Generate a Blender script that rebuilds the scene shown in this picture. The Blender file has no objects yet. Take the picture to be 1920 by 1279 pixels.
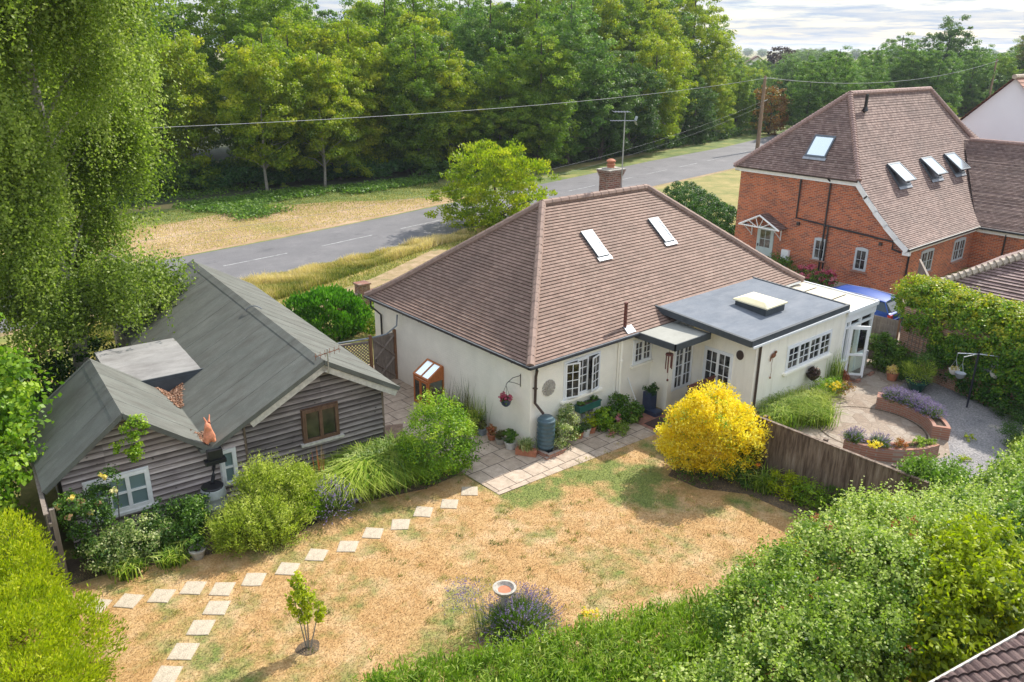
import bpy, math, random
import numpy as np
from mathutils import Vector, Matrix
R = math.radians
SC = bpy.context.scene
COL = SC.collection

# ---------------------------------------------------------------- camera
cam_d = bpy.data.cameras.new("camera")
cam = bpy.data.objects.new("camera", cam_d)
COL.objects.link(cam)
SC.camera = cam
PITCH, HEAD, ROLL = 0.3515, 0.8603, 0.008
h_ = Vector((math.cos(HEAD), math.sin(HEAD), 0)); r_ = Vector((math.sin(HEAD), -math.cos(HEAD), 0)); z_ = Vector((0, 0, 1))
Fw = h_ * math.cos(PITCH) - z_ * math.sin(PITCH)
Up = z_ * math.cos(PITCH) + h_ * math.sin(PITCH)
Rc = r_ * math.cos(ROLL) + Up * math.sin(ROLL)
Uc = Up * math.cos(ROLL) - r_ * math.sin(ROLL)
cam.matrix_world = Matrix(((Rc.x, Uc.x, -Fw.x, -14.32), (Rc.y, Uc.y, -Fw.y, -15.81), (Rc.z, Uc.z, -Fw.z, 11.3), (0, 0, 0, 1)))
cam_d.sensor_width = 36
cam_d.lens = 1507.64 / 1920 * 36
cam_d.clip_start = 0.3
cam_d.clip_end = 6000

# ---------------------------------------------------------------- light
SUN_EL, SUN_AZ = R(41), R(5)          # azimuth from +X towards +Y
W_ = bpy.data.worlds.new("World"); SC.world = W_; W_.use_nodes = True
nt = W_.node_tree; nt.nodes.clear()
def wn(t, **k):
    n = nt.nodes.new(t)
    for a, b in k.items(): setattr(n, a, b)
    return n
sky = wn('ShaderNodeTexSky', sky_type='NISHITA', sun_disc=False, sun_elevation=SUN_EL, sun_rotation=math.pi / 2 - SUN_AZ)
bg1 = wn('ShaderNodeBackground'); bg1.inputs[1].default_value = 0.12
nt.links.new(sky.outputs[0], bg1.inputs[0])
tc = wn('ShaderNodeTexCoord'); sx = wn('ShaderNodeSeparateXYZ'); nt.links.new(tc.outputs['Generated'], sx.inputs[0])
ad = wn('ShaderNodeMath', operation='ADD'); nt.links.new(sx.outputs[2], ad.inputs[0]); ad.inputs[1].default_value = 0.06
mx = wn('ShaderNodeMath', operation='MAXIMUM'); nt.links.new(ad.outputs[0], mx.inputs[0]); mx.inputs[1].default_value = 0.03
dv = wn('ShaderNodeVectorMath', operation='DIVIDE'); cb = wn('ShaderNodeCombineXYZ')
for i in range(3): nt.links.new(mx.outputs[0], cb.inputs[i])
nt.links.new(tc.outputs['Generated'], dv.inputs[0]); nt.links.new(cb.outputs[0], dv.inputs[1])
nz = wn('ShaderNodeTexNoise'); nz.inputs['Scale'].default_value = 0.85; nz.inputs['Detail'].default_value = 9; nz.inputs['Roughness'].default_value = 0.62
nt.links.new(dv.outputs[0], nz.inputs['Vector'])
rp = wn('ShaderNodeValToRGB'); rp.color_ramp.elements[0].position = 0.28; rp.color_ramp.elements[1].position = 0.54
nt.links.new(nz.outputs[0], rp.inputs[0])
nz2 = wn('ShaderNodeTexNoise'); nz2.inputs['Scale'].default_value = 1.9; nz2.inputs['Detail'].default_value = 8
nt.links.new(dv.outputs[0], nz2.inputs['Vector'])
rp2 = wn('ShaderNodeValToRGB'); rp2.color_ramp.elements[0].position = 0.30; rp2.color_ramp.elements[1].position = 0.62
rp2.color_ramp.elements[0].color = (0.50, 0.66, 0.93, 1); rp2.color_ramp.elements[1].color = (0.97, 0.98, 1.0, 1)
nt.links.new(nz2.outputs[0], rp2.inputs[0])
bg2 = wn('ShaderNodeBackground')
mr = wn('ShaderNodeMapRange'); nt.links.new(sx.outputs[2], mr.inputs[0])
for i_, v_ in enumerate((0.02, 0.45, 0.60, 1.15)): mr.inputs[i_ + 1].default_value = v_
nt.links.new(mr.outputs[0], bg2.inputs[1])
nt.links.new(rp2.outputs[0], bg2.inputs[0])
ms = wn('ShaderNodeMixShader'); out = wn('ShaderNodeOutputWorld')
fac = wn('ShaderNodeMath', operation='MULTIPLY'); fac.inputs[1].default_value = 0.95
nt.links.new(rp.outputs[0], fac.inputs[0])
nt.links.new(fac.outputs[0], ms.inputs[0]); nt.links.new(bg1.outputs[0], ms.inputs[1]); nt.links.new(bg2.outputs[0], ms.inputs[2])
nt.links.new(ms.outputs[0], out.inputs[0])
sd = bpy.data.lights.new("sun", 'SUN'); sd.energy = 5.0; sd.angle = R(0.6); sd.color = (1.0, 0.94, 0.84)
so = bpy.data.objects.new("sun", sd); COL.objects.link(so)
sdir = Vector((math.cos(SUN_EL) * math.cos(SUN_AZ), math.cos(SUN_EL) * math.sin(SUN_AZ), math.sin(SUN_EL)))
so.rotation_euler = sdir.to_track_quat('Z', 'Y').to_euler(); so.location = (30, 5, 40)
SC.view_settings.view_transform = 'Standard'; SC.view_settings.look = 'None'
SC.view_settings.exposure = 0.50; SC.view_settings.gamma = 1.0
SC.render.engine = 'CYCLES'
SC.cycles.max_bounces = 6; SC.cycles.diffuse_bounces = 3; SC.cycles.glossy_bounces = 3; SC.cycles.transmission_bounces = 4; SC.cycles.transparent_max_bounces = 8
SC.cycles.use_denoising = True

# ---------------------------------------------------------------- materials
def ramp(n, stops):
    cr = n.color_ramp
    while len(cr.elements) < len(stops): cr.elements.new(0.5)
    for e, (p, c) in zip(cr.elements, stops):
        e.position = p; e.color = (*c, 1) if len(c) == 3 else c
class NT:
    def __init__(s, name):
        s.m = bpy.data.materials.new(name); s.m.use_nodes = True; s.t = s.m.node_tree
        s.b = s.t.nodes['Principled BSDF']; s.o = s.t.nodes['Material Output']
    def n(s, t, ins=None, **k):
        x = s.t.nodes.new('ShaderNode' + t)
        for a, b in k.items(): setattr(x, a, b)
        for a, b in (ins or {}).items():
            if isinstance(b, bpy.types.NodeSocket): s.t.links.new(b, x.inputs[a])
            else: x.inputs[a].default_value = b
        return x
    def l(s, a, b): s.t.links.new(a, b)
    def noise(s, scale, detail=4, rough=0.55, vec=None):
        x = s.n('TexNoise', {'Scale': scale, 'Detail': detail, 'Roughness': rough})
        if vec is not None: s.l(vec, x.inputs['Vector'])
        return x.outputs[0]
    def rampn(s, src, stops):
        x = s.n('ValToRGB', {0: src}); ramp(x, stops); return x.outputs[0]
    def mix(s, f, a, b, mode='MIX'):
        x = s.n('Mix', data_type='RGBA', blend_type=mode)
        for i, v in ((0, f), (6, a), (7, b)):
            if isinstance(v, bpy.types.NodeSocket): s.l(v, x.inputs[i])
            elif i == 0: x.inputs[0].default_value = v
            else: x.inputs[i].default_value = (*v, 1)
        return x.outputs[2]
    def math(s, op, a, b=0.0):
        x = s.n('Math', operation=op)
        for i, v in ((0, a), (1, b)):
            if isinstance(v, bpy.types.NodeSocket): s.l(v, x.inputs[i])
            else: x.inputs[i].default_value = v
        return x.outputs[0]
    def bump(s, hgt, strength=0.4, dist=0.02):
        x = s.n('Bump', {'Height': hgt, 'Strength': strength, 'Distance': dist}); s.l(x.outputs[0], s.b.inputs['Normal'])
    def col(s, c):
        if isinstance(c, bpy.types.NodeSocket): s.l(c, s.b.inputs['Base Color'])
        else: s.b.inputs['Base Color'].default_value = (*c, 1)
    def obj(s): return s.n('TexCoord').outputs['Object']
def vmul(c, k): return tuple(min(1, x * k) for x in c)
MATS = {}
def simple(name, col, rough=0.6, var=0.25, scale=3.0, bump=0.0, bscale=60, metal=0.0, spec=0.5, fine=0.0):
    n = NT(name); o = n.obj()
    c = n.rampn(n.noise(scale, 6, 0.6, o), [(0.3, vmul(col, 1 - var)), (0.7, vmul(col, 1 + var))])
    if fine: c = n.mix(fine, c, n.rampn(n.noise(bscale, 3, 0.6, o), [(0.3, vmul(col, 0.3)), (0.7, vmul(col, 1.7))]))
    n.col(c); n.b.inputs['Roughness'].default_value = rough; n.b.inputs['Metallic'].default_value = metal
    n.b.inputs['Specular IOR Level'].default_value = spec
    if bump: n.bump(n.noise(bscale, 3, 0.6, o), bump, 0.02)
    MATS[name] = n.m; return n.m
def swz(n):
    "x+y , z : lays a wall pattern on any upright axis-aligned face"
    s = n.n('SeparateXYZ', {0: n.obj()})
    return n.n('CombineXYZ', {0: n.math('ADD', s.outputs[0], s.outputs[1]), 1: s.outputs[2], 2: 0.0}).outputs[0]
def brickmat(name, c1, c2, c3, mortar, bw=0.225, bh=0.075, ms_=0.010, bump=0.5, patch=None, rough=0.85, warp=0.0):
    n = NT(name); v = swz(n)
    b = n.n('TexBrick', {'Vector': v, 'Color1': (*c1, 1), 'Color2': (*c2, 1), 'Mortar': (*mortar, 1), 'Scale': 1.0, 'Mortar Size': ms_, 'Mortar Smooth': 0.3, 'Bias': 0.0, 'Brick Width': bw, 'Row Height': bh}, offset=0.5)
    b2 = n.n('TexBrick', {'Vector': v, 'Color1': (0, 0, 0, 1), 'Color2': (1, 1, 1, 1), 'Mortar': (0, 0, 0, 1), 'Scale': 1.0, 'Mortar Size': 0.0, 'Bias': -0.45, 'Brick Width': bw, 'Row Height': bh}, offset=0.5)
    f = n.math('MULTIPLY', b2.outputs[0], n.math('SUBTRACT', 1.0, b.outputs[1]))
    c = n.mix(f, b.outputs[0], c3)
    o = n.obj()
    c = n.mix(0.45, c, n.rampn(n.noise(1.3, 7, 0.65, o), [(0.3, (0.45, 0.45, 0.45)), (0.7, (1.0, 1.0, 1.0))]), 'MULTIPLY')
    if patch: c = n.mix(n.rampn(n.noise(patch[1], 5, 0.7, o), [(0.5, (0, 0, 0)), (0.75, (1, 1, 1))]), c, patch[0])
    n.col(c); n.b.inputs['Roughness'].default_value = rough
    hg = n.math('ADD', n.math('MULTIPLY', n.math('SUBTRACT', 1.0, b.outputs[1]), 1.0), n.math('MULTIPLY', n.noise(40, 3, 0.6, o), 0.5))
    n.bump(hg, bump, 0.012); MATS[name] = n.m; return n.m
def tilemat(name, cols, mul=(0.75, 1.1), stain=(0.10, 0.075, 0.065), stainf=0.35, lich=None, accent=None):
    n = NT(name); v = n.n('UVMap').outputs[0]
    b = n.n('TexBrick', {'Vector': v, 'Color1': (0, 0, 0, 1), 'Color2': (1, 1, 1, 1), 'Mortar': (0.5, 0.5, 0.5, 1), 'Scale': 1.0, 'Mortar Size': 0.0, 'Bias': 0.0, 'Brick Width': 1.0, 'Row Height': 1.0}, offset=0.5)
    c = n.rampn(b.outputs[0], [(i / (len(cols) - 1), cc) for i, cc in enumerate(cols)])
    m = n.n('TexBrick', {'Vector': v, 'Color1': (1, 1, 1, 1), 'Color2': (1, 1, 1, 1), 'Mortar': (0.25, 0.2, 0.18, 1), 'Scale': 1.0, 'Mortar Size': 0.025, 'Bias': 0.0, 'Brick Width': 1.0, 'Row Height': 1.0}, offset=0.5)
    c = n.mix(0.8, c, m.outputs[0], 'MULTIPLY')
    o = n.obj()
    c = n.mix(1.0, c, n.rampn(n.noise(0.7, 6, 0.65, o), [(0.3, (mul[0],) * 3), (0.7, (mul[1],) * 3)]), 'MULTIPLY')
    c = n.mix(n.math('MULTIPLY', n.rampn(n.noise(1.6, 8, 0.7, o), [(0.5, (0, 0, 0)), (0.72, (1, 1, 1))]), stainf), c, stain)
    if lich: c = n.mix(n.math('MULTIPLY', n.rampn(n.noise(9, 5, 0.75, o), [(0.56, (0, 0, 0)), (0.7, (1, 1, 1))]), lich[1]), c, lich[0])
    if accent:
        a = n.n('TexBrick', {'Vector': v, 'Color1': (0, 0, 0, 1), 'Color2': (1, 1, 1, 1), 'Mortar': (0, 0, 0, 1), 'Scale': 1.0, 'Mortar Size': 0.0, 'Bias': -0.93, 'Brick Width': 1.0, 'Row Height': 1.0}, offset=0.5)
        c = n.mix(a.outputs[0], c, accent)
    n.col(c); n.b.inputs['Roughness'].default_value = 0.8
    n.bump(n.noise(45, 3, 0.6, o), 0.25, 0.01); MATS[name] = n.m; return n.m
def leafmat(name, cols, trans=0.42, rough=0.5, back=None):
    n = NT(name)
    a = n.n('Attribute', attribute_name='tint')
    c = n.rampn(a.outputs['Fac'], [(i / (len(cols) - 1), cc) for i, cc in enumerate(cols)])
    n.col(c); n.b.inputs['Roughness'].default_value = rough; n.b.inputs['Specular IOR Level'].default_value = 0.35
    tr = n.n('BsdfTranslucent'); n.l(n.mix(1.0, c, (1.0, 1.15, 0.55), 'MULTIPLY'), tr.inputs[0])
    mx_ = n.n('MixShader', {0: trans}); n.l(n.b.outputs[0], mx_.inputs[1]); n.l(tr.outputs[0], mx_.inputs[2]); n.l(mx_.outputs[0], n.o.inputs[0])
    MATS[name] = n.m; return n.m
def woodmat(name, cols, rough=0.85, stretch=(1, 1, 12), scale=3.0, bump=0.4):
    n = NT(name); mp = n.n('Mapping', {0: n.obj(), 3: stretch}).outputs[0]
    c = n.rampn(n.noise(scale, 8, 0.7, mp), [(0.25 + 0.5 * i / (len(cols) - 1), cc) for i, cc in enumerate(cols)])
    n.col(c); n.b.inputs['Roughness'].default_value = rough; n.bump(n.noise(scale * 4, 5, 0.7, mp), bump, 0.01)
    MATS[name] = n.m; return n.m
def glassmat(name, base=(0.02, 0.025, 0.03), rough=0.04, metal=0.0, spec=0.9):
    n = NT(name); n.col(base); n.b.inputs['Roughness'].default_value = rough; n.b.inputs['Metallic'].default_value = metal; n.b.inputs['Specular IOR Level'].default_value = spec
    MATS[name] = n.m; return n.m

# ---------------------------------------------------------------- mesh helpers
def V(*a): return Vector(a)
class MB:
    def __init__(s): s.v = []; s.f = []; s.uv = {}
    def quad(s, *p, uv=None):
        i = len(s.v); s.v += [tuple(q) for q in p]; s.f.append(tuple(range(i, i + len(p))))
        if uv: s.uv[len(s.f) - 1] = uv
    def ob(s, o, U, Vv, N, u0, u1, v0, v1, n0, n1):
        "box in an oriented frame"
        o = Vector(o); c = [o + U * a + Vv * b + N * d for a in (u0, u1) for b in (v0, v1) for d in (n0, n1)]
        i = len(s.v); s.v += [tuple(q) for q in c]
        fs = [(0, 1, 3, 2), (4, 6, 7, 5), (0, 4, 5, 1), (2, 3, 7, 6), (0, 2, 6, 4), (1, 5, 7, 3)]
        s.f += [tuple(i + k for k in f) for f in fs]
    def box(s, x0, x1, y0, y1, z0, z1): s.ob((0, 0, 0), V(1, 0, 0), V(0, 1, 0), V(0, 0, 1), x0, x1, y0, y1, z0, z1)
    def prism(s, pts, z0, z1, o=(0, 0, 0), U=None, Vv=None, N=None):
        U = U or V(1, 0, 0); Vv = Vv or V(0, 1, 0); N = N or V(0, 0, 1); o = Vector(o); i = len(s.v); n = len(pts)
        for z in (z0, z1): s.v += [tuple(o + U * a + Vv * b + N * z) for a, b in pts]
        s.f.append(tuple(range(i + n - 1, i - 1, -1))); s.f.append(tuple(range(i + n, i + 2 * n)))
        for k in range(n): s.f.append((i + k, i + (k + 1) % n, i + n + (k + 1) % n, i + n + k))
    def tube(s, pts, rad, n=8, cap=True):
        pts = [Vector(p) for p in pts]
        if not hasattr(rad, '__len__'): rad = [rad] * len(pts)
        i = len(s.v); ref = V(0, 0, 1)
        for k, p in enumerate(pts):
            d = (pts[min(k + 1, len(pts) - 1)] - pts[max(k - 1, 0)]).normalized()
            if abs(d.dot(ref)) > 0.95: ref = V(1, 0, 0) if abs(d.x) < 0.9 else V(0, 1, 0)
            a = d.cross(ref).normalized(); b = d.cross(a)
            for j in range(n):
                t = 2 * math.pi * j / n; s.v.append(tuple(p + (a * math.cos(t) + b * math.sin(t)) * rad[k]))
        for k in range(len(pts) - 1):
            for j in range(n):
                q = i + k * n; s.f.append((q + j, q + (j + 1) % n, q + n + (j + 1) % n, q + n + j))
        if cap: s.f.append(tuple(range(i + n - 1, i - 1, -1))); q = i + (len(pts) - 1) * n; s.f.append(tuple(range(q, q + n)))
    def bar(s, a, b, w, t=None, n=4): s.tube([a, b], w / 1.414 if n == 4 else w, n)
    def lathe(s, c, prof, n=16, sx=1.0, sy=1.0):
        i = len(s.v)
        for r, z in prof:
            for j in range(n):
                t = 2 * math.pi * j / n; s.v.append((c[0] + r * sx * math.cos(t), c[1] + r * sy * math.sin(t), c[2] + z))
        for k in range(len(prof) - 1):
            for j in range(n):
                q = i + k * n; s.f.append((q + j, q + (j + 1) % n, q + n + (j + 1) % n, q + n + j))
        s.f.append(tuple(range(i + n - 1, i - 1, -1))); q = i + (len(prof) - 1) * n; s.f.append(tuple(range(q, q + n)))
    def build(s, name, m, parent=None, smooth=False, loc=None):
        me = bpy.data.meshes.new(name)
        mw = ORG.get(parent.name) if parent is not None else None
        inv = mw.inverted() if mw is not None else (Matrix.Translation(-Vector(loc)) if loc else None)
        vs = [tuple(inv @ Vector(v)) for v in s.v] if inv is not None else s.v
        me.from_pydata(vs, [], s.f)
        if s.uv:
            ul = me.uv_layers.new(name='UVMap')
            for p in me.polygons:
                u = s.uv.get(p.index)
                if u:
                    for k, li in enumerate(p.loop_indices): ul.data[li].uv = u[k]
        me.materials.append(m if not isinstance(m, str) else MATS[m])
        if smooth:
            me.polygons.foreach_set('use_smooth', [True] * len(me.polygons)); 
            try: me.set_sharp_from_angle(angle=R(40))
            except Exception: pass
        me.update()
        o = bpy.data.objects.new(name, me); COL.objects.link(o)
        if parent is not None:
            o.parent = parent; ORG[o.name] = mw if mw is not None else Matrix.Identity(4)
        elif loc: o.location = loc; ORG[o.name] = Matrix.Translation(Vector(loc))
        return o
ORG = {}
def tag(o, label=None, cat=None, group=None, kind=None):
    if label: o['label'] = label
    if cat: o['category'] = cat
    if group: o['group'] = group
    if kind: o['kind'] = kind
    return o
def thing(name, label, cat, loc=(0, 0, 0), rz=0, group=None):
    o = bpy.data.objects.new(name, None); COL.objects.link(o); o.empty_display_size = 0.2
    o.location = loc; o.rotation_euler = (0, 0, rz)
    ORG[o.name] = Matrix.Translation(Vector(loc)) @ Matrix.Rotation(rz, 4, 'Z')
    return tag(o, label, cat, group)
def dup(root, loc, rz=0, scale=1.0, label=None, group=None, mats=None):
    kids = [c for c in root.children]
    r = root.copy(); COL.objects.link(r); r.location = loc; r.rotation_euler = (0, 0, rz)
    r.scale = (scale, scale, scale) if not hasattr(scale, '__len__') else scale
    if label: r['label'] = label
    if group: r['group'] = group
    for ch in kids:
        c = ch.copy(); COL.objects.link(c); c.parent = r
        for g in list(ch.children):
            d = g.copy(); COL.objects.link(d); d.parent = c
    return r
def clip(poly, d0, d1):
    def half(P, f):
        out = []
        for i in range(len(P)):
            a, b = P[i], P[(i + 1) % len(P)]; fa, fb = f(a), f(b)
            if fa >= 0: out.append(a)
            if (fa >= 0) != (fb >= 0):
                t = fa / (fa - fb); out.append((a[0] + (b[0] - a[0]) * t, a[1] + (b[1] - a[1]) * t))
        return out
    P = half(poly, lambda p: p[1] - d0)
    return half(P, lambda p: d1 - p[1]) if P else P
def courses(mb, poly, g, th, mapf, tw=1.0, rng=None, start=None, lo=0.0, jit=0.0):
    ds = [p[1] for p in poly]; d = min(ds) if start is None else start; k = 0; top = max(ds)
    while d < top - 1e-4:
        d1 = min(d + g, top + 1e-6); P = clip(poly, d, d1)
        if len(P) >= 3:
            t = th * (1 + (rng.uniform(-jit, jit) if rng else 0))
            us = [p[0] for p in P]; 
            mb.quad(*[mapf(u, dd, lo + t * (1 - (dd - d) / g)) for u, dd in P], uv=[(u / tw, k + (dd - d) / g * 0.999) for u, dd in P])
            low = [p for p in P if abs(p[1] - d) < 1e-5]
            if len(low) >= 2:
                a = min(low); b = max(low)
                mb.quad(mapf(a[0], d, lo - 0.004), mapf(b[0], d, lo - 0.004), mapf(b[0], d, lo + t), mapf(a[0], d, lo + t), uv=[(a[0] / tw, k + .001), (b[0] / tw, k + .001), (b[0] / tw, k + .01), (a[0] / tw, k + .01)])
        d += g; k += 1
def caps(mb, pts, r, seg, flare=0.18, n=8):
    "overlapping half-round ridge / hip tiles along a polyline (low end first)"
    pts = [Vector(p) for p in pts]; L = [0]
    for a, b in zip(pts, pts[1:]): L.append(L[-1] + (b - a).length)
    def at(s):
        s = max(0, min(s, L[-1]))
        for i in range(len(L) - 1):
            if s <= L[i + 1] + 1e-9: return pts[i].lerp(pts[i + 1], (s - L[i]) / (L[i + 1] - L[i]))
        return pts[-1]
    s = 0
    while s < L[-1] - 0.02:
        e = min(s + seg * 1.06, L[-1]); a, b = at(s), at(e)
        if a != b: mb.tube([a, b], [r * (1 + flare), r], n)
        s += seg
# ---------------------------------------------------------------- vegetation helpers
def leafobj(name, P, A, S, L, Wd, tint, m, parent=None, loc=(0, 0, 0), fold=0.0):
    "P base points, A axis dirs (unit), S side dirs (unit): one rhombic leaf each"
    n = len(P); P = P - np.array(loc, float)
    L = np.broadcast_to(np.asarray(L, float), (n,))[:, None]; Wd = np.broadcast_to(np.asarray(Wd, float), (n,))[:, None]
    v = np.empty((n, 4, 3))
    v[:, 0] = P - A * L * 0.5; v[:, 1] = P + S * Wd * 0.5; v[:, 2] = P + A * L * 0.5; v[:, 3] = P - S * Wd * 0.5
    me = bpy.data.meshes.new(name); me.vertices.add(4 * n); me.loops.add(4 * n); me.polygons.add(n)
    me.vertices.foreach_set('co', v.reshape(-1)); idx = np.arange(4 * n, dtype=np.int32)
    me.loops.foreach_set('vertex_index', idx); me.polygons.foreach_set('loop_start', idx[::4].copy())
    at = me.attributes.new('tint', 'FLOAT', 'POINT'); at.data.foreach_set('value', np.repeat(np.clip(tint, 0, 1), 4).astype(np.float32))
    me.materials.append(MATS[m]); me.update(calc_edges=True)
    o = bpy.data.objects.new(name, me); COL.objects.link(o)
    if parent is not None: o.parent = parent; ORG[o.name] = ORG.get(parent.name, Matrix.Identity(4))
    else: o.location = loc
    return o
def unit(a): return a / (np.linalg.norm(a, axis=1, keepdims=True) + 1e-9)
def frames(rng, N, ax=None):
    t = rng.normal(size=N.shape) if ax is None else ax
    A = unit(t - N * np.sum(t * N, axis=1, keepdims=True)); return A, np.cross(N, A)
def blobcloud(rng, blobs, nc, cr, per, flat=0.7, shell=(0.72, 1.03), core=0.25, zmin=0.03):
    "clump centres on the skins of overlapping ellipsoids, leaves round each clump"
    B = np.array(blobs, float); area = (B[:, 3] * B[:, 4] + B[:, 4] * B[:, 5] + B[:, 3] * B[:, 5]); pr = area / area.sum()
    k = rng.choice(len(B), nc * 2, p=pr); d = unit(rng.normal(size=(nc * 2, 3)))
    rr = rng.uniform(shell[0], shell[1], nc * 2); ci = rng.random(nc * 2) < core; rr[ci] = rng.uniform(0.35, 0.75, ci.sum())
    c = B[k, :3] + d * rr[:, None] * B[k, 3:]
    ins = np.zeros(len(c), bool)
    for j in range(len(B)):
        q = np.linalg.norm((c - B[j, :3]) / B[j, 3:], axis=1) < 0.68; ins |= q & (k != j)
    ok = (~ins | (rng.random(len(c)) < 0.15)) & (c[:, 2] > zmin); c = c[ok][:nc]; k = k[ok][:nc]; n = len(c)
    size = cr * rng.uniform(0.6, 1.4, n); ct = rng.normal(0, 1, n)
    ii = np.repeat(np.arange(n), per); off = unit(rng.normal(size=(n * per, 3))) * (rng.random((n * per, 1)) ** 0.45)
    off[:, 2] *= flat; P = c[ii] + off * size[ii][:, None]
    P[:, 2] = np.maximum(P[:, 2], zmin)
    out = unit((P - B[k[ii], :3]) / B[k[ii], 3:] ** 1.0)
    return P, out, ii, ct[ii], unit(off + 1e-6)
def foliage(name, m, blobs, nc, cr, per, leaf, seed, loc=(0, 0, 0), parent=None, up=0.5, rnd=0.7, mode='leaf', flat=0.7, tm=0.5, tv=0.16, lv=0.12, core=0.25, shell=(0.72, 1.03), zt=0.0):
    rng = np.random.default_rng(seed); P, out, ii, ct, off = blobcloud(rng, blobs, nc, cr, per, flat, shell, core)
    n = len(P); up_ = np.array([0, 0, 1.0]); N = unit(out * 0.5 + off * 0.45 + up_ * up + rng.normal(size=(n, 3)) * rnd)
    if mode == 'leaf': A, S = frames(rng, N)
    elif mode == 'out': A, S = frames(rng, N, None); ax = unit(out * 0.8 + up_ * 0.7 + rng.normal(size=(n, 3)) * 0.45); A = ax; S = unit(np.cross(ax, rng.normal(size=(n, 3))))
    elif mode == 'hang': ax = unit(np.array([0, 0, -1.0]) + out * 0.25 + rng.normal(size=(n, 3)) * 0.4); A = ax; S = unit(np.cross(ax, rng.normal(size=(n, 3))))
    elif mode == 'up': ax = unit(np.array([0, 0, 1.0]) + out * 0.35 + rng.normal(size=(n, 3)) * 0.3); A = ax; S = unit(np.cross(ax, rng.normal(size=(n, 3))))
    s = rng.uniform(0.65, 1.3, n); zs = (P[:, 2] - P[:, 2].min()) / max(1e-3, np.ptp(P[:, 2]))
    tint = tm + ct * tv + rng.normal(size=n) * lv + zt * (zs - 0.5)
    return leafobj(name, P, A, S, leaf[0] * s, leaf[1] * s, tint, m, parent, loc)
def shoots(name, m, blobs, ns, ln, per, leaf, seed, loc=(0, 0, 0), parent=None, tm=0.6, droop=0.0, upw=1.0, spread=0.4):
    "leafy shoots that stand out of a bush's skin"
    rng = np.random.default_rng(seed); B = np.array(blobs, float); k = rng.integers(0, len(B), ns); d = unit(rng.normal(size=(ns, 3)) + np.array([0, 0, 0.9])); d[:, 2] = np.abs(d[:, 2]); d = unit(d)
    st = B[k, :3] + d * B[k, 3:] * 0.85; di = unit(d * spread + np.array([0, 0, upw]) + rng.normal(size=(ns, 3)) * 0.25); le = ln * rng.uniform(0.4, 1.3, ns)
    t = np.tile(np.linspace(0, 1, per), ns); ii = np.repeat(np.arange(ns), per)
    P = st[ii] + di[ii] * (le[ii] * t)[:, None] + np.array([0, 0, -1.0]) * (droop * t ** 2)[:, None] + rng.normal(size=(ns * per, 3)) * leaf[0] * 0.35
    N = unit(rng.normal(size=P.shape) + np.array([0, 0, 0.6])); A, S = frames(rng, N); s = rng.uniform(0.6, 1.2, len(P)) * (1 - 0.3 * t)
    return leafobj(name, P, A, S, leaf[0] * s, leaf[1] * s, tm + rng.normal(size=len(P)) * 0.12 + (rng.normal(size=ns) * 0.12)[ii], m, parent, loc)
def blades(name, m, XY, h, w, seed, lean=0.35, arch=0.0, tint=None, z0=0.0, loc=(0, 0, 0), parent=None, dirs=None, segs=2):
    "grass blades: two-segment tapered strips standing on the ground"
    rng = np.random.default_rng(seed); n = len(XY); h = np.broadcast_to(h, (n,)) * rng.uniform(0.6, 1.25, n); a = rng.uniform(0, 2 * np.pi, n) if dirs is None else dirs
    D = np.stack([np.cos(a), np.sin(a), 0 * a], 1); S = np.stack([-np.sin(a), np.cos(a), 0 * a], 1); l = rng.uniform(0.3, 1, n)[:, None] * lean * h[:, None]
    b = np.column_stack([XY[:, 0], XY[:, 1], np.broadcast_to(z0, (n,))]) - np.array(loc); hz = np.array([0, 0, 1.0]) * h[:, None]; w = np.broadcast_to(w, (n,))[:, None]
    if arch: m1 = b + D * l * 0.35 + hz * 0.75; tp = b + D * l * (1 + arch) + hz * (1 - arch * 0.55)
    else: m1 = b + D * l * 0.4 + hz * 0.55; tp = b + D * l + hz
    v = np.stack([b - S * w * .5, b + S * w * .5, m1 + S * w * .42, m1 - S * w * .42, tp], 1)
    me = bpy.data.meshes.new(name); me.vertices.add(5 * n); me.loops.add(7 * n); me.polygons.add(2 * n); me.vertices.foreach_set('co', v.reshape(-1))
    base = (np.arange(n) * 5)[:, None]; me.loops.foreach_set('vertex_index', (base + np.array([0, 1, 2, 3, 3, 2, 4])).reshape(-1).astype(np.int32))
    ls = (np.arange(n) * 7)[:, None] + np.array([0, 4]); me.polygons.foreach_set('loop_start', ls.reshape(-1).astype(np.int32))
    t = tint if tint is not None else rng.random(n)
    at = me.attributes.new('tint', 'FLOAT', 'POINT'); at.data.foreach_set('value', np.repeat(np.clip(t, 0, 1), 5).astype(np.float32))
    me.materials.append(MATS[m]); me.update(calc_edges=True); o = bpy.data.objects.new(name, me); COL.objects.link(o)
    if parent is not None: o.parent = parent
    else: o.location = loc
    return o
def in_poly(pts, poly):
    x, y = pts[:, 0], pts[:, 1]; ins = np.zeros(len(x), bool); n = len(poly)
    for i in range(n):
        x1, y1 = poly[i]; x2, y2 = poly[(i + 1) % n]
        c = ((y1 > y) != (y2 > y)) & (x < (x2 - x1) * (y - y1) / (y2 - y1 + 1e-12) + x1); ins ^= c
    return ins
def scatter(rng, poly, n):
    a = np.array(poly); lo, hi = a.min(0), a.max(0); out = np.zeros((0, 2))
    while len(out) < n:
        p = rng.uniform(lo, hi, (n, 2)); out = np.vstack([out, p[in_poly(p, poly)]])
    return out[:n]
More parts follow.
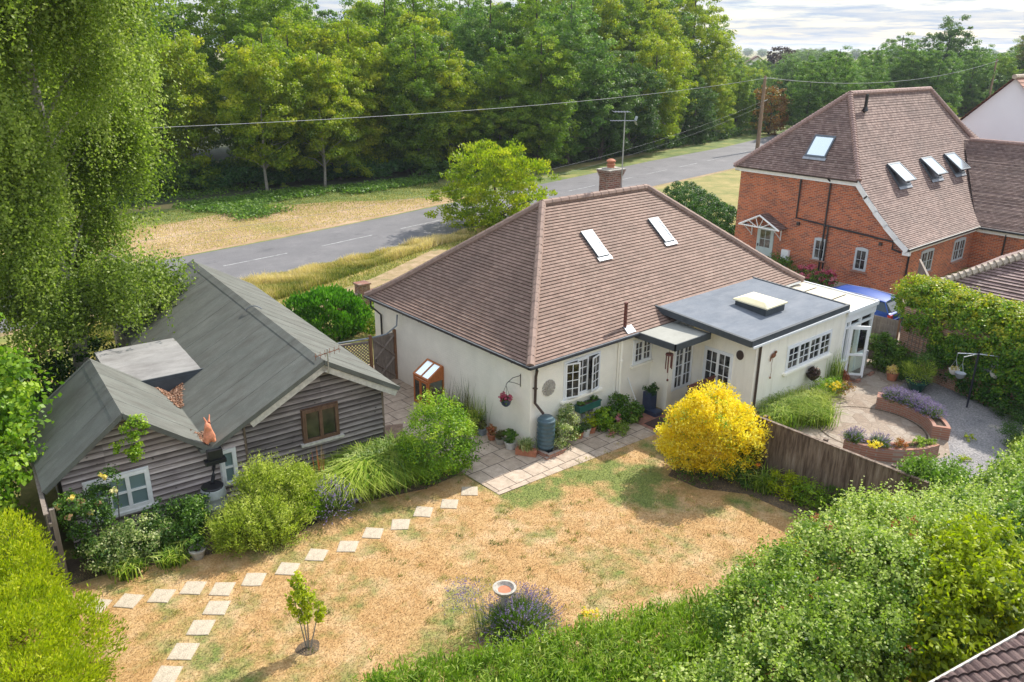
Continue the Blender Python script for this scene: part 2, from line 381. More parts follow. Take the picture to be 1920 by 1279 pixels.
def bush(name, label, cat, x, y, blobs, m, nc, cr, per, leaf, seed, z=0.0, sh=None, group=None, **k):
    o = foliage(name, m, blobs, nc, cr, per, leaf, seed, loc=(0, 0, 0), **k)
    o.location = (x, y, z); tag(o, label, cat, group)
    if sh:
        s = shoots('shoots', sh[4] if len(sh) > 4 else m, blobs, sh[0], sh[1], sh[2], leaf, seed + 7, parent=None, tm=sh[3]); s.parent = o; 
    return o
def limb(mb, p, d, L, r, depth, rng, ends, bend=0.25, n=6):
    pts = [Vector(p)]; rad = [r]; d = Vector(d).normalized(); steps = 4
    for i in range(steps):
        d = (d + V(rng.uniform(-bend, bend), rng.uniform(-bend, bend), rng.uniform(-bend * .4, bend * .6))).normalized(); pts.append(pts[-1] + d * L / steps); rad.append(r * (1 - 0.6 * (i + 1) / steps))
    mb.tube(pts, rad, n)
    if depth <= 0: ends.append(pts[-1]); return
    for k in range(3):
        q = pts[rng.randint(2, steps)]; a = rng.uniform(0, 2 * math.pi); e = rng.uniform(0.3, 0.9)
        limb(mb, q, d * e + V(math.cos(a), math.sin(a), 0.25), L * rng.uniform(0.5, 0.7), r * 0.42, depth - 1, rng, ends, bend, max(4, n - 1))
def tree(name, label, cat, loc, H, cw, m, seed, bark='bark', nc=260, per=60, leaf=(0.2, 0.13), cr=0.75, base=0.25, trunk_r=0.2, layers=9, group=None, flat=0.55, tm=0.5, tv=0.18, lean=0.0, top=0.35, limbs=9, **k):
    rng = random.Random(seed); t = thing(name, label, cat, (0, 0, 0)); mb = MB(); top_z = H * 0.93
    tp = [(0, 0, -0.1)]; 
    for i in range(1, 6): tp.append((lean * i / 5 * H * 0.2 + rng.uniform(-.12, .12), rng.uniform(-.12, .12), top_z * i / 5))
    mb.tube(tp, [trunk_r * (1 - 0.16 * i) for i in range(6)], 8)
    blobs = []
    for i in range(layers):
        f = i / (layers - 1); z = H * (base + (0.93 - base) * f); prof = max(top * (1 if f < .3 else .5), math.sqrt(max(0.0, 1 - ((f - 0.42) / 0.62) ** 2)))
        nb = 4 if prof > .55 else 2
        a = rng.uniform(0, 6.28)
        for j in range(nb):
            rr = cw * prof * rng.uniform(0.26, 0.50); a += 6.283 / nb + rng.uniform(-.5, .5); q = max(0, cw * prof - rr) * rng.uniform(0.75, 1.1)
            blobs.append((math.cos(a) * q + lean * H * 0.2 * f, math.sin(a) * q, z + rng.uniform(-.35, .35), rr, rr, rr * rng.uniform(0.6, 0.85)))
    for b in blobs[:limbs]:
        z0 = max(H * base * 0.6, b[2] - rng.uniform(0.8, 1.8)); f = z0 / top_z
        p0 = V(lean * H * 0.2 * f, 0, z0); p1 = V(b[0], b[1], b[2]); md = p0.lerp(p1, 0.5) + V(0, 0, 0.25)
        mb.tube([p0, md, p1, p1 + (p1 - md) * 0.7], [trunk_r * 0.4, trunk_r * 0.26, trunk_r * 0.14, 0.015], 5)
    mb.build('trunk', bark, t)
    foliage('crown', m, blobs, nc, cr, per, leaf, seed, parent=t, flat=flat, tm=tm, tv=tv, **k)
    t.location = loc; t['group'] = group if group else ''
    if not group: del t['group']
    return t
# ---------------------------------------------------------------- materials list
CREAM = (0.94, 0.90, 0.795)
n = NT('painted_brick'); v = swz(n)
b = n.n('TexBrick', {'Vector': v, 'Scale': 1.0, 'Mortar Size': 0.007, 'Mortar Smooth': 0.6, 'Brick Width': 0.225, 'Row Height': 0.075}, offset=0.5)
c = n.rampn(n.noise(1.4, 6, 0.65, n.obj()), [(0.3, vmul(CREAM, 0.90)), (0.7, vmul(CREAM, 1.04))])
zg = n.n('SeparateXYZ', {0: n.obj()}).outputs[2]
dirt = n.math('MULTIPLY', n.rampn(zg, [(0.0, (1, 1, 1)), (0.5, (0, 0, 0))]), n.noise(5, 6, 0.7, n.obj()))
n.col(n.mix(n.math('MULTIPLY', dirt, 0.6), c, (0.42, 0.36, 0.27))); n.b.inputs['Roughness'].default_value = 0.7
n.bump(n.math('ADD', n.math('SUBTRACT', 1.0, b.outputs[1]), n.math('MULTIPLY', n.noise(30, 3, 0.6, n.obj()), 0.5)), 0.55, 0.012); MATS['painted_brick'] = n.m
def streaky(name):
    n = NT(name); o = n.obj(); c = n.rampn(n.noise(1.5, 6, 0.6, o), [(0.3, vmul(CREAM, 0.93)), (0.7, vmul(CREAM, 1.03))]); mp = n.n('Mapping', {0: o, 3: (3.5, 3.5, 0.35)}).outputs[0]
    c = n.mix(n.math('MULTIPLY', n.rampn(n.noise(1.6, 6, 0.7, mp), [(0.5, (0, 0, 0)), (0.75, (1, 1, 1))]), 0.35), c, (0.55, 0.50, 0.40)); zz = n.n('SeparateXYZ', {0: o}).outputs[2]
    c = n.mix(n.math('MULTIPLY', n.rampn(zz, [(0.0, (1, 1, 1)), (0.35, (0, 0, 0))]), n.noise(6, 6, 0.7, o)), c, (0.36, 0.30, 0.22)); n.col(c); n.b.inputs['Roughness'].default_value = 0.75; n.bump(n.noise(35, 3, 0.6, o), 0.2, 0.01); MATS[name] = n.m
streaky('render_streaky')
simple('render_cream', CREAM, 0.75, 0.06, 1.5, 0.15, 40)
tilemat('tiles_brown', [(0.195, 0.120, 0.090), (0.225, 0.142, 0.108), (0.245, 0.155, 0.12), (0.275, 0.178, 0.138)], (0.82, 1.12), (0.12, 0.08, 0.06), 0.4, ((0.40, 0.36, 0.27), 0.38))
tilemat('tiles_mixed', [(0.15, 0.09, 0.075), (0.19, 0.12, 0.10), (0.23, 0.15, 0.125), (0.29, 0.20, 0.17), (0.18, 0.11, 0.09)], (0.75, 1.15), (0.10, 0.07, 0.065), 0.45, ((0.42, 0.37, 0.32), 0.3))
tilemat('tiles_garage', [(0.16, 0.10, 0.09), (0.23, 0.15, 0.14), (0.30, 0.21, 0.19)], (0.75, 1.2), (0.12, 0.09, 0.08), 0.4, ((0.48, 0.44, 0.38), 0.35))
tilemat('tiles_red', [(0.22, 0.09, 0.06), (0.33, 0.15, 0.10), (0.27, 0.12, 0.08)], (0.8, 1.1))
simple('ridge_tile', (0.26, 0.175, 0.14), 0.8, 0.22, 6, 0.3, 50); simple('ridge_pale', (0.42, 0.35, 0.28), 0.85, 0.3, 8, 0.3, 50); simple('ridge_mixed', (0.33, 0.22, 0.19), 0.85, 0.3, 8, 0.3, 50)
brickmat('brick_red', (0.58, 0.145, 0.045), (0.42, 0.085, 0.035), (0.13, 0.06, 0.05), (0.50, 0.36, 0.26), bump=0.5, ms_=0.011, bw=.25, bh=.085)
brickmat('brick_garden', (0.46, 0.22, 0.13), (0.36, 0.15, 0.09), (0.22, 0.13, 0.10), (0.50, 0.42, 0.33), bump=0.6, ms_=0.012)
brickmat('brick_old', (0.30, 0.11, 0.07), (0.22, 0.085, 0.06), (0.11, 0.07, 0.06), (0.36, 0.29, 0.23), bump=0.7, ms_=0.014, patch=((0.38, 0.34, 0.28), 5))
brickmat('brick_edge', (0.40, 0.18, 0.12), (0.33, 0.15, 0.10), (0.42, 0.28, 0.22), (0.38, 0.30, 0.25), bump=0.6)
simple('white_upvc', (0.82, 0.84, 0.86), 0.35, 0.04, 3); simple('white_paint', (0.80, 0.80, 0.78), 0.5, 0.08, 6)
simple('grey_paint', (0.46, 0.50, 0.53), 0.5, 0.07, 5); simple('sage_door', (0.42, 0.50, 0.50), 0.5, 0.06, 4)
simple('barge_board', (0.50, 0.47, 0.42), 0.8, 0.25, 9, 0.2, 40); simple('black_plastic', (0.018, 0.019, 0.022), 0.35, 0.2, 4)
simple('brown_plastic', (0.055, 0.035, 0.03), 0.4, 0.2, 4); simple('lead', (0.30, 0.32, 0.35), 0.5, 0.2, 6, metal=0.4); simple('steel', (0.45, 0.47, 0.5), 0.35, 0.15, 8, metal=0.8)
simple('roof_frame', (0.10, 0.12, 0.14), 0.45, 0.15, 5, metal=0.3)
n = NT('dark_glass'); n.col(n.rampn(n.noise(2.3, 4, 0.6, n.obj()), [(0.42, (0.012, 0.014, 0.017)), (0.56, (0.06, 0.06, 0.058)), (0.66, (0.22, 0.215, 0.20))])); n.b.inputs['Roughness'].default_value = 0.06; n.b.inputs['Specular IOR Level'].default_value = 0.9; MATS['dark_glass'] = n.m; glassmat('sky_glass', (0.72, 0.82, 0.88), 0.12, 0.75); glassmat('car_glass', (0.03, 0.05, 0.06), 0.05); glassmat('pale_glass', (0.17, 0.24, 0.24), 0.1)
n = NT('shed_glass'); n.col(n.rampn(n.noise(2.0, 3, 0.5, n.obj()), [(0.40, (0.018, 0.018, 0.016)), (0.7, (0.085, 0.075, 0.05))])); n.b.inputs['Roughness'].default_value = 0.12; MATS['shed_glass'] = n.m
n = NT('clear_glass'); n.t.nodes.remove(n.b); g = n.n('BsdfGlossy', {'Roughness': 0.03}); t_ = n.n('BsdfTransparent', {0: (0.86, 0.93, 0.92, 1)}); fr = n.n('Fresnel', {0: 1.45}); mm = n.n('MixShader'); n.l(fr.outputs[0], mm.inputs[0]); n.l(t_.outputs[0], mm.inputs[1]); n.l(g.outputs[0], mm.inputs[2]); n.l(mm.outputs[0], n.o.inputs[0]); MATS['clear_glass'] = n.m
# roofing felt, with long weather streaks
def felt(name, c1, c2, st):
    n = NT(name); o = n.obj(); c = n.rampn(n.noise(1.1, 7, 0.65, o), [(0.3, c1), (0.7, c2)])
    c = n.mix(0.55, c, n.rampn(n.noise(90, 2, 0.6, o), [(0.3, (0.5, 0.5, 0.5)), (0.7, (1.35, 1.35, 1.35))]), 'MULTIPLY')
    mp = n.n('Mapping', {0: o, 3: (0.6, 1.6, 0.6)}).outputs[0]
    c = n.mix(n.math('MULTIPLY', n.rampn(n.noise(1.6, 7, 0.7, mp), [(0.44, (0, 0, 0)), (0.68, (1, 1, 1))]), 0.7), c, st)
    c = n.mix(n.rampn(n.noise(5, 7, 0.8, o), [(0.60, (0, 0, 0)), (0.72, (0.6, 0.6, 0.6))]), c, vmul(c2, 1.5))
    n.col(c); n.b.inputs['Roughness'].default_value = 0.92; n.bump(n.noise(120, 2, 0.6, o), 0.3, 0.004); MATS[name] = n.m
felt('felt_green', (0.105, 0.112, 0.098), (0.150, 0.155, 0.136), (0.075, 0.068, 0.058)); felt('felt_flat_grey', (0.23, 0.225, 0.22), (0.33, 0.32, 0.31), (0.15, 0.14, 0.135))
felt('felt_blue', (0.125, 0.145, 0.175), (0.165, 0.188, 0.222), (0.21, 0.225, 0.25)); felt('felt_porch', (0.30, 0.30, 0.27), (0.37, 0.37, 0.33), (0.24, 0.24, 0.21))
simple('felt_edge', (0.05, 0.06, 0.07), 0.7, 0.2, 5)
# grained feather-edge cladding; pale lower edges and dark lap lines painted into each board
def clad(name, cols):
    n = NT(name); o = n.obj(); mp = n.n('Mapping', {0: o, 3: (1.2, 1.2, 22)}).outputs[0]
    c = n.rampn(n.noise(1.2, 9, 0.7, mp), [(0.28 + 0.44 * i / (len(cols) - 1), cc) for i, cc in enumerate(cols)])
    c = n.mix(0.7, c, n.rampn(n.noise(0.8, 6, 0.6, o), [(0.3, (0.6, 0.58, 0.58)), (0.7, (1.15, 1.15, 1.15))]), 'MULTIPLY')
    uvs = n.n('SeparateXYZ', {0: n.n('UVMap').outputs[0]}); bid = n.math('FLOOR', uvs.outputs[1]); wn_ = n.n('TexWhiteNoise', {'W': n.math('ADD', bid, n.math('MULTIPLY', n.math('FLOOR', n.math('MULTIPLY', uvs.outputs[0], 0.37)), 31.0))}, noise_dimensions='1D').outputs['Value']
    c = n.mix(0.8, c, n.rampn(wn_, [(0, (0.62, 0.6, 0.6)), (1, (1.3, 1.28, 1.28))]), 'MULTIPLY')
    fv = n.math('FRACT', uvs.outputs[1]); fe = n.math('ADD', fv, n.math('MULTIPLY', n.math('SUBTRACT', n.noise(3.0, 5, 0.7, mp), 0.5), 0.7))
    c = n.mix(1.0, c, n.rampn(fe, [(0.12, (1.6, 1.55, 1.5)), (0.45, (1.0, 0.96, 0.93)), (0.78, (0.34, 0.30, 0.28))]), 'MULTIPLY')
    kn = n.n('TexVoronoi', {'Vector': n.n('Mapping', {0: o, 3: (3.2, 3.2, 6.5)}).outputs[0], 'Scale': 1.0}).outputs['Distance']
    c = n.mix(n.rampn(kn, [(0.07, (0.85,) * 3), (0.11, (0, 0, 0))]), c, (0.03, 0.022, 0.02))
    n.col(c); n.b.inputs['Roughness'].default_value = 0.85; n.bump(n.noise(4, 8, 0.7, mp), 0.5, 0.012); MATS[name] = n.m
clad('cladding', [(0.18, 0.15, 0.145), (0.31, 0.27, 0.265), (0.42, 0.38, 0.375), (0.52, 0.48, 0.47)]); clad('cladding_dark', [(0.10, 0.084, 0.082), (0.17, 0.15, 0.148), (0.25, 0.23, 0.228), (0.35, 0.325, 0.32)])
woodmat('fence_dark', [(0.028, 0.018, 0.012), (0.085, 0.055, 0.038), (0.21, 0.155, 0.115), (0.36, 0.30, 0.25)], stretch=(6, 6, 0.6), scale=1.6)
woodmat('wood_grey', [(0.12, 0.095, 0.075), (0.21, 0.17, 0.14), (0.32, 0.27, 0.23)], stretch=(8, 8, 1), scale=2)
woodmat('wood_brown', [(0.13, 0.06, 0.03), (0.22, 0.11, 0.055), (0.30, 0.17, 0.09)], stretch=(6, 6, 1.5), scale=3)
woodmat('wood_old', [(0.07, 0.035, 0.02), (0.13, 0.07, 0.04), (0.20, 0.12, 0.075)], stretch=(6, 6, 1.5), scale=3)
woodmat('wood_orange', [(0.36, 0.10, 0.025), (0.48, 0.15, 0.04), (0.55, 0.20, 0.06)], stretch=(4, 4, 2), scale=4, rough=0.6, bump=0.15)
woodmat('pole_wood', [(0.14, 0.085, 0.05), (0.24, 0.16, 0.10), (0.33, 0.24, 0.17)], stretch=(8, 8, 0.7), scale=2)
woodmat('bark', [(0.035, 0.028, 0.02), (0.08, 0.065, 0.05), (0.15, 0.13, 0.10)], stretch=(3, 3, 0.8), scale=4)
woodmat('bark_pale', [(0.14, 0.125, 0.10), (0.26, 0.24, 0.20), (0.38, 0.36, 0.31)], stretch=(2, 2, 1.4), scale=4)
woodmat('birch_bark', [(0.08, 0.07, 0.06), (0.42, 0.39, 0.35), (0.60, 0.57, 0.52)], stretch=(1, 1, 3), scale=2.2)
simple('terracotta', (0.42, 0.16, 0.085), 0.8, 0.2, 10, 0.2, 60); simple('terracotta_bright', (0.62, 0.235, 0.13), 0.7, 0.2, 14, 0.3, 50); simple('stone', (0.40, 0.37, 0.32), 0.9, 0.25, 12, 0.5, 60)
simple('butt_blue', (0.055, 0.10, 0.125), 0.4, 0.15, 4); simple('blue_pot', (0.03, 0.045, 0.09), 0.3, 0.2, 5); simple('green_plastic', (0.015, 0.10, 0.085), 0.4, 0.15, 5); simple('grey_pot', (0.22, 0.25, 0.28), 0.7, 0.2, 8)
simple('pale_barrel', (0.50, 0.53, 0.53), 0.5, 0.15, 6); simple('soil', (0.055, 0.035, 0.022), 0.95, 0.35, 12, 0.8, 30); simple('glazed_green', (0.012, 0.06, 0.045), 0.12, 0.2, 5)
simple('white_pot', (0.62, 0.60, 0.56), 0.6, 0.12, 10); simple('lamp_cream', (0.72, 0.66, 0.46), 0.45, 0.06, 2); simple('doormat', (0.055, 0.03, 0.025), 0.95, 0.3, 30); simple('poly_roof', (0.56, 0.51, 0.39), 0.45, 0.06, 2)
simple('car_blue', (0.003, 0.055, 0.29), 0.35, 0.05, 1, metal=0.1, spec=0.45); simple('car_dark', (0.015, 0.015, 0.03), 0.35, 0.1, 2); simple('tyre', (0.02, 0.02, 0.02), 0.85, 0.2, 9)
simple('red_lamp', (0.45, 0.02, 0.015), 0.25, 0.1, 2); simple('white_wall', (0.80, 0.81, 0.85), 0.85, 0.04, 0.5, 0.15, 30); simple('floor_tan', (0.42, 0.30, 0.19), 0.6, 0.15, 3)
simple('rust', (0.20, 0.07, 0.03), 0.8, 0.4, 12); simple('copper_red', (0.12, 0.035, 0.028), 0.5, 0.2, 6)
simple('red_flower', (0.62, 0.03, 0.05), 0.6, 0.3, 20); simple('orange_flower', (0.85, 0.16, 0.02), 0.6, 0.2, 20); simple('yellow_flower', (0.85, 0.62, 0.08), 0.6, 0.2, 20)
# leaves
leafmat('lf_birch', [(0.075, 0.125, 0.016), (0.18, 0.26, 0.030), (0.30, 0.39, 0.060), (0.47, 0.54, 0.15)], .5)
leafmat('lf_wood', [(0.045, 0.10, 0.010), (0.11, 0.205, 0.014), (0.20, 0.30, 0.020), (0.33, 0.40, 0.035)], .5)
leafmat('lf_wood_yellow', [(0.08, 0.15, 0.008), (0.20, 0.29, 0.011), (0.34, 0.40, 0.015), (0.48, 0.47, 0.03)], .5)
leafmat('lf_wood_dark', [(0.02, 0.05, 0.012), (0.05, 0.11, 0.022), (0.09, 0.17, 0.032), (0.15, 0.23, 0.05)], .45)
leafmat('lf_wood_blue', [(0.035, 0.09, 0.018), (0.085, 0.18, 0.03), (0.15, 0.26, 0.045), (0.25, 0.35, 0.08)], .5)
leafmat('lf_brownish', [(0.06, 0.055, 0.02), (0.11, 0.11, 0.03), (0.17, 0.165, 0.05), (0.20, 0.21, 0.07)])
leafmat('lf_purple', [(0.03, 0.018, 0.02), (0.06, 0.035, 0.035), (0.09, 0.06, 0.05), (0.12, 0.09, 0.06)])
leafmat('lf_autumn', [(0.09, 0.10, 0.02), (0.20, 0.13, 0.03), (0.30, 0.12, 0.03), (0.34, 0.20, 0.04)])
leafmat('lf_bright', [(0.05, 0.12, 0.008), (0.14, 0.28, 0.012), (0.28, 0.43, 0.02), (0.44, 0.56, 0.05)])
leafmat('lf_lime', [(0.11, 0.16, 0.005), (0.25, 0.33, 0.006), (0.42, 0.48, 0.008), (0.60, 0.60, 0.03)])
leafmat('lf_green', [(0.025, 0.07, 0.010), (0.06, 0.14, 0.016), (0.12, 0.23, 0.025), (0.24, 0.36, 0.05)])
leafmat('lf_dark', [(0.012, 0.04, 0.008), (0.03, 0.085, 0.014), (0.055, 0.13, 0.02), (0.10, 0.19, 0.03)])
leafmat('lf_laurel', [(0.018, 0.075, 0.006), (0.05, 0.17, 0.010), (0.10, 0.28, 0.016), (0.20, 0.42, 0.04)], 0.3, 0.35)
leafmat('lf_yellow', [(0.42, 0.28, 0.006), (0.78, 0.53, 0.010), (0.92, 0.72, 0.03), (0.95, 0.87, 0.22)], 0.35, 0.55)
leafmat('lf_silver', [(0.045, 0.105, 0.008), (0.14, 0.24, 0.018), (0.33, 0.44, 0.06), (0.66, 0.69, 0.30)])
leafmat('lf_varieg', [(0.05, 0.12, 0.02), (0.16, 0.26, 0.05), (0.46, 0.50, 0.20), (0.66, 0.66, 0.42)])
leafmat('lf_juniper', [(0.10, 0.13, 0.018), (0.20, 0.27, 0.03), (0.36, 0.44, 0.05), (0.56, 0.60, 0.13)])
leafmat('lf_lavender', [(0.05, 0.095, 0.03), (0.11, 0.18, 0.05), (0.18, 0.26, 0.09), (0.28, 0.35, 0.17)])
leafmat('lf_violet', [(0.10, 0.07, 0.20), (0.20, 0.14, 0.38), (0.30, 0.22, 0.50), (0.42, 0.34, 0.60)])
leafmat('lf_blade', [(0.05, 0.12, 0.010), (0.14, 0.25, 0.018), (0.27, 0.38, 0.035), (0.52, 0.57, 0.14)])
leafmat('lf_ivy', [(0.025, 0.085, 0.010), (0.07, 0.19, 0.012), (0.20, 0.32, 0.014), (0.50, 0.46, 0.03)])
leafmat('lf_bracken', [(0.018, 0.06, 0.018), (0.04, 0.12, 0.03), (0.07, 0.18, 0.045), (0.12, 0.24, 0.06)])
leafmat('lf_pink', [(0.35, 0.04, 0.08), (0.55, 0.06, 0.16), (0.60, 0.20, 0.26), (0.70, 0.40, 0.42)])
leafmat('lf_peach', [(0.70, 0.42, 0.28), (0.80, 0.62, 0.36), (0.85, 0.66, 0.10), (0.88, 0.80, 0.60)])
leafmat('lf_red', [(0.30, 0.05, 0.02), (0.42, 0.14, 0.06), (0.40, 0.22, 0.10), (0.36, 0.28, 0.10)])
leafmat('lf_dry', [(0.13, 0.17, 0.03), (0.32, 0.31, 0.07), (0.58, 0.46, 0.19), (0.74, 0.60, 0.34)], 0.3, 0.8)
leafmat('lf_litter', [(0.16, 0.07, 0.04), (0.30, 0.15, 0.09), (0.45, 0.27, 0.18), (0.55, 0.38, 0.28)], 0.1, 0.9)

# ---------------------------------------------------------------- grounds
def lawncol(n, vec):
    "dry July lawn: straw with green islands; same pattern for the sheet and the blades on it"
    big = n.noise(0.45, 4, 0.55, vec); mid = n.noise(1.9, 5, 0.62, vec); fin = n.noise(20, 4, 0.62, vec)
    dry = n.rampn(fin, [(0.22, (0.28, 0.16, 0.060)), (0.45, (0.40, 0.245, 0.10)), (0.62, (0.50, 0.325, 0.145)), (0.82, (0.58, 0.41, 0.21))])
    dry = n.mix(n.rampn(mid, [(0.40, (0, 0, 0)), (0.62, (1, 1, 1))]), dry, n.mix(0.6, dry, (0.35, 0.18, 0.06)))
    dry = n.mix(n.rampn(n.noise(0.9, 6, 0.7, vec), [(0.48, (0, 0, 0)), (0.66, (0.7, 0.7, 0.7))]), dry, (0.56, 0.40, 0.23))
    grn = n.rampn(fin, [(0.3, (0.06, 0.10, 0.018)), (0.55, (0.15, 0.19, 0.035)), (0.75, (0.26, 0.29, 0.07))])
    m = n.math('ADD', n.math('MULTIPLY', big, 0.8), n.math('MULTIPLY', mid, 0.75))
    s = n.n('SeparateXYZ', {0: vec})
    def spot(cx, cy, rx, ry, amt):
        a = n.math('DIVIDE', n.math('SUBTRACT', s.outputs[0], cx), rx); b = n.math('DIVIDE', n.math('SUBTRACT', s.outputs[1], cy), ry)
        d = n.math('ADD', n.math('MULTIPLY', a, a), n.math('MULTIPLY', b, b))
        return n.math('MULTIPLY', n.math('MAXIMUM', n.math('SUBTRACT', 1.0, d), 0.0), amt)
    for q in [(1.0, -3.3, 1.6, 1.5, 0.30), (-0.6, -2.0, 2.6, 0.7, 0.24), (-2.0, -1.2, .8, 1.2, .2), (-1.5, -5.6, 2.0, 1.2, 0.12), (-6.5, -4.5, 1.6, 1.0, 0.10), (-10.5, -4.5, 2, 2, 0.12), (-7.4, -0.3, 1.5, .7, .12), (-4.3, -0.4, 1.6, .6, .12), (-10.8, -1.2, 1.2, 1.2, .12)]: m = n.math('ADD', m, spot(*q))
    f = n.rampn(m, [(0.775, (0, 0, 0)), (1.0, (0.95, 0.95, 0.95))])
    return n.mix(f, dry, grn), f, fin
n = NT('lawn'); cc, f, fin = lawncol(n, n.obj()); n.col(n.mix(n.rampn(n.noise(1.1, 6, 0.75, n.obj()), [(0.66, (0, 0, 0)), (0.74, (0.8,) * 3)]), cc, (0.30, 0.235, 0.19))); n.b.inputs['Roughness'].default_value = 0.95; n.bump(fin, 0.5, 0.02); MATS['lawn'] = n.m
n = NT('lawn_blade'); cc, f, fin = lawncol(n, n.n('NewGeometry').outputs['Position']); a = n.n('Attribute', attribute_name='tint'); n.col(n.mix(1.0, cc, n.rampn(a.outputs['Fac'], [(0, (0.90, 0.90, 0.88)), (1, (1.12, 1.11, 1.10))]), 'MULTIPLY')); n.b.inputs['Roughness'].default_value = 0.8; MATS['lawn_blade'] = n.m
def groundmat(name, stops, scale=2.0, fine=30, finef=0.5, bump=0.6, rough=0.95, dist=0.03, second=None):
    n = NT(name); o = n.obj(); c = n.rampn(n.noise(scale, 7, 0.68, o), stops)
    fn = n.noise(fine, 4, 0.7, o); c = n.mix(finef, c, n.rampn(fn, [(0.3, (0.45, 0.45, 0.45)), (0.72, (1.5, 1.5, 1.5))]), 'MULTIPLY')
    if second: c = n.mix(n.rampn(n.noise(second[1], 6, 0.65, o), [(second[2], (0, 0, 0)), (second[2] + 0.12, (1, 1, 1))]), c, second[0])
    n.col(c); n.b.inputs['Roughness'].default_value = rough; n.bump(fn, bump, dist); MATS[name] = n.m
groundmat('field', [(0.3, (0.10, 0.13, 0.03)), (0.5, (0.22, 0.20, 0.06)), (0.7, (0.38, 0.27, 0.12))], 0.25, 6)
groundmat('verge', [(0.32, (0.10, 0.15, 0.025)), (0.48, (0.22, 0.22, 0.05)), (0.62, (0.40, 0.28, 0.11)), (0.75, (0.46, 0.32, 0.17))], 0.45, 12)
groundmat('bank', [(0.28, (0.10, 0.13, 0.022)), (0.38, (0.26, 0.20, 0.07)), (0.46, (0.30, 0.20, 0.10)), (0.58, (0.38, 0.26, 0.16)), (0.7, (0.46, 0.33, 0.22))], 0.22, 9)
groundmat('mown', [(0.3, (0.12, 0.15, 0.03)), (0.5, (0.24, 0.215, 0.065)), (0.7, (0.36, 0.28, 0.11))], 0.5, 14)
groundmat('forest', [(0.3, (0.02, 0.03, 0.01)), (0.6, (0.05, 0.06, 0.02)), (0.8, (0.10, 0.075, 0.04))], 0.5, 6)
groundmat('earth', [(0.3, (0.05, 0.035, 0.022)), (0.7, (0.16, 0.115, 0.075))], 2, 25)
groundmat('track', [(0.36, (0.15, 0.15, 0.045)), (0.48, (0.28, 0.20, 0.10)), (0.7, (0.40, 0.29, 0.185))], 1.2, 20, 0.4)
groundmat('asphalt', [(0.3, (0.115, 0.112, 0.118)), (0.55, (0.15, 0.145, 0.15)), (0.7, (0.19, 0.18, 0.185))], 0.35, 40, 0.6, 0.3, 0.85, 0.01, ((0.085, 0.083, 0.088), 0.5, 0.60))
groundmat('gravel', [(0.3, (0.20, 0.195, 0.205)), (0.7, (0.36, 0.335, 0.33))], 1.0, 17, 1.0, 1.0, 0.9, 0.06, ((0.50, 0.44, 0.36), 0.9, 0.60))
groundmat('pea_gravel', [(0.3, (0.20, 0.13, 0.09)), (0.7, (0.38, 0.27, 0.20))], 3.0, 45, 0.9, 1.0)
groundmat('drive', [(0.3, (0.30, 0.24, 0.19)), (0.7, (0.42, 0.35, 0.28))], 1.0, 30, 0.5)
def slabmat(name, c1, c2, w, hgt, joint, rot=0.0, off=0.5, jw=0.012):
    n = NT(name); o = n.obj(); v = n.n('Mapping', {0: o, 2: (0, 0, rot)}).outputs[0]
    b = n.n('TexBrick', {'Vector': v, 'Color1': (*c1, 1), 'Color2': (*c2, 1), 'Mortar': (*joint, 1), 'Scale': 1.0, 'Mortar Size': jw, 'Bias': 0.0, 'Brick Width': w, 'Row Height': hgt}, offset=off)
    c = n.mix(0.8, b.outputs[0], n.rampn(n.noise(4, 7, 0.75, o), [(0.3, (0.55, 0.53, 0.5)), (0.7, (1.15, 1.15, 1.15))]), 'MULTIPLY')
    c = n.mix(n.rampn(n.noise(14, 5, 0.75, o), [(0.58, (0, 0, 0)), (0.72, (0.5, 0.5, 0.5))]), c, (0.20, 0.17, 0.13))
    n.col(c); n.b.inputs['Roughness'].default_value = 0.9; n.bump(n.math('ADD', n.math('SUBTRACT', 1.0, b.outputs[1]), n.noise(30, 3, 0.6, o)), 0.4, 0.012); MATS[name] = n.m
slabmat('slabs', (0.43, 0.34, 0.26), (0.52, 0.42, 0.33), 0.62, 0.61, (0.09, 0.065, 0.05))
slabmat('terra_tiles', (0.30, 0.13, 0.09), (0.36, 0.17, 0.12), 0.3, 0.3, (0.2, 0.13, 0.1), off=0.0)
n = NT('crazy_paving'); o = n.obj(); vd = n.n('TexVoronoi', {'Vector': o, 'Scale': 1.9}, feature='DISTANCE_TO_EDGE').outputs['Distance']; vc = n.n('TexVoronoi', {'Vector': o, 'Scale': 1.9}).outputs['Color']
c = n.rampn(vc, [(0.2, (0.26, 0.195, 0.145)), (0.5, (0.30, 0.235, 0.18)), (0.8, (0.33, 0.27, 0.215))])
c = n.mix(0.7, c, n.rampn(n.noise(7, 7, 0.75, o), [(0.3, (0.6, 0.6, 0.6)), (0.7, (1.2, 1.2, 1.2))]), 'MULTIPLY')
c = n.mix(n.rampn(n.noise(16, 5, 0.8, o), [(0.6, (0, 0, 0)), (0.68, (0.9, 0.9, 0.9))]), c, (0.66, 0.64, 0.58))
c = n.mix(n.rampn(vd, [(0.012, (1, 1, 1)), (0.03, (0, 0, 0))]), c, (0.24, 0.185, 0.14)); n.col(c); n.b.inputs['Roughness'].default_value = 0.9; n.bump(n.math('ADD', n.rampn(vd, [(0.0, (0, 0, 0)), (0.04, (1, 1, 1))]), n.noise(25, 4, 0.6, o)), 0.5, 0.015); MATS['crazy_paving'] = n.m

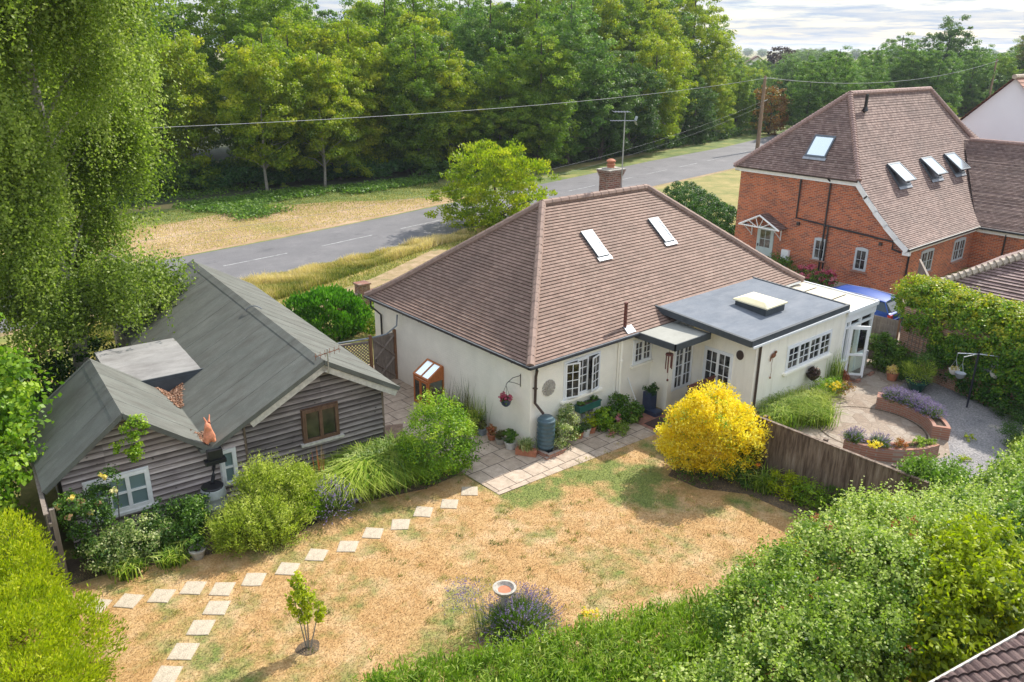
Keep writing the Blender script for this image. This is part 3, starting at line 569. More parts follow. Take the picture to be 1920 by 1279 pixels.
def sheet(name, poly, z, m, kind='structure'):
    mb = MB(); mb.quad(*[(x, y, z) for x, y in poly]); o = mb.build(name, m); o['kind'] = kind; return o
def strip(name, A, B, z, m):
    mb = MB()
    for i in range(len(A) - 1): mb.quad((*A[i], z), (*A[i + 1], z), (*B[i + 1], z), (*B[i], z))
    o = mb.build(name, m); o['kind'] = 'structure'; return o
sheet('ground', [(-1500, -1500), (3500, -1500), (3500, 3500), (-1500, 3500)], 0, 'field')
sheet('verge', [(-40, 10.2), (30, 10.8), (60, 20), (110, 36), (110, 45), (60, 35), (30, 32), (-40, 26)], 0.004, 'verge')
nearE = [(-60, 17.5), (-20, 20.6), (1.5, 22.9), (8, 23.7), (18.5, 25.5), (28.3, 27.4), (42, 29.6), (55, 31.5), (72, 35.5), (95, 41), (130, 52), (180, 72)]
farE = [(-60, 24.0), (-20, 27.4), (0, 29.7), (6.5, 30.6), (17, 32.6), (27, 34.8), (40, 37.4), (53, 40.2), (70, 43.0), (92, 48.5), (127, 60), (177, 80)]
groundmat('bank_green', [(0.32, (0.05, 0.09, 0.015)), (0.5, (0.12, 0.16, 0.028)), (0.65, (0.24, 0.22, 0.06)), (0.8, (0.36, 0.27, 0.12))], 0.4, 9)
sheet('dry_bank', [(-60, 24.2), (-20, 27.6), (0, 29.9), (6.5, 30.8), (17, 32.8), (25, 34.6), (23, 36.2), (18, 38.2), (14, 40.2), (9, 41.0), (4, 39.6), (-4, 38), (-60, 33)], 0.009, 'bank')
strip('far_verge', farE, [(a + (-1) * 0, b + d) for (a, b), d in zip(farE, [17, 15, 15, 14, 11, 7, 3, 3, 4, 5, 7, 8])], 0.005, 'bank_green')
strip('road', nearE, farE, 0.012, 'asphalt')
mbm = MB(); 
def mid(i, t): a = [(nearE[i][k] + farE[i][k]) / 2 for k in (0, 1)]; b = [(nearE[i + 1][k] + farE[i + 1][k]) / 2 for k in (0, 1)]; return V(a[0] + (b[0] - a[0]) * t, a[1] + (b[1] - a[1]) * t, 0.017)
acc = 0.0
for i in range(len(nearE) - 1):
    L = (mid(i, 1) - mid(i, 0)).length; s = 0.0
    while s < L:
        ph = (acc + s + 2.4) % 6.4
        if ph < 4.0:
            e = min(L, s + 4.0 - ph); p, q = mid(i, s / L), mid(i, e / L); nn = V(-(q - p).y, (q - p).x, 0).normalized() * 0.06; mbm.quad(tuple(p - nn), tuple(q - nn), tuple(q + nn), tuple(p + nn)); s = e + 0.001
        else: s += 6.4 - ph + 0.001
    acc += L
groundmat('road_paint', [(0.35, (0.17, 0.17, 0.175)), (0.6, (0.38, 0.38, 0.38))], 2.5, 20, 0.4)
mbm.build('road_markings', 'road_paint')['kind'] = 'structure'
strip('road_edge_dust', [(x, y - 0.5) for x, y in nearE], [(x, y + 0.05) for x, y in nearE], 0.008, 'track')
sheet('track', [(-12, 11.8), (-3, 14.6), (1, 15.9), (4, 17.2), (7.5, 18.2), (13, 21.6), (12.4, 22.4), (6.5, 19.3), (3.4, 18.2), (0.6, 17.2), (-3.5, 15.9), (-12, 13.2)], 0.009, 'track')
sheet('forest_floor', [(-80, 48), (0, 46.5), (18, 46.5), (28, 44.5), (42, 42.6), (60, 46), (95, 56), (180, 92), (170, 320), (-120, 320)], 0.010, 'forest')
sheet('mown_green', [(17, 15), (40, 17.5), (66, 30.5), (54, 30.8), (42, 29.0), (28.3, 26.8), (18.5, 24.9)], 0.010, 'mown')
LAWN = [(-13.6, 2.6), (-9.8, 1.9), (-3.4, 1.6), (-2.4, 0.2), (-2.3, -1.42), (4.2, -1.42), (4.2, -9.4), (-3, -10.2), (-11.5, -8), (-15, -3)]
sheet('lawn', LAWN, 0.012, 'lawn')
sheet('planting_bed', [(4.1, -3.3), (4.1, -9.2), (3.0, -8.4), (2.85, -5.6), (2.1, -4.6), (2.0, -3.6), (3.0, -3.2)], 0.018, 'earth')
sheet('shed_border', [(-12.3, 2.9), (-8.3, 2.4), (-3.2, 2.5), (-2.5, 1.8), (-2.5, 0.2), (-3.6, 0.15), (-5.6, 0.75), (-7.6, 0.35), (-9.4, 1.0), (-11.3, 1.7), (-12.3, 1.8)], 0.018, 'earth')
sheet('paving', [(-2.3, -1.36), (3.85, -1.72), (3.85, 0), (0, 0), (0, 9), (-2.9, 9), (-2.95, 3.4), (-2.35, 2.2)], 0.022, 'slabs')
sheet('shingle', [(-3.2, 2.2), (-2.38, 2.2), (-2.5, 3.0), (-1.9, 3.9), (-3.3, 4.6)], 0.027, 'pea_gravel')
sheet('porch_floor', [(3.85, -1.5), (5.0, -1.5), (5.0, 0), (3.85, 0)], 0.03, 'terra_tiles')
sheet('patio', [(4.2, -3.1), (15.6, -3.1), (15.2, -4.6), (12.7, -4.9), (11.4, -7.2), (9.4, -8.2), (7.3, -7.6), (4.2, -7.4)], 0.016, 'crazy_paving')
sheet('gravel_yard', [(4.2, -7.4), (7.3, -7.6), (9.4, -8.2), (11.4, -7.2), (12.7, -4.9), (15.2, -4.6), (13.8, -10.5), (6, -10.5), (4.2, -9.3)], 0.012, 'gravel')
sheet('driveway', [(14.6, -3), (24.6, -3), (24.6, 12), (14.2, 12), (14.2, -3)], 0.011, 'drive')
# stone ring set in the patio
mb = MB()
for i in range(60):
    a, b2 = 2 * math.pi * i / 60, 2 * math.pi * (i + .92) / 60
    mb.quad(*[(9.3 + r * math.cos(t), -5.8 + r * math.sin(t), 0.022) for r, t in ((1.66, a), (1.66, b2), (1.60, b2), (1.60, a))])
mb.build('patio_ring', 'earth')['kind'] = 'structure'
# stepping stones
stones = [(-11.78, 0.65), (-11.21, 0.39), (-10.62, 0.11), (-9.99, -0.06), (-9.52, -0.50), (-9.85, -1.04), (-10.34, -1.44), (-10.86, -1.91), (-11.32, -2.34), (-8.84, -0.63), (-8.08, -0.75), (-7.32, -0.69), (-6.59, -0.85), (-5.83, -0.76), (-5.11, -0.87), (-4.33, -0.76), (-3.59, -0.88), (-2.79, -0.70)]
slab_lab = ['pale stepping stone half under the yellow green conifer hedge, leftmost of the row', 'second stepping stone from the yellow green conifer hedge', 'third stepping stone from the yellow green conifer hedge', 'mossy grey stepping stone in the row just before the path forks', 'stepping stone at the fork where the two paths meet', 'first stepping stone of the branch running towards the viewer, just below the fork', 'second stepping stone of the branch below the fork', 'third stepping stone of the branch below the fork', 'lowest stepping stone of the branch, cut by the bottom edge',
 'first stepping stone right of the fork on the way to the paving', 'second stepping stone right of the fork, above the sapling', 'third stepping stone right of the fork, below the juniper', 'fourth stepping stone right of the fork, before the lavender by the shed', 'fifth stepping stone right of the fork, below the lavender by the shed', 'sixth stepping stone right of the fork, fourth from the paving', 'third stepping stone from the paving, below the arching grasses', 'second stepping stone from the paving', 'stepping stone touching the paving corner beside the round green bush']
simple('step_stone', (0.44, 0.37, 0.28), 0.9, 0.22, 7, 0.6, 45, fine=.35)
rs = random.Random(3); me0 = None
for (x, y), lb in zip(stones, slab_lab):
    mb = MB(); w = .225; q = [(-w, -w), (w, -w), (w, w), (-w, w)]; q = [(a + rs.uniform(-.012, .012), b + rs.uniform(-.012, .012)) for a, b in q]
    ang = rs.uniform(-.08, .08) - 0.74
    q = [(a * math.cos(ang) - b * math.sin(ang) + x, a * math.sin(ang) + b * math.cos(ang) + y) for a, b in q]
    q = [q[0], ((q[0][0] + q[1][0]) / 2 + rs.uniform(-.012, .008), (q[0][1] + q[1][1]) / 2 + rs.uniform(-.012, .008)), q[1], q[2], ((q[2][0] + q[3][0]) / 2 + rs.uniform(-.008, .012), (q[2][1] + q[3][1]) / 2 + rs.uniform(-.01, .01)), q[3]]
    mb.prism(q, 0.0, 0.026); i = mb.prism([((a - x) * .96 + x, (b - y) * .96 + y) for a, b in q], 0.024, 0.030)
    tag(mb.build('stepping_stone', 'step_stone', loc=(x, y, 0)), lb, 'stepping stone', 'stepping stones across the lawn')
# lawn grass blades (stuff)
rng = np.random.default_rng(5); pts = scatter(rng, LAWN, 230000)
d = np.hypot(pts[:, 0] + 14.3, pts[:, 1] + 15.8); pts = pts[rng.random(len(pts)) < np.clip(1.5 - d / 26, 0.3, 1)]
for (x, y) in stones: pts = pts[(np.hypot(pts[:, 0] - x, pts[:, 1] - y) > .27 + .04 * np.sin(pts[:, 0] * 40))]
g = blades('lawn_grass', 'lawn_blade', pts, 0.022, 0.010, 6, lean=1.3, z0=0.012, tint=np.random.default_rng(7).random(len(pts))); tag(g, 'short dry straw coloured grass of the garden lawn', 'grass', kind='stuff')
# tall dry grass beside the road
rng = np.random.default_rng(8)
P1 = scatter(rng, [(-6, 19.6), (1.5, 19.6), (6, 20.9), (13, 23.0), (20, 23.5), (26, 25.6), (28, 27), (18.5, 25.2), (8, 23.4), (1.5, 22.6), (-6, 22.0)], 46000)
P2 = scatter(rng, [(-8, 17.5), (2, 19.0), (8, 21.2), (13, 22.8), (10, 22.9), (2, 21), (-8, 20)], 16000)
PP = np.vstack([P1, P2]); nzv = np.sin(PP[:, 0] * 1.7 + np.sin(PP[:, 1] * 2.1) * 1.5) * np.cos(PP[:, 1] * 1.3 + PP[:, 0] * .6) + .5 * np.sin(PP[:, 0] * .55 + 1)
tn = np.clip(0.74 + 0.36 * nzv + rng.normal(0, .2, len(PP)) - np.clip((21.2 + (PP[:, 0]) * .14 - PP[:, 1]), 0, 1.5) * .40, 0, 1)
g = blades('tall_grass', 'lf_dry', PP, np.clip(0.30 + 0.15 * nzv, .12, .6), 0.03, 9, lean=0.6, z0=0.004, tint=tn); tag(g, 'tall dry meadow grass in the strip along the near edge of the road', 'grass', kind='stuff')
P3 = scatter(rng, [(-8, 12.6), (3, 15.4), (13, 20.5), (17, 24), (8, 22.2), (-8, 18.5)], 26000); P3 = P3[~in_poly(P3, [(-12, 11.8), (-3, 14.6), (1, 15.9), (4, 17.2), (7.5, 18.2), (13, 21.6), (12.4, 22.4), (6.5, 19.3), (3.4, 18.2), (0.6, 17.2), (-3.5, 15.9), (-12, 13.2)])]; g = blades('verge_grass', 'lf_dry', P3, 0.10, 0.03, 10, lean=0.8, z0=0.004, tint=np.clip(rng.normal(.32, .2, len(P3)), 0, 1)); tag(g, 'short green and straw verge grass beside the dirt track', 'grass', kind='stuff')
P6 = scatter(rng, [(-10, 28.6), (0, 30.2), (17, 33.2), (26, 35.2), (27, 44), (5, 44), (-10, 42)], 30000); g = blades('bank_grass', 'lf_dry', P6, .09, .045, 12, lean=.9, z0=.006, tint=np.clip(.70 - np.clip((P6[:, 1] - 37.5 + .1 * P6[:, 0]) * .12, -.1, .6) + rng.normal(0, .2, len(P6)), 0, 1)); tag(g, 'sparse dry grass on the bare bank across the road', 'grass', kind='stuff')
# bracken under the wood
rng = np.random.default_rng(11); P4 = scatter(rng, [(8, 50), (20, 47.8), (28, 47), (36, 46), (38, 50), (34, 55), (8, 57)], 2300)
i4 = np.repeat(np.arange(len(P4)), 26); off = rng.normal(0, .45, (len(i4), 2)); z4 = 0.45 + 0.8 * rng.random(len(i4)) + 0.4 * np.sin(P4[i4, 0] * 1.1) * np.cos(P4[i4, 1])
PB = np.column_stack([P4[i4] + off, np.maximum(z4, .1)]); NB = unit(rng.normal(0, .45, (len(PB), 3)) + [0, -.2, 1]); A, S = frames(rng, NB)
g = leafobj('bracken', PB, A, S, .38, .13, rng.normal(.55, .2, len(PB)) + rng.normal(0, .12, len(P4))[i4], 'lf_bracken'); tag(g, 'dense dark green bracken under the edge of the wood', 'bracken', kind='stuff')
P5 = np.vstack([scatter(rng, [(6, 41.5), (19, 43.5), (17, 46), (5, 45)], 500), scatter(rng, [(7, 37), (11, 38.5), (10, 42), (7, 42)], 160), scatter(rng, [(18, 41.5), (27, 42.5), (28, 44.5), (18, 45)], 450), scatter(rng, [(0, 47), (14, 48), (12, 56), (0, 56)], 350)])
i5 = np.repeat(np.arange(len(P5)), 14); PB = np.column_stack([P5[i5] + rng.normal(0, .35, (len(i5), 2)), .05 + .3 * rng.random(len(i5))]); NB = unit(rng.normal(0, .5, (len(PB), 3)) + [0, 0, 1]); A, S = frames(rng, NB)
g = leafobj('weeds', PB, A, S, .24, .12, rng.normal(.6, .2, len(PB)), 'lf_green'); tag(g, 'low green weeds and nettles on the bank before the wood', 'weeds', kind='stuff')
# scattered greener tufts and plantain rosettes that break the dry lawn
rng = np.random.default_rng(15); tc_ = scatter(rng, LAWN, 330); tc_ = tc_[[not any(abs(x - a) < .33 and abs(y - b) < .33 for a, b in stones) for x, y in tc_]]
tt = np.repeat(tc_, 26, 0) + rng.normal(0, .055, (len(tc_) * 26, 2)); tv_ = np.repeat(np.clip(rng.normal(.40, .28, len(tc_)), 0, 1), 26) + rng.normal(0, .08, len(tt))
g = blades('lawn_tufts', 'lf_dry', tt, .055, .012, 16, lean=1.0, z0=.012, tint=tv_); tag(g, 'small tufts of coarser green and straw grass dotted over the lawn', 'grass', kind='stuff')
X_, Y_, Z_ = V(1, 0, 0), V(0, 1, 0), V(0, 0, 1)
def window(parent, o, U, N, w, h, ncas, pn, fm='white_upvc', glass='dark_glass', sill=True, name='window', fr=0.055, label=None, opens=(), sillm='render_cream', arch=False, proud=0.035, transom=None):
    "o = lower left corner on the wall face, U along the wall, N out of it"
    mb = MB(); gl = MB(); nx, ny = pn
    mb.ob(o, U, Z_, N, 0, w, 0, fr, 0, proud); mb.ob(o, U, Z_, N, 0, w, h - fr, h, 0, proud)
    mb.ob(o, U, Z_, N, 0, fr, fr, h - fr, 0, proud); mb.ob(o, U, Z_, N, w - fr, w, fr, h - fr, 0, proud)
    if arch:
        k = 7; pts = [(0, h)] + [(w * i / k, h + 0.07 * math.sin(math.pi * i / k)) for i in range(1, k)] + [(w, h)]
        mb.prism(pts, 0.001, proud - .002, o=o, U=U, Vv=Z_, N=N)
    cw = (w - 2 * fr) / ncas
    for c in range(ncas):
        x0 = fr + c * cw; x1 = x0 + cw; of = 0; s = 0.045
        U2, N2, oo = U, N, Vector(o)
        if c in opens:
            a = opens[c]; left = a > 0; piv = Vector(o) + U * (x0 if left else x1); sa, ca = math.sin(abs(a)) * (1 if left else -1), math.cos(a)
            U2 = U * ca + N * sa; N2 = N * ca - U * sa
            oo = piv - U2 * (x0 if left else x1) + N * (proud * .8); gl.ob(o, U, Z_, N, x0, x1, fr, h - fr, 0.002, 0.006)
        d = proud + (0.012 if c not in opens else 0.0)
        mb.ob(oo, U2, Z_, N2, x0, x1, fr, fr + s, 0.008, d); mb.ob(oo, U2, Z_, N2, x0, x1, h - fr - s, h - fr, 0.008, d)
        mb.ob(oo, U2, Z_, N2, x0, x0 + s, fr + s, h - fr - s, 0.008, d); mb.ob(oo, U2, Z_, N2, x1 - s, x1, fr + s, h - fr - s, 0.008, d)
        for i in range(1, nx): xm = x0 + s + (cw - 2 * s) * i / nx; mb.ob(oo, U2, Z_, N2, xm - .011, xm + .011, fr + s, h - fr - s, 0.010, d - .014)
        for j in range(1, ny): zm = fr + s + (h - 2 * fr - 2 * s) * j / ny; mb.ob(oo, U2, Z_, N2, x0 + s, x1 - s, zm - .011, zm + .011, 0.009, d - .016)
        if transom: zm = h * transom; mb.ob(oo, U2, Z_, N2, x0 + s, x1 - s, zm - .025, zm + .025, 0.009, d - .006)
        gl.ob(oo, U2, Z_, N2, x0 + s, x1 - s, fr + s, h - fr - s, 0.006, 0.013)
    f = mb.build(name, fm, parent); gl.build('pane', glass, f)
    if label: f['label'] = label
    if sill: m2 = MB(); m2.ob(o, U, Z_, N, -.1, w + .1, -.075, -.003, 0.0, 0.11); m2.build('sill', sillm, f)
    return f
def gutter(mb, a, b, r=0.06, n=7):
    a, b = Vector(a), Vector(b); mb.tube([a, b], r, n)
def roofwindow(parent, c, U, S, N, w, l, opened=0.0, lead=True, glass='sky_glass'):
    "c = middle of the lower edge; U across, S up the slope"
    mb = MB(); t = .07
    for a0, a1, b0, b1 in ((-w / 2, w / 2, 0, .09), (-w / 2, w / 2, l - .11, l), (-w / 2, -w / 2 + .08, .09, l - .11), (w / 2 - .08, w / 2, .09, l - .11)): mb.ob(c, U, S, N, a0, a1, b0, b1, -.02, t)
    f = mb.build('roof_window', 'roof_frame', parent)
    if opened:
        piv = Vector(c) + S * l + N * .08; rot = Matrix.Rotation(opened, 3, U); S2 = rot @ S; N2 = rot @ N
        if (S2 * -l).dot(N) < 0: rot = Matrix.Rotation(-opened, 3, U); S2 = rot @ S; N2 = rot @ N
        c2 = piv - S2 * l; g = MB(); g.ob(c2, U, S2, N2, -w / 2 + .07, w / 2 - .07, .07, l - .1, -.0, .03); g.build('pane', glass, f)
        m = MB()
        for a0, a1, b0, b1 in ((-w / 2, w / 2, 0, .07), (-w / 2, w / 2, l - .1, l), (-w / 2, -w / 2 + .07, .07, l - .1), (w / 2 - .07, w / 2, .07, l - .1)): m.ob(c2, U, S2, N2, a0, a1, b0, b1, -.03, .045)
        m.build('sash', 'roof_frame', f); d = MB(); d.ob(c, U, S, N, -w / 2 + .08, w / 2 - .08, .09, l - .11, .0, .01); d.build('opening', 'car_dark', f)
    else:
        g = MB(); g.ob(c, U, S, N, -w / 2 + .08, w / 2 - .08, .09, l - .11, .02, .055); g.build('pane', glass, f)
    if lead: m = MB(); m.ob(c, U, S, N, -w / 2 - .06, w / 2 + .06, -.17, 0, .02, .035); m.build('flashing', 'lead', f)
    return f

# ================================================================ BUNGALOW
BX, BY, ZE, OV = 13.9, 8.5, 2.80, 0.2
bun = thing('bungalow', 'cream painted bungalow with a brown tiled hipped roof in the middle of the garden', 'house')
def prof(d):
    if d < 1.0: return 0.60 * d + 0.10 * d * d
    return 0.70 + (d - 1.0) * (3.47 - 0.70) / 3.45
RUN = (BY + 2 * OV) / 2
mb = MB(); mb.box(0, BX, 0, BY, 0, ZE - .03); mb.build('wall', 'painted_brick', bun)
mb = MB(); mb.box(-.012, .25, -.012, 0.0, 0, ZE - .05); mb.build('corner_render', 'render_cream', bun)
rt = MB(); rr = random.Random(1); x0, x1, y0, y1 = -OV, BX + OV, -OV, BY + OV; LX, LY = x1 - x0, y1 - y0
def mapper(o, U, D):
    o = Vector(o)
    def f(u, d, off): return tuple(o + U * u + D * d + Z_ * (ZE + prof(d) + off))
    return f
G = 0.094
courses(rt, [(0, 0), (LX, 0), (LX - RUN, RUN), (RUN, RUN)], G, .028, mapper((x0, y0, 0), X_, Y_), .24, rr, jit=.12)
courses(rt, [(0, 0), (LX, 0), (LX - RUN, RUN), (RUN, RUN)], G, .022, mapper((x1, y1, 0), -X_, -Y_), .24, rr)
courses(rt, [(0, 0), (LY, 0), (LY / 2, RUN)], G, .030, mapper((x0, y1, 0), -Y_, X_), .24, rr, jit=.12)
courses(rt, [(0, 0), (LY, 0), (LY / 2, RUN)], G, .022, mapper((x1, y0, 0), Y_, -X_), .24, rr)
roof = rt.build('roof', 'tiles_brown', bun)
cp = MB(); ds = [0, .3, .6, 1.0, 1.6, 2.6, 3.6, RUN]
for cx, cy, sx_, sy_ in ((x0, y0, 1, 1), (x0, y1, 1, -1), (x1, y0, -1, 1), (x1, y1, -1, -1)):
    caps(cp, [(cx + sx_ * d, cy + sy_ * d, ZE + prof(d) + .015) for d in ds], .125, .36, .06)
caps(cp, [(x0 + RUN, (y0 + y1) / 2, ZE + prof(RUN) + .02), (x1 - RUN, (y0 + y1) / 2, ZE + prof(RUN) + .02)], .115, .40, .10)
cp.build('ridge_tiles', 'ridge_tile', roof, smooth=True)
nb = MB()   # mortar dabs / nails on the hips
for d in np.arange(.2, RUN, .24):
    for cx, cy, sx_, sy_ in ((x0, y0, 1, 1), (x0, y1, 1, -1)):
        for s_ in (-.07, .07): p = V(cx + sx_ * d + s_ * .7, cy + sy_ * d - s_ * .7 * sy_, ZE + prof(d) + .12); nb.ob(p, X_, Y_, Z_, -.013, .013, -.013, .013, -.02, .012)
nb.build('hip_nails', 'soil', roof)
def slopept(x, d, off=0.0): return V(x, y0 + d, ZE + prof(d) + off)
Sd = (slopept(0, 3.2) - slopept(0, 2.2)).normalized(); Nd = X_.cross(Sd)
for xx in (5.22, 8.70): roofwindow(bun, slopept(xx, 2.42, .03), X_, Sd, Nd, .54, 1.12)
mb = MB(); gutter(mb, (x0 - .05, y0 - .02, ZE - .02), (x0 - .05, y1, ZE - .02)); gutter(mb, (x0 - .06, y0 - .05, ZE - .02), (4.35, y0 - .05, ZE - .02)); lip = MB(); lip.box(x0 - .09, 4.3, y0 - .105, y0 - .085, ZE + .022, ZE + .045); lip.box(x0 - .105, x0 - .09, y0 - .1, y1, ZE + .022, ZE + .04); lip.build('gutter_lip_highlight', 'lead', bun)  # pale strip along the gutter lip stands in for its white highlight
for yy in np.arange(.6, 8.5, .95): mb.box(-.2, .01, yy, yy + .05, ZE - .13, ZE - .05)
mb.tube([(x0 + .02, y0 + .05, ZE - .05), (.12, -.12, ZE - .12), (.12, -.12, ZE - .25)], .04, 8)
mb.tube([(x0 - .03, 8.35, ZE - .05), (x0 - .03, 8.35, ZE - .3), (-.07, 7.95, ZE - .55), (-.07, 7.95, 0.1)], .036, 8)
mb.build('gutter', 'black_plastic', bun)
mb = MB(); mb.tube([(.12, -.14, ZE - .2), (.12, -.09, ZE - .42), (.12, -.08, 1.55), (.30, -.25, 1.22)], .042, 8); mb.box(.07, .17, -.13, 0, 2.0, 2.03); mb.build('downpipe', 'brown_plastic', bun)
mb = MB(); mb.box(x0 + .01, x1 - .01, y0 + .01, y0 + .03, ZE - .10, ZE - .01); mb.box(x0 + .01, x0 + .03, y0 + .03, y1, ZE - .10, ZE - .01); mb.build('fascia', 'white_upvc', bun)
# pipes on the front wall
mb = MB(); mb.tube([(3.80, -.05, ZE - .05), (3.80, -.05, .05)], .055, 10); mb.tube([(3.70, -.04, ZE - .05), (3.70, -.04, .05)], .028, 8); mb.tube([(3.80, -.05, 1.9), (3.80, -.05, 1.98)], .08, 10); mb.build('soil_pipe', 'render_cream', bun)
mb = MB(); mb.tube([slopept(4.02, .25, -.1), slopept(4.02, .25, .82)], .055, 10); mb.tube([slopept(4.02, .25, .82), slopept(4.02, .25, .86)], .062, 10); mb.build('vent_stub', 'copper_red', bun)
mb = MB(); mb.ob(slopept(4.10, .08, .035), X_, Sd, Nd, -.16, .22, -.06, .22, 0, .012); mb.build('pipe_flashing', 'lead', bun)
w = window(bun, (1.32, 0, 1.26), X_, -Y_, 1.56, 1.24, 3, (2, 4), opens={0: .30, 2: -.30}, label='white three light cottage pane window on the front wall')
w = window(bun, (4.42, 0, 1.62), X_, -Y_, .92, .84, 2, (2, 3), label='small white two light window beside the porch')
# porch
mb = MB(); mb.box(5.36, 6.62, -.75, 0.0, 0, 2.68); mb.build('porch_wall', 'render_cream', bun)
mb = MB(); mb.box(5.32, 5.46, -.79, -.66, 0, 2.65); mb.build('porch_post', 'render_cream', bun)
mb = MB(); mb.box(4.42, 6.16, -1.66, .4, 2.70, 2.79); mb.build('porch_roof', 'felt_porch', bun)
mb = MB(); mb.box(4.38, 4.42, -1.70, 0.1, 2.60, 2.815); mb.box(4.38, 6.16, -1.70, -1.66, 2.60, 2.815); mb.build('porch_fascia', 'felt_edge', bun)
window(bun, (5.58, -.75, .62), X_, -Y_, .98, 1.72, 2, (2, 4), name='porch_window', sill=False)
# flat roofed extension
mb = MB(); mb.box(6.6, 12.15, -3.1, 0.0, 0, 2.84); mb.build('extension_wall', 'render_streaky', bun)
def fr(x, y, off=0.0): return (x, y, 2.95 + (y + 3.22) * .070 + off)
mb = MB(); q = [(6.08, -3.22), (11.9, -3.22), (11.55, .75), (5.95, .75)]
vs = [fr(*p) for p in q]; lo_ = [fr(p[0], p[1], -.14) for p in q]; mb.quad(*vs)
for i in range(4): j = (i + 1) % 4; mb.quad(lo_[i], lo_[j], vs[j], vs[i])
mb.quad(*lo_[::-1]); er = mb.build('extension_roof', 'felt_blue', bun)
mb = MB()
def edge(a, b, w_, h_): 
    a, b = Vector(a), Vector(b); U = (b - a); L = U.length; U.normalize(); S2 = Z_.cross(U).normalized(); mb.ob(a, U, S2, U.cross(S2), -.02, L + .02, -w_, .05, -.17, h_)
edge(fr(6.08, -3.22), fr(11.9, -3.22), .05, .035); edge(fr(5.95, .75), fr(6.08, -3.22), .05, .035); edge(fr(11.9, -3.22), fr(11.55, .75), .03, .03)
mb.build('roof_edge', 'felt_edge', er)
mb = MB(); mb.box(6.1, 11.92, -3.31, -3.27, 2.73, 2.80); mb.build('white_gutter', 'white_upvc', er)
mb = MB()
for xs_ in (7.25, 8.2, 10.35, 11.3):
    break; mb = MB(); mb.quad(fr(xs_, -3.2, .006), fr(xs_ + .09, -3.2, .002), fr(xs_ + .09, .7, .002), fr(xs_, .7, .006)); mb.build('felt_seam', 'felt_edge', er)
mb = MB()   # upstand against the tiles + loose cable over the flat roof
mb.tube([(5.95, .62, 3.24), (7.5, .70, 3.27), (9.5, .72, 3.27), (11.55, .72, 3.27)], .03, 6); mb.build('roof_flashing', 'lead', er)
mb = MB(); zt = lambda y: fr(0, y)[2]
mb.prism([(8.35, -2.22), (9.45, -2.22), (9.55, -.95), (8.45, -.95)], zt(-1.6) - .06, zt(-1.6) + .21); f = mb.build('skylight', 'felt_edge', bun)
mb = MB(); zz = zt(-1.6) + .21; mb.prism([(8.28, -2.29), (9.50, -2.29), (9.62, -.88), (8.40, -.88)], zz, zz + .05)
for k in range(5): a = k / 5 * .45; mb.prism([(8.33 + a * .6, -2.24 + a * .6), (9.46 - a * .6, -2.24 + a * .6), (9.57 - a * .6, -.93 - a * .6), (8.45 + a * .6, -.93 - a * .6)], zz + .05 + k * .016, zz + .068 + k * .016)
mb.build('dome', 'lamp_cream', f)
window(bun, (8.42, -3.1, 1.30), X_, -Y_, 2.78, .90, 4, (2, 3), label='long white cottage pane window of the extension')
fw = window(bun, (6.6, -1.22, .12), -Y_, -X_, 1.10, 2.02, 2, (2, 5), name='french_window', sill=False)
mb = MB(); mb.ob((6.6, -2.55, 2.22), -Y_, Z_, -X_, -.02, .02, -.02, .02, 0, .02); mb.v = []; mb.f = []
mb.prism([(.13 * math.cos(t), .16 * math.sin(t)) for t in np.arange(0, 6.28, .4)], 0, .03, o=(6.6, -2.55, 2.2), U=-Y_, Vv=Z_, N=-X_); mb.build('air_vent', 'brown_plastic', bun)
mb = MB(); mb.tube([(6.75, -3.15, 2.8), (6.75, -3.15, 0)], .04, 8); mb.build('extension_downpipe', 'brown_plastic', bun)
# conservatory
con = MB(); con.box(12.15, 12.45, -3.15, -2.95, 0, .72); con.box(13.25, 14.20, -3.15, -2.95, 0, .72); con.box(14.0, 14.20, -2.95, 0, 0, .72); cw_ = con.build('conservatory_wall', 'render_cream', bun)
mb = MB()
for x in (12.15, 12.46, 13.24, 14.14): mb.box(x - .05, x + .05, -3.13, -2.99, 0 if 12.4 < x < 13.3 else .72, 2.34)
mb.box(12.12, 14.175, -3.145, -2.99, 2.22, 2.56); mb.box(12.15, 14.14, -3.12, -3.0, 1.96, 2.03)
for y in (-2.0, -1.0, 0): mb.box(14.09, 14.18, y - .035, y + .035, .72, 2.34)
mb.box(14.08, 14.18, -2.99, 0, 2.34, 2.55); mb.box(14.09, 14.17, -2.99, 0, 1.96, 2.02)
mb.box(12.2, 12.5, -3.2, -3.0, .72, .77); mb.box(13.25, 14.0, -3.25, -2.95, .72, .77); mb.box(14.13, 14.0, -3.2, -3.06, 2.25, 2.5)
cf = mb.build('conservatory_frame', 'white_upvc', bun)
mb = MB(); mb.box(12.185, 12.43, -3.065, -3.055, .77, 2.34); mb.box(13.275, 14.11, -3.065, -3.055, .77, 2.34); mb.box(12.495, 13.21, -3.065, -3.055, 2.03, 2.34); mb.box(14.13, 14.14, -2.97, -.02, .77, 2.34); mb.build('pane', 'clear_glass', cf)
mb = MB(); mb.prism([(12.05, -3.18), (14.23, -3.18), (14.5, .6), (12.05, .6)], 2.57, 2.63); cr_ = mb.build('conservatory_roof', 'poly_roof', bun)
mb = MB(); mb.box(12.05, 14.23, -3.23, -3.17, 2.52, 2.67)
for y in (-2.0, -.8, .4): mb.box(12.05, 14.1, y - .03, y + .03, 2.63, 2.585)
mb.ob((14.23, -3.18, 2.6), V(.27, 3.78, 0).normalized(), Z_, V(-3.78, .27, 0).normalized(), 0, 3.8, -.08, .07, -.03, .03); mb.build('roof_bar', 'white_upvc', cr_)
mb = MB(); mb.box(12.16, 13.99, -2.94, -.02, .01, .04); mb.build('conservatory_floor', 'floor_tan', bun)
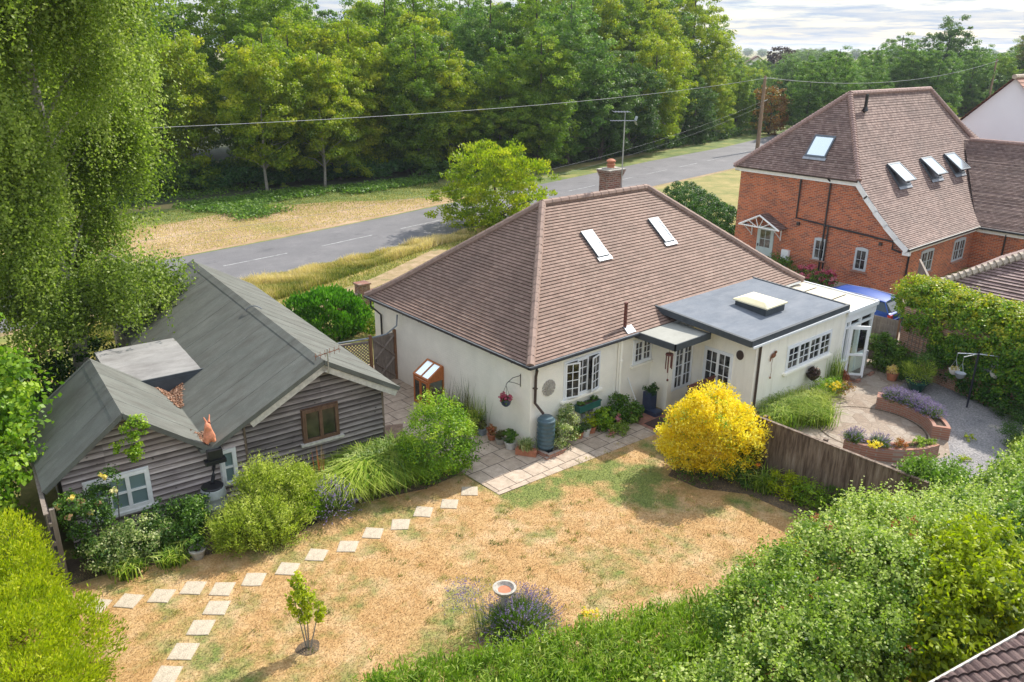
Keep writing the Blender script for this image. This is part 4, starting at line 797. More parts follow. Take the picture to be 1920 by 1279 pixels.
# open glazed door, hinged at its left side and swung out towards the viewer
hin = V(12.50, -3.13, .10); a = R(-48); U = V(math.cos(a), math.sin(a), 0); N = V(U.y, -U.x, 0)
mb = MB()
for q in ((0, .68, 0, .14), (0, .68, 1.82, 1.95), (0, .10, .14, 1.82), (.58, .68, .14, 1.82), (.10, .58, .82, .90)): mb.ob(hin, U, Z_, N, *q, -.03, .03)
dr = mb.build('conservatory_door', 'white_upvc', bun); g = MB(); g.ob(hin, U, Z_, N, .10, .58, .14, 1.82, -.006, .006); g.build('pane', 'clear_glass', dr)
g = MB(); g.ob(hin, U, Z_, N, .68, .73, .86, 1.05, .03, .06); g.build('handle', 'lead', dr)
mb = MB(); mb.box(12.45, 13.75, -3.62, -3.20, .12, .17); st = mb.build('door_step', 'wood_grey', bun)
mb = MB(); mb.box(12.5, 12.72, -3.72, -3.3, 0, .12); mb.box(13.5, 13.78, -3.68, -3.3, 0, .12); mb.build('step_bricks', 'brick_edge', st)
# chimney with aerial
mb = MB(); mb.box(8.18, 8.92, 4.85, 5.35, 5.4, 6.72)
for k in range(3): mb.box(8.18 - .025 * (k + 1), 8.92 + .025 * (k + 1), 4.85 - .025 * (k + 1), 5.35 + .025 * (k + 1), 6.72 + .075 * k, 6.795 + .075 * k)
ch = mb.build('chimney', 'brick_old', bun)
mb = MB(); mb.prism([(8.09, 4.76), (9.01, 4.76), (9.01, 5.44), (8.09, 5.44)], 6.945, 6.985); mb.prism([(8.24, 4.9), (8.86, 4.9), (8.86, 5.3), (8.24, 5.3)], 6.985, 7.03); mb.build('mortar_cap', 'stone', ch)
mb = MB(); mb.lathe((8.52, 5.1, 7.0), [(.15, 0), (.13, .1), (.165, .12), (.165, .16), (.12, .18), (.12, .22), (.175, .24), (.17, .29), (.10, .34), (.01, .36)], 14); mb.build('chimney_pot', 'terracotta', ch, smooth=True)
ae = thing('tv_aerial', 'tall silver television aerial mast strapped to the bungalow chimney', 'aerial', (8.78, 4.78, 6.0))
mb = MB(); mb.tube([(8.78, 4.76, 6.0), (8.78, 4.76, 8.75)], .024, 8); mb.build('mast', 'steel', ae)
mb = MB(); c = V(8.78, 4.76, 8.75); U = V(.8, -.6, 0); P_ = V(.6, .8, 0); mb.tube([c - U * .55, c + U * .45], .012, 5)
for i in range(9): q = c + U * (-.5 + i * .115); mb.tube([q - P_ * (.22 - i * .012), q + P_ * (.22 - i * .012)], .007, 4)
for s_ in (-1, 1): mb.ob(c + U * .42 + Z_ * (.09 * s_), P_, (Z_ + U * .4 * s_).normalized(), U, -.2, .2, -.07, .07, -.004, .004)
c2 = c + V(-.15, .05, .32); mb.tube([c2 - U * .3, c2 + U * .3], .01, 5); mb.tube([c, c + Z_ * .33], .014, 5)
for i in range(6): q = c2 + U * (-.27 + i * .11); mb.tube([q - P_ * .42, q + P_ * .42], .006, 4)
mb.build('dipole_array', 'steel', ae)

# ================================================================ SHED
SA = R(-5.3)
shed = thing('timber_shed', 'weathered grey weatherboarded outbuilding with green felt twin gabled roof', 'outbuilding', (-5.28, 2.26, 0), SA)
SM = ORG[shed.name]
def SP(x, y, z): return tuple(SM @ Vector((x, y, z)))
SU = (SM.to_3x3() @ X_); SV = (SM.to_3x3() @ Y_)
def spoly(mb, *pts, uv=None): mb.quad(*[SP(*p) for p in pts], uv=uv)
def sbox(mb, x0, x1, y0, y1, z0, z1): mb.ob(SP(0, 0, 0), SU, SV, Z_, x0, x1, y0, y1, z0, z1)
FY = .38
mb = MB(); mb.prism([(-3.2, 0), (1.78, 0), (1.78, 2.28), (0, 3.40), (-2.9, 1.88), (-3.2, 1.8)], 0, 11.6, o=SP(0, FY + .03, 0), U=SU, Vv=Z_, N=SV); mb.prism([(-6.35, 0), (-3.21, 0), (-3.21, 1.85), (-4.93, 3.17), (-6.35, 2.0)], 0.001, 3.6, o=SP(0, FY + .03, 0), U=SU, Vv=Z_, N=SV); 
sw = mb.build('wall', 'cladding_dark', shed)
def cladding(name, poly, mat_, seed):
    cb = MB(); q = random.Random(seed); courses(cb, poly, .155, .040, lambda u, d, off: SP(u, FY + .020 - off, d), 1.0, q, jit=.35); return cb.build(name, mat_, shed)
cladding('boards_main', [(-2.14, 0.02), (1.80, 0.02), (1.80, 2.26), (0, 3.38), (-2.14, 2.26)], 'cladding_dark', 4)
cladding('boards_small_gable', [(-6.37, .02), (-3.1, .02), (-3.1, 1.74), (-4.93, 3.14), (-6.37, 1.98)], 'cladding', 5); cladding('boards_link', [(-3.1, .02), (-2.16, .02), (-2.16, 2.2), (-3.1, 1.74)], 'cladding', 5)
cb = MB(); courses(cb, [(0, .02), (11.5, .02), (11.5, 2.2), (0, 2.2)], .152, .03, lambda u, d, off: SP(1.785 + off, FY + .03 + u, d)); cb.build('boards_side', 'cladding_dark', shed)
for q in ((1.775, 1.83, FY - .02, FY + .05, 0, 2.2), (-2.17, -2.11, FY - .03, FY + .02, 0, 2.22)): mb = MB(); sbox(mb, *q); mb.build('corner_post', 'fence_dark', shed)
def slab(name, a, b, y0_, y1_, m='felt_green', th=.05, strips=1.0, seed=0):
    "sloping felt slope between edge a=(x,z) low and b=(x,z) ridge, with overlapped felt widths"
    mb = MB(); q = random.Random(seed); A, B = Vector((a[0], 0, a[1])), Vector((b[0], 0, b[1])); D = (B - A); L = D.length; D.normalize(); Nn = Vector((-D.z, 0, D.x)); Nn = Nn if Nn.z > 0 else -Nn
    def P(s, y, o_): p = A + D * s + Nn * o_; return (p.x, y, p.z)
    y = y0_; k = 0
    while y < y1_ - .01:
        e = min(y1_, y + strips); w0 = .003 + q.uniform(0, .004)
        nseg = 6
        for i in range(nseg):
            s0, s1 = L * i / nseg, L * (i + 1) / nseg
            d0, d1 = (-.012 * math.sin(math.pi * i / nseg) * q.uniform(.2, 1), 0) if 0 else (0, 0)
            spoly(mb, P(s0, y, th + w0), P(s1, y, th + w0), P(s1, e + .03, th), P(s0, e + .03, th))
        spoly(mb, P(0, y, th - .02), P(L, y, th - .02), P(L, y, th + w0), P(0, y, th + w0))
        y = e; k += 1
    for s_ in (0, L): spoly(mb, P(s_, y0_, 0), P(s_, y1_, 0), P(s_, y1_, th), P(s_, y0_, th))
    spoly(mb, P(0, y0_, 0), P(L, y0_, 0), P(L, y0_, th), P(0, y0_, th)); spoly(mb, P(0, y1_, 0), P(L, y1_, 0), P(L, y1_, th), P(0, y1_, th)); spoly(mb, P(0, y0_, 0), P(0, y1_, 0), P(L, y1_, 0), P(L, y0_, 0))
    o = mb.build(name, m, shed); return o
slab('roof_slope', (-3.12, 1.82), (0, 3.47), 0, 12.6, seed=1); slab('roof_slope', (2.15, 2.20), (0, 3.47), 0, 12.6, seed=2)
slab('roof_slope', (-3.10, 1.83), (-4.93, 3.24), .03, 4.2, seed=3); slab('roof_slope', (-6.75, 1.83), (-4.93, 3.24), .03, 4.2, seed=4)
for (x, z, y0_, y1_) in ((0, 3.47, -.015, 12.6), (-4.93, 3.24, .015, 4.2)):
    mb = MB()
    for s_ in (-1, 1):
        sl = (.53 if s_ < 0 else .60) if x == 0 else .77
        k = y0_
        while k < y1_: e = min(y1_, k + 1.0); spoly(mb, (x, k, z + .075), (x + .2 * s_, k, z + .075 - .2 * sl), (x + .2 * s_, e + .02, z + .068 - .2 * sl), (x, e + .02, z + .068)); k = e
        spoly(mb, (x, y0_, z + .076), (x + .2 * s_, y0_, z + .076 - .2 * sl), (x + .2 * s_, y0_, z - .02 - .2 * sl), (x, y0_, z - .02))
    mb.build('ridge_felt', 'felt_green', shed)
# verge welts
def verge(ax, az, bx, bz, y, w_=.10, h_=.11, o_=.07):
    A, B = Vector(SP(ax, y, az)), Vector(SP(bx, y, bz)); D = (B - A); L = D.length; D.normalize(); Nn = SV.cross(D).normalized(); Nn = Nn if Nn.z > 0 else -Nn; mb.ob(A, D, SV, Nn, 0, L, -.03, w_, -.05, o_ - .002)
for q in ((-3.12, 1.82, 0, 3.47, -.01), (2.15, 2.20, 0, 3.47, -.01), (-3.10, 1.83, -4.93, 3.24, .02), (-6.75, 1.83, -4.93, 3.24, .02), (-6.75, 1.83, -4.93, 3.24, 4.1)): mb = MB(); verge(*q); mb.build('verge_trim', 'felt_green', shed)

def barge(ax, az, bx, bz, y, dn, dn0=.05):
    A, B = Vector(SP(ax, y, az)), Vector(SP(bx, y, bz)); D = (B - A); L = D.length; D.normalize(); Nn = SV.cross(D).normalized(); Nn = Nn if Nn.z > 0 else -Nn; mb.ob(A, D, SV, Nn, 0, L, 0, .022, -dn, -dn0)
for q in ((-2.1, 2.33, 0, 3.45, .0, .21), (2.13, 2.19, 0, 3.45, .0, .21)): mb = MB(); barge(*q); mb.build('barge_board', 'barge_board', shed)
# flat felted link roof and valley gutter
mb = MB(); sbox(mb, -4.45, -1.85, 4.05, 7.3, 1.9, 2.40); fr_ = mb.build('link_roof', 'felt_flat_grey', shed)
mb = MB(); sbox(mb, -4.47, -1.75, 4.02, 4.06, 2.05, 2.43); sbox(mb, -4.47, -2.0, 4.005, 4.018, 1.86, 2.35); mb.build('upstand', 'felt_edge', fr_)
mb = MB(); sbox(mb, -3.35, -2.9, -.02, 4.03, 1.80, 1.90); mb.build('valley_gutter', 'felt_green', shed)
mb = MB(); sbox(mb, -3.22, -2.86, -.16, .0, 1.62, 1.86); sbox(mb, -3.30, -2.80, -.2, .03, 1.50, 1.60); mb.tube([SP(-3.05, -.02, 1.55), SP(-3.05, .2, 1.2), SP(-3.07, .2, 1.02), SP(-3.17, .02, .9)], .05, 8); mb.build('rain_hopper', 'black_plastic', shed)
# windows
def swin(x0_, z0_, w_, h_, nc_, pn_, fm, gl, nm='window', **k):
    cs = MB(); sbox(cs, x0_ - .02, x0_ + w_ + .02, FY - .024, FY + .02, z0_ - .02, z0_ + h_ + .02); cs.build('casing', fm, shed)
    return window(shed, SP(x0_, FY - .025, z0_), SU, -SV, w_, h_, nc_, pn_, fm, gl, name=nm, proud=.05, **k)
swin(-.60, 1.13, 1.03, .97, 2, (1, 1), 'wood_old', 'shed_glass', sill=True, sillm='barge_board', label='brown timber framed window in the main gable of the shed')
swin(-5.95, .66, 1.42, .98, 3, (1, 1), 'white_paint', 'pale_glass', sill=True, sillm='white_paint', transom=.5, label='white painted casement window in the small gable of the shed')
swin(-2.83, .55, .40, 1.02, 1, (1, 1), 'white_paint', 'pale_glass', sill=False, transom=.5, label='narrow white side window between the two shed gables')
# dead leaves lying in the valley
rng = np.random.default_rng(20); n_ = 1900; t = rng.random(n_) ** .8; xx = -3.12 + rng.normal(0, .04, n_) + (rng.random(n_) - .45) * .66 * t; yy = 2.7 + t * 1.3
zz = np.where(xx > -3.12, 1.88 + (xx + 3.12) * .53, 1.88 + (-3.12 - xx) * .77) + .05 + rng.random(n_) * .03
PP = np.array([SP(a, b, c) for a, b, c in zip(xx, yy, zz)]); x2 = rng.normal(-3.12, .06, 300); y2 = rng.uniform(.1, .9, 500); z2 = np.where(x2 > -3.12, 1.88 + (x2 + 3.12) * .53, 1.88 + (-3.12 - x2) * .77) + .05
PP = np.vstack([PP, np.array([SP(a, b, c) for a, b, c in zip(x2, y2, z2)])]); Nn = unit(rng.normal(0, .6, PP.shape) + [0, 0, 1]); A, S = frames(rng, Nn)
g = leafobj('dead_leaves', PP, A, S, .06, .045, rng.random(len(PP)), 'lf_litter'); tag(g, 'rusty dead leaves gathered in the valley of the shed roof', 'leaves', kind='stuff')
ya = thing('small_aerial', 'small rusty television aerial on the apex of the shed gable', 'aerial', SP(0.05, -.05, 3.3))
mb = MB(); mb.tube([SP(.10, -.05, 3.15), SP(.10, -.05, 3.85)], .018, 6); mb.build('mast', 'steel', ya)
mb = MB(); a_, b_ = Vector(SP(-.25, -.1, 3.72)), Vector(SP(.45, 0, 3.76)); mb.tube([a_, b_], .011, 5); D = (b_ - a_).normalized(); Q = D.cross(Z_)
for i in range(6): q = a_ + (b_ - a_) * (i / 5); mb.tube([q - Z_ * .10, q + Z_ * .10], .007, 4); mb.tube([q - Q * .08, q + Q * .08], .006, 4)
mb.build('dipole_array', 'rust', ya)

# ================================================================ BRICK HOUSE
bh = thing('brick_house', 'red brick house with brown tiled roof and open roof windows on the right', 'house')
HX, HY0, HY1, HZ = 24.6, 0.62, 10.1, 9.10
XR, YR = 27.45, 5.95          # ridge start
KY = (HZ - 2.35) / (YR - .32)
mb = MB(); pr = [(-HY1, 0), (-HY0, 0), (-HY0, 2.25), (-3.35, 5.10), (-HY1, 5.10)]
mb.prism([(y, z) for y, z in pr], 0, 16.5, o=(HX, 0, 0), U=-Y_, Vv=Z_, N=X_); mb.build('wall', 'brick_red', bh)
ht = MB(); rr = random.Random(6); Gh = .080
# front slope: polygon in (x - 24.3, run from eave)
y_e = .32; zf = lambda d: 2.35 + .739 * d + .0817 * d * d; ztop = 5.25
d_h = 2.96
def mf(u, d, off): return (24.42 + u, y_e + d, zf(d) + off)
XE = 36.9 - 24.42
courses(ht, [(0, 0), (8.9, 0), (13.7, 3.6), (16.3, 3.6), (XE, YR - y_e), (XR - 24.42, YR - y_e), (0, d_h)], Gh, .026, mf, .165, rr, jit=.3)
# hip slope over the brick gable
KX = (HZ - 5.2) / (XR - 24.25); yb0, yb1 = y_e + d_h - .02, 10.35
def mg(u, d, off): return (24.25 + d, yb1 - u, 5.2 + KX * d + off + (-.0 if d > .4 else -.10 * (.4 - d) / .4 * 0))
LU = yb1 - yb0
courses(ht, [(0, 0), (LU, 0), (yb1 - YR, XR - 24.25)], .080, .026, mg, .165, rr, jit=.3)
ht.quad((24.25, yb1, 5.2), (XR, YR, HZ), (36.9, YR, HZ), (40, yb1, 5.2), uv=[(0, 0), (30, 20), (90, 20), (100, 0)])
ht.quad((36.9, YR, HZ), (40.9, y_e + 2.6, zf(2.6)), (41.2, yb1, 5.2), uv=[(0, 0), (30, 20), (90, 20)])
hr = ht.build('roof', 'tiles_mixed', bh)
cp = MB(); caps(cp, [(24.42, y_e + d_h, 5.25), (XR, YR, HZ + .03)], .12, .155, .35); caps(cp, [(24.25, yb1, 5.22), (XR, YR, HZ + .03)], .11, .155, .35); caps(cp, [(XR, YR, HZ + .02), (36.9, YR, HZ + .02)], .13, .33, .06); caps(cp, [(40.9, y_e + 2.6, zf(2.5)), (36.9, YR, HZ)], .11, .17, .3); cp.build('ridge_tiles', 'ridge_mixed', hr, smooth=True)
# rear right cross wing
wx0, wxr, wz, wr = 33.0, 38.3, 2.3, 6.25
wt = MB(); kx = (wr - wz) / (wxr - wx0 + .2)
def mw_(u, d, off): return (wx0 - .2 + d, .45 - u, wz + kx * d + off)
courses(wt, [(-3.6, 5.5), (0, 0), (9, 0), (9, 5.5)], .085, .028, mw_, .165, rr, jit=.3); wt.quad((wxr, 3.7, wr), (wxr, -8.6, wr), (wxr + 4.4, -8.6, wz), (wxr + 4.4, 3.7, wz), uv=[(0, 0), (30, 0), (30, 20), (0, 20)])
cp = MB(); caps(cp, [(wxr, 3.7, wr + .03), (wxr, -8.6, wr + .03)], .12, .33, .06)
wing = wt.build('wing_roof', 'tiles_mixed', bh); cp.build('ridge_tiles', 'ridge_mixed', wing, smooth=True)
mb = MB(); mb.box(wx0, wxr + 4.2, -8.4, HY0 + .02, 0, wz - .02); mb.build('wing_wall', 'brick_red', bh)
# white trims, gutters
mb = MB(); mb.box(24.45, 24.48, 3.25, 10.4, 4.94, 5.12); mb.box(24.45, 24.6, 10.1, 10.4, 4.94, 4.97)
def sl(mb, A, B, U2, w0, w1, t0, t1): A, B = Vector(A), Vector(B); D = (B - A); L = D.length; D.normalize(); Nn = U2.cross(D).normalized(); Nn = Nn if Nn.z > 0 else -Nn; mb.ob(A, D, U2, Nn, 0, L, w0, w1, t0, t1)
[sl(mb, (24.40, y_e + d - .02, zf(d)), (24.40, y_e + d + .62, zf(d + .6)), X_, 0, .05, -.26, -.01) for d in (0, .6, 1.2, 1.8, 2.36)]; mb.box(24.44, 33.0, .44, .47, 2.08, 2.26); mb.box(24.44, 24.62, .26, .60, 2.02, 2.2); mb.box(32.9, 32.93, -8.4, .45, 2.02, 2.2); mb.build('bargeboard', 'white_paint', bh)
mb = MB(); mb.tube([(24.34, 3.3, 5.20), (24.34, 10.42, 5.20)], .065, 7); mb.tube([(24.4, .30, 2.30), (33.0, .30, 2.30)], .065, 7); mb.tube([(32.78, .3, 2.27), (32.78, -8.4, 2.27)], .065, 7)
mb.tube([(24.36, 4.85, 5.15), (24.5, 4.75, 5.0), (24.53, 4.75, 4.9), (24.53, 4.75, 0)], .045, 7); mb.tube([(24.53, 6.4, 4.95), (24.53, 6.4, 2.9), (24.53, 4.75, 2.78), (24.53, 1.15, 2.55), (24.53, 1.15, 2.2), (24.53, .7, 2.1)], .045, 7)
mb.tube([(24.53, 4.55, 2.75), (24.53, 4.55, 0)], .04, 7); mb.tube([(25.2, .56, 2.1), (25.2, .56, 0)], .045, 7); mb.tube([(32.93, -1.0, 2.1), (32.93, -1.0, 0)], .045, 7); mb.build('drainpipe', 'black_plastic', bh)
mb = MB(); mb.tube([(28.15, 5.35, 8.2), (28.15, 5.35, 9.1)], .085, 9); mb.lathe((28.15, 5.35, 8.25), [(.16, 0), (.10, .2)], 9); mb.build('flue', 'black_plastic', bh)
Sh = V(0, 1, 1.18).normalized(); Nh = X_.cross(Sh)
for cx in (28.4, 32.2, 35.2): roofwindow(bh, V(cx, 2.75, zf(2.75 - y_e) + .03), X_, Sh, Nh, 1.30, 1.34, opened=.24)
S3 = V(1, 0, KX).normalized(); N3 = (-Y_).cross(S3); roofwindow(bh, V(24.92, 6.02, 5.2 + KX * .67 + .03), -Y_, S3, N3, 1.15, 1.32)
for yl, zb_, w_, h_ in ((5.22, .92, .66, 1.10), (2.96, .80, .66, 1.12)): window(bh, (HX, yl, zb_), -Y_, -X_, w_, h_, 1, (2, 2), 'grey_paint', sill=True, sillm='brick_edge', arch=True)
for xl in (26.7, 30.6): window(bh, (xl, HY0, .66), X_, -Y_, 1.42, 1.16, 2, (2, 2), 'grey_paint', sill=True, sillm='brick_edge', arch=True)
dm = MB(); do = V(HX, 8.62, .05); dm.ob(do, -Y_, Z_, -X_, 0, 1.02, 0, 2.08, 0, .05); dd = dm.build('door', 'sage_door', bh)
g = MB()
for a0, a1 in ((.2, .49), (.53, .82)):
    for b0, b1 in ((.95, 1.38), (1.42, 1.88)): g.ob(do, -Y_, Z_, -X_, a0, a1, b0, b1, .05, .056)
g.build('pane', 'dark_glass', dd); g = MB(); g.ob(do, -Y_, Z_, -X_, .09, .13, .95, 1.1, .05, .1); g.build('handle', 'black_plastic', dd)
# tiled canopy over the door: gable facing the viewer
mb = MB(); ym, hw, za, zl, xo = 8.1, 1.25, 2.86, 2.22, 23.75
cv = MB(); ccr = random.Random(2)
for s_ in (-1, 1):
    def mc(u, d, off, s_=s_): return (xo + u, ym + s_ * (hw - d), zl + (za - zl) * d / hw + off)
    courses(cv, [(0, 0), (.85, 0), (.85, hw), (0, hw)], .11, .03, mc, .165, ccr)
can = cv.build('door_canopy', 'tiles_mixed', bh)
mb = MB(); mb.tube([(xo + .01, ym - hw, zl - .03), (xo + .01, ym, za - .02), (xo + .01, ym + hw, zl - .03)], .055, 4)
mb.tube([(xo + .02, ym - hw * .95, zl - .02), (xo + .02, ym + hw * .95, zl - .02)], .04, 4)
for t in (-.35, -.12, .12, .35): mb.tube([(xo + .02, ym + t * .4, zl), (xo + .02, ym + t * 2, zl + (za - zl) * (1 - abs(t) * 1.6))], .022, 4)
for s_ in (-.9, .9): mb.tube([(xo + .05, ym + s_, zl - .03), (HX, ym + s_, zl - .65)], .035, 4); mb.tube([(HX - .03, ym + s_, zl), (HX - .03, ym + s_, zl - .7)], .035, 4); mb.tube([(xo, ym + s_, zl - .03), (HX, ym + s_, zl - .03)], .035, 4)
mb.build('canopy_frame', 'white_paint', can)
mb = MB(); mb.ob((HX, 6.96, .48), -Y_, Z_, -X_, 0, .42, 0, .62, 0, .18); mb.build('meter_box', 'white_upvc', bh)
mb = MB()
for yy, zz_ in ((6.25, 2.62), (1.75, 2.35), (9.45, 2.1)): mb.ob((HX, yy, zz_), -Y_, Z_, -X_, -.07, .07, -.09, .06, 0, .12)
mb.build('wall_lamp', 'black_plastic', bh)

# ================================================================ GARAGE (right) and roof corner (bottom right)
gar = thing('tiled_garage', 'low garage with brown bonnet tiled hipped roof behind the ivy at the right edge', 'garage')
GX, GY, GZ = 16.85, -3.25, 2.50
mb = MB(); mb.box(GX + .25, GX + 9, GY - 8, GY - .25, 0, GZ - .05); mb.build('wall', 'brick_garden', gar)
gt = MB(); gk = .56; run = 4.5
def m1(u, d, off): return (GX + d, GY - u, GZ + gk * d + off)
def m2(u, d, off): return (GX + u, GY - d, GZ + gk * d + off)
courses(gt, [(0, 0), (9, 0), (9, run), (run, run)], .15, .045, m1, .22, rr, jit=.2); courses(gt, [(0, 0), (9, 0), (9, run), (run, run)], .15, .045, m2, .22, rr)
gr = gt.build('roof', 'tiles_garage', gar); cp = MB(); caps(cp, [(GX, GY, GZ + .02), (GX + run, GY - run, GZ + gk * run + .04)], .13, .22, .55); caps(cp, [(GX + run, GY - run, GZ + gk * run + .04), (GX + run, GY - 9, GZ + gk * run + .04)], .13, .3, .1); cp.build('bonnet_tiles', 'ridge_pale', gr, smooth=True)
ng = thing('neighbour_outbuilding', 'corner of a tiled outbuilding roof at the bottom right with white verge', 'outbuilding', (-1.6, -14.6, 0), R(0))
nt_ = MB(); ax, ay, az_ = -3.95, -12.96, 3.0; U = V(-1.89 + 3.95, -13.35 + 12.96, 0).normalized(); D = V(-U.y, U.x, 0); D = -D if D.y > 0 else D
def m3(u, d, off): p = V(ax, ay, az_) + D * u + U * d * 1.0; return (p.x, p.y, az_ + .30 * (d) * 0 + off - .25 * u)
oE = V(ax, ay, az_) - U * 2.2
e3, g3 = V(.91, -.42, 0), V(.42, .91, 0)
def m3(u, d, off): p = V(-3.97, -12.94, 0) + e3 * u + g3 * d; bmp = .0; return (p.x, p.y, 3.0 + .2 * d + off)
k3 = .41 / 1.94
for i3 in range(46):
    u0 = -2.2 + i3 * .17; pu = lambda u: k3 * u
    def m4(u, d, off, u0=u0): f_ = (u - u0) / .17; return m3(u, d, off + .035 * math.sin(math.pi * max(0, min(1, f_))))
    for a_, b_ in ((0, .25), (.25, .5), (.5, .75), (.75, 1)): ua, ub = u0 + .17 * a_, u0 + .17 * b_; courses(nt_, [(ua, -4.0), (ub, -4.0), (ub, pu(ub)), (ua, pu(ua))], .19, .035, m4, .17, None, start=-4.0); nt_.build('roof', 'tiles_garage', ng)
va, vb = Vector(m3(-2.2, -2.2 * k3, 0)), Vector(m3(5.6, 5.6 * k3, 0)); vu = (vb - va).normalized(); vn = Z_.cross(vu).normalized(); mb = MB(); mb.ob(va, vu, vn, vu.cross(vn), 0, (vb - va).length, .0, .03, -.16, .05); mb.build('verge_trim', 'barge_board', ng)
mb = MB(); mb.prism([tuple(m3(u, d, 0)[:2]) for u, d in ((-1.9, -3.8), (5.3, -3.8), (5.3, .9), (-1.9, -.6))], 0, 2.2); mb.build('wall', 'brick_garden', ng)

# ================================================================ WHITE HOUSE
wh = thing('white_house', 'white rendered gable house with red brown tiled roof at the far right', 'house')
mb = MB(); mb.prism([(-11.2, 0), (2.8, 0), (2.8, 2.6), (-4.2, 9.6), (-11.2, 2.6)], 0, 12, o=(45, 0, 0), U=-Y_, Vv=Z_, N=X_); mb.build('wall', 'white_wall', wh)
wt = MB()
for s_ in (-1, 1):
    def mh(u, d, off, s_=s_): return (44.75 + u, 4.2 + s_ * (7.4 - d), 2.35 + d * .992 + off)
    courses(wt, [(0, 0), (12.5, 0), (12.5, 7.4), (0, 7.4)], .22, .04, mh, .2, rr)
whr = wt.build('roof', 'tiles_red', wh); cp = MB(); caps(cp, [(44.7, 4.2, 9.72), (57, 4.2, 9.72)], .14, .35, .08); cp.build('ridge_tiles', 'ridge_pale', whr)
wh2 = thing('tall_tiled_house', 'red tiled roof rising just behind the white gable at the right edge', 'house'); wt = MB()
for s_ in (-1, 1):
    def mh(u, d, off, s_=s_): return (58 + u, 6.5 + s_ * (7.5 - d), 2.5 + d * .99 + off)
    courses(wt, [(0, 0), (9, 0), (9, 7.5), (1, 7.5)], .3, .04, mh, .2, rr)
wt.build('roof', 'tiles_red', wh2); mb = MB(); mb.box(58.4, 67, -.5, 13.5, 0, 3.2); mb.build('wall', 'brick_red', wh2)
# ================================================================ GARDEN OBJECTS
# fences
def boardfence(name, label, A, B, h, m, bw=.11, posts=(), cap=True, th=.02, seed=1, cat='fence', kick=False):
    t = thing(name, label, cat, (A[0], A[1], 0)); A3, B3 = V(*A, 0), V(*B, 0); U = (B3 - A3); L = U.length; U.normalize(); N = V(U.y, -U.x, 0); q = random.Random(seed)
    mb = MB(); s = 0
    while s < L - .01: e = min(L, s + bw * .98); o_ = q.uniform(0, .012); mb.ob(A3, U, Z_, N, s, e, .03, h + q.uniform(-.012, .004), o_, th + o_); s += bw
    mb.build('boards', m, t)
    if cap: mb = MB(); mb.ob(A3, U, Z_, N, 0, L, h, h + .03, -.03, .06); mb.build('capping', m, t)
    mb = MB()
    for z in (.4, h * .55, h - .3): mb.ob(A3, U, Z_, N, 0, L, z, z + .08, -.06, -.002)
    mb.build('rail', m, t)
    for p in posts: mb = MB(); mb.ob(A3, U, Z_, N, p - .05, p + .05, 0, h + .06, -.16, -.06); mb.build('post', m, t)
    return t
boardfence('close_board_fence', 'dark weathered upright board fence between the lawn and the patio, behind the yellow bush', (4.08, -3.9), (4.02, -9.6), 1.70, 'fence_dark', posts=(1.2, 3.0, 4.8), seed=2)
boardfence('side_fence', 'weathered wooden fence end sticking out beside the rose, left of the shed', (-11.75, 5.6), (-12.15, 2.0), 1.75, 'wood_grey', posts=(3.5,), seed=3)
boardfence('hedge_fence', 'brown board fence showing under the shrubs at the bottom edge', (3.9, -10.2), (-9.5, -13.0), .9, 'fence_dark', seed=4)
boardfence('drive_fence', 'grey upright board fence between the brick house and the garage roof', (24.3, -.35), (18.4, -3.75), 2.0, 'wood_grey', seed=5, bw=.15)
# woven panel by the conservatory
t = thing('woven_fence_panel', 'grey horizontal larch lap fence panel beside the conservatory', 'fence', (15.0, -2.2, 0)); mb = MB(); q = random.Random(9)
A3 = V(14.75, -1.2, 0); U = V(.25, -2.5, 0).normalized(); N = V(U.y, -U.x, 0)
for k in range(14): mb.ob(A3, U, Z_, N, 0, 2.6, .1 + k * .125, .1 + k * .125 + .14, .0 + .012 * (k % 2), .022 + .012 * (k % 2))
mb.build('slats', 'wood_grey', t)
for p in (0, 1.3, 2.55): mb = MB(); mb.ob(A3, U, Z_, N, p, p + .06, 0, 1.95, .03, .07); mb.build('post', 'wood_brown', t)
t = thing('picket_fence', 'short grey picket fence standing in front of the woven panel', 'fence', (14.7, -3.2, 0))
for k in range(6): mb = MB(); mb.box(14.5 + k * .13, 14.57 + k * .13, -3.5 - k * .10, -3.48 - k * .10, 0, .95); mb.build('picket', 'wood_grey', t)
mb = MB(); mb.ob((14.45, -3.46, 0), V(.13, -.10, 0).normalized(), Z_, V(.10, .13, 0).normalized(), 0, 1.0, .6, .66, 0, .02); mb.build('rail', 'wood_grey', t)
# garden wall under the ivy
t = thing('garden_wall', 'mellow brick garden wall running down to the gravel, half covered by ivy', 'wall', (15.2, -3.9, 0)); A3 = V(15.25, -3.75, 0); U = (V(13.3, -10, 0) - A3).normalized(); N = V(U.y, -U.x, 0)
mb = MB(); mb.ob(A3, U, Z_, N, 0, 6.5, 0, 2.35, -.22, 0); mb.build('brickwork', 'brick_garden', t); 
for k, (a, b) in enumerate(((.1, .85), (.75, 1.45), (1.35, 1.95))): mb = MB(); [mb.ob(A3, U, Z_, N, a_, a_ + .012, .3, 1.7, .01, .03) for a_ in np.arange(a + .3, b + .55, .16)]; [mb.ob(A3, U, Z_, N, a + .3, b + .5, z, z + .012, .015, .035) for z in np.arange(.4, 1.7, .2)]; mb.build('trellis', 'wood_grey', t)
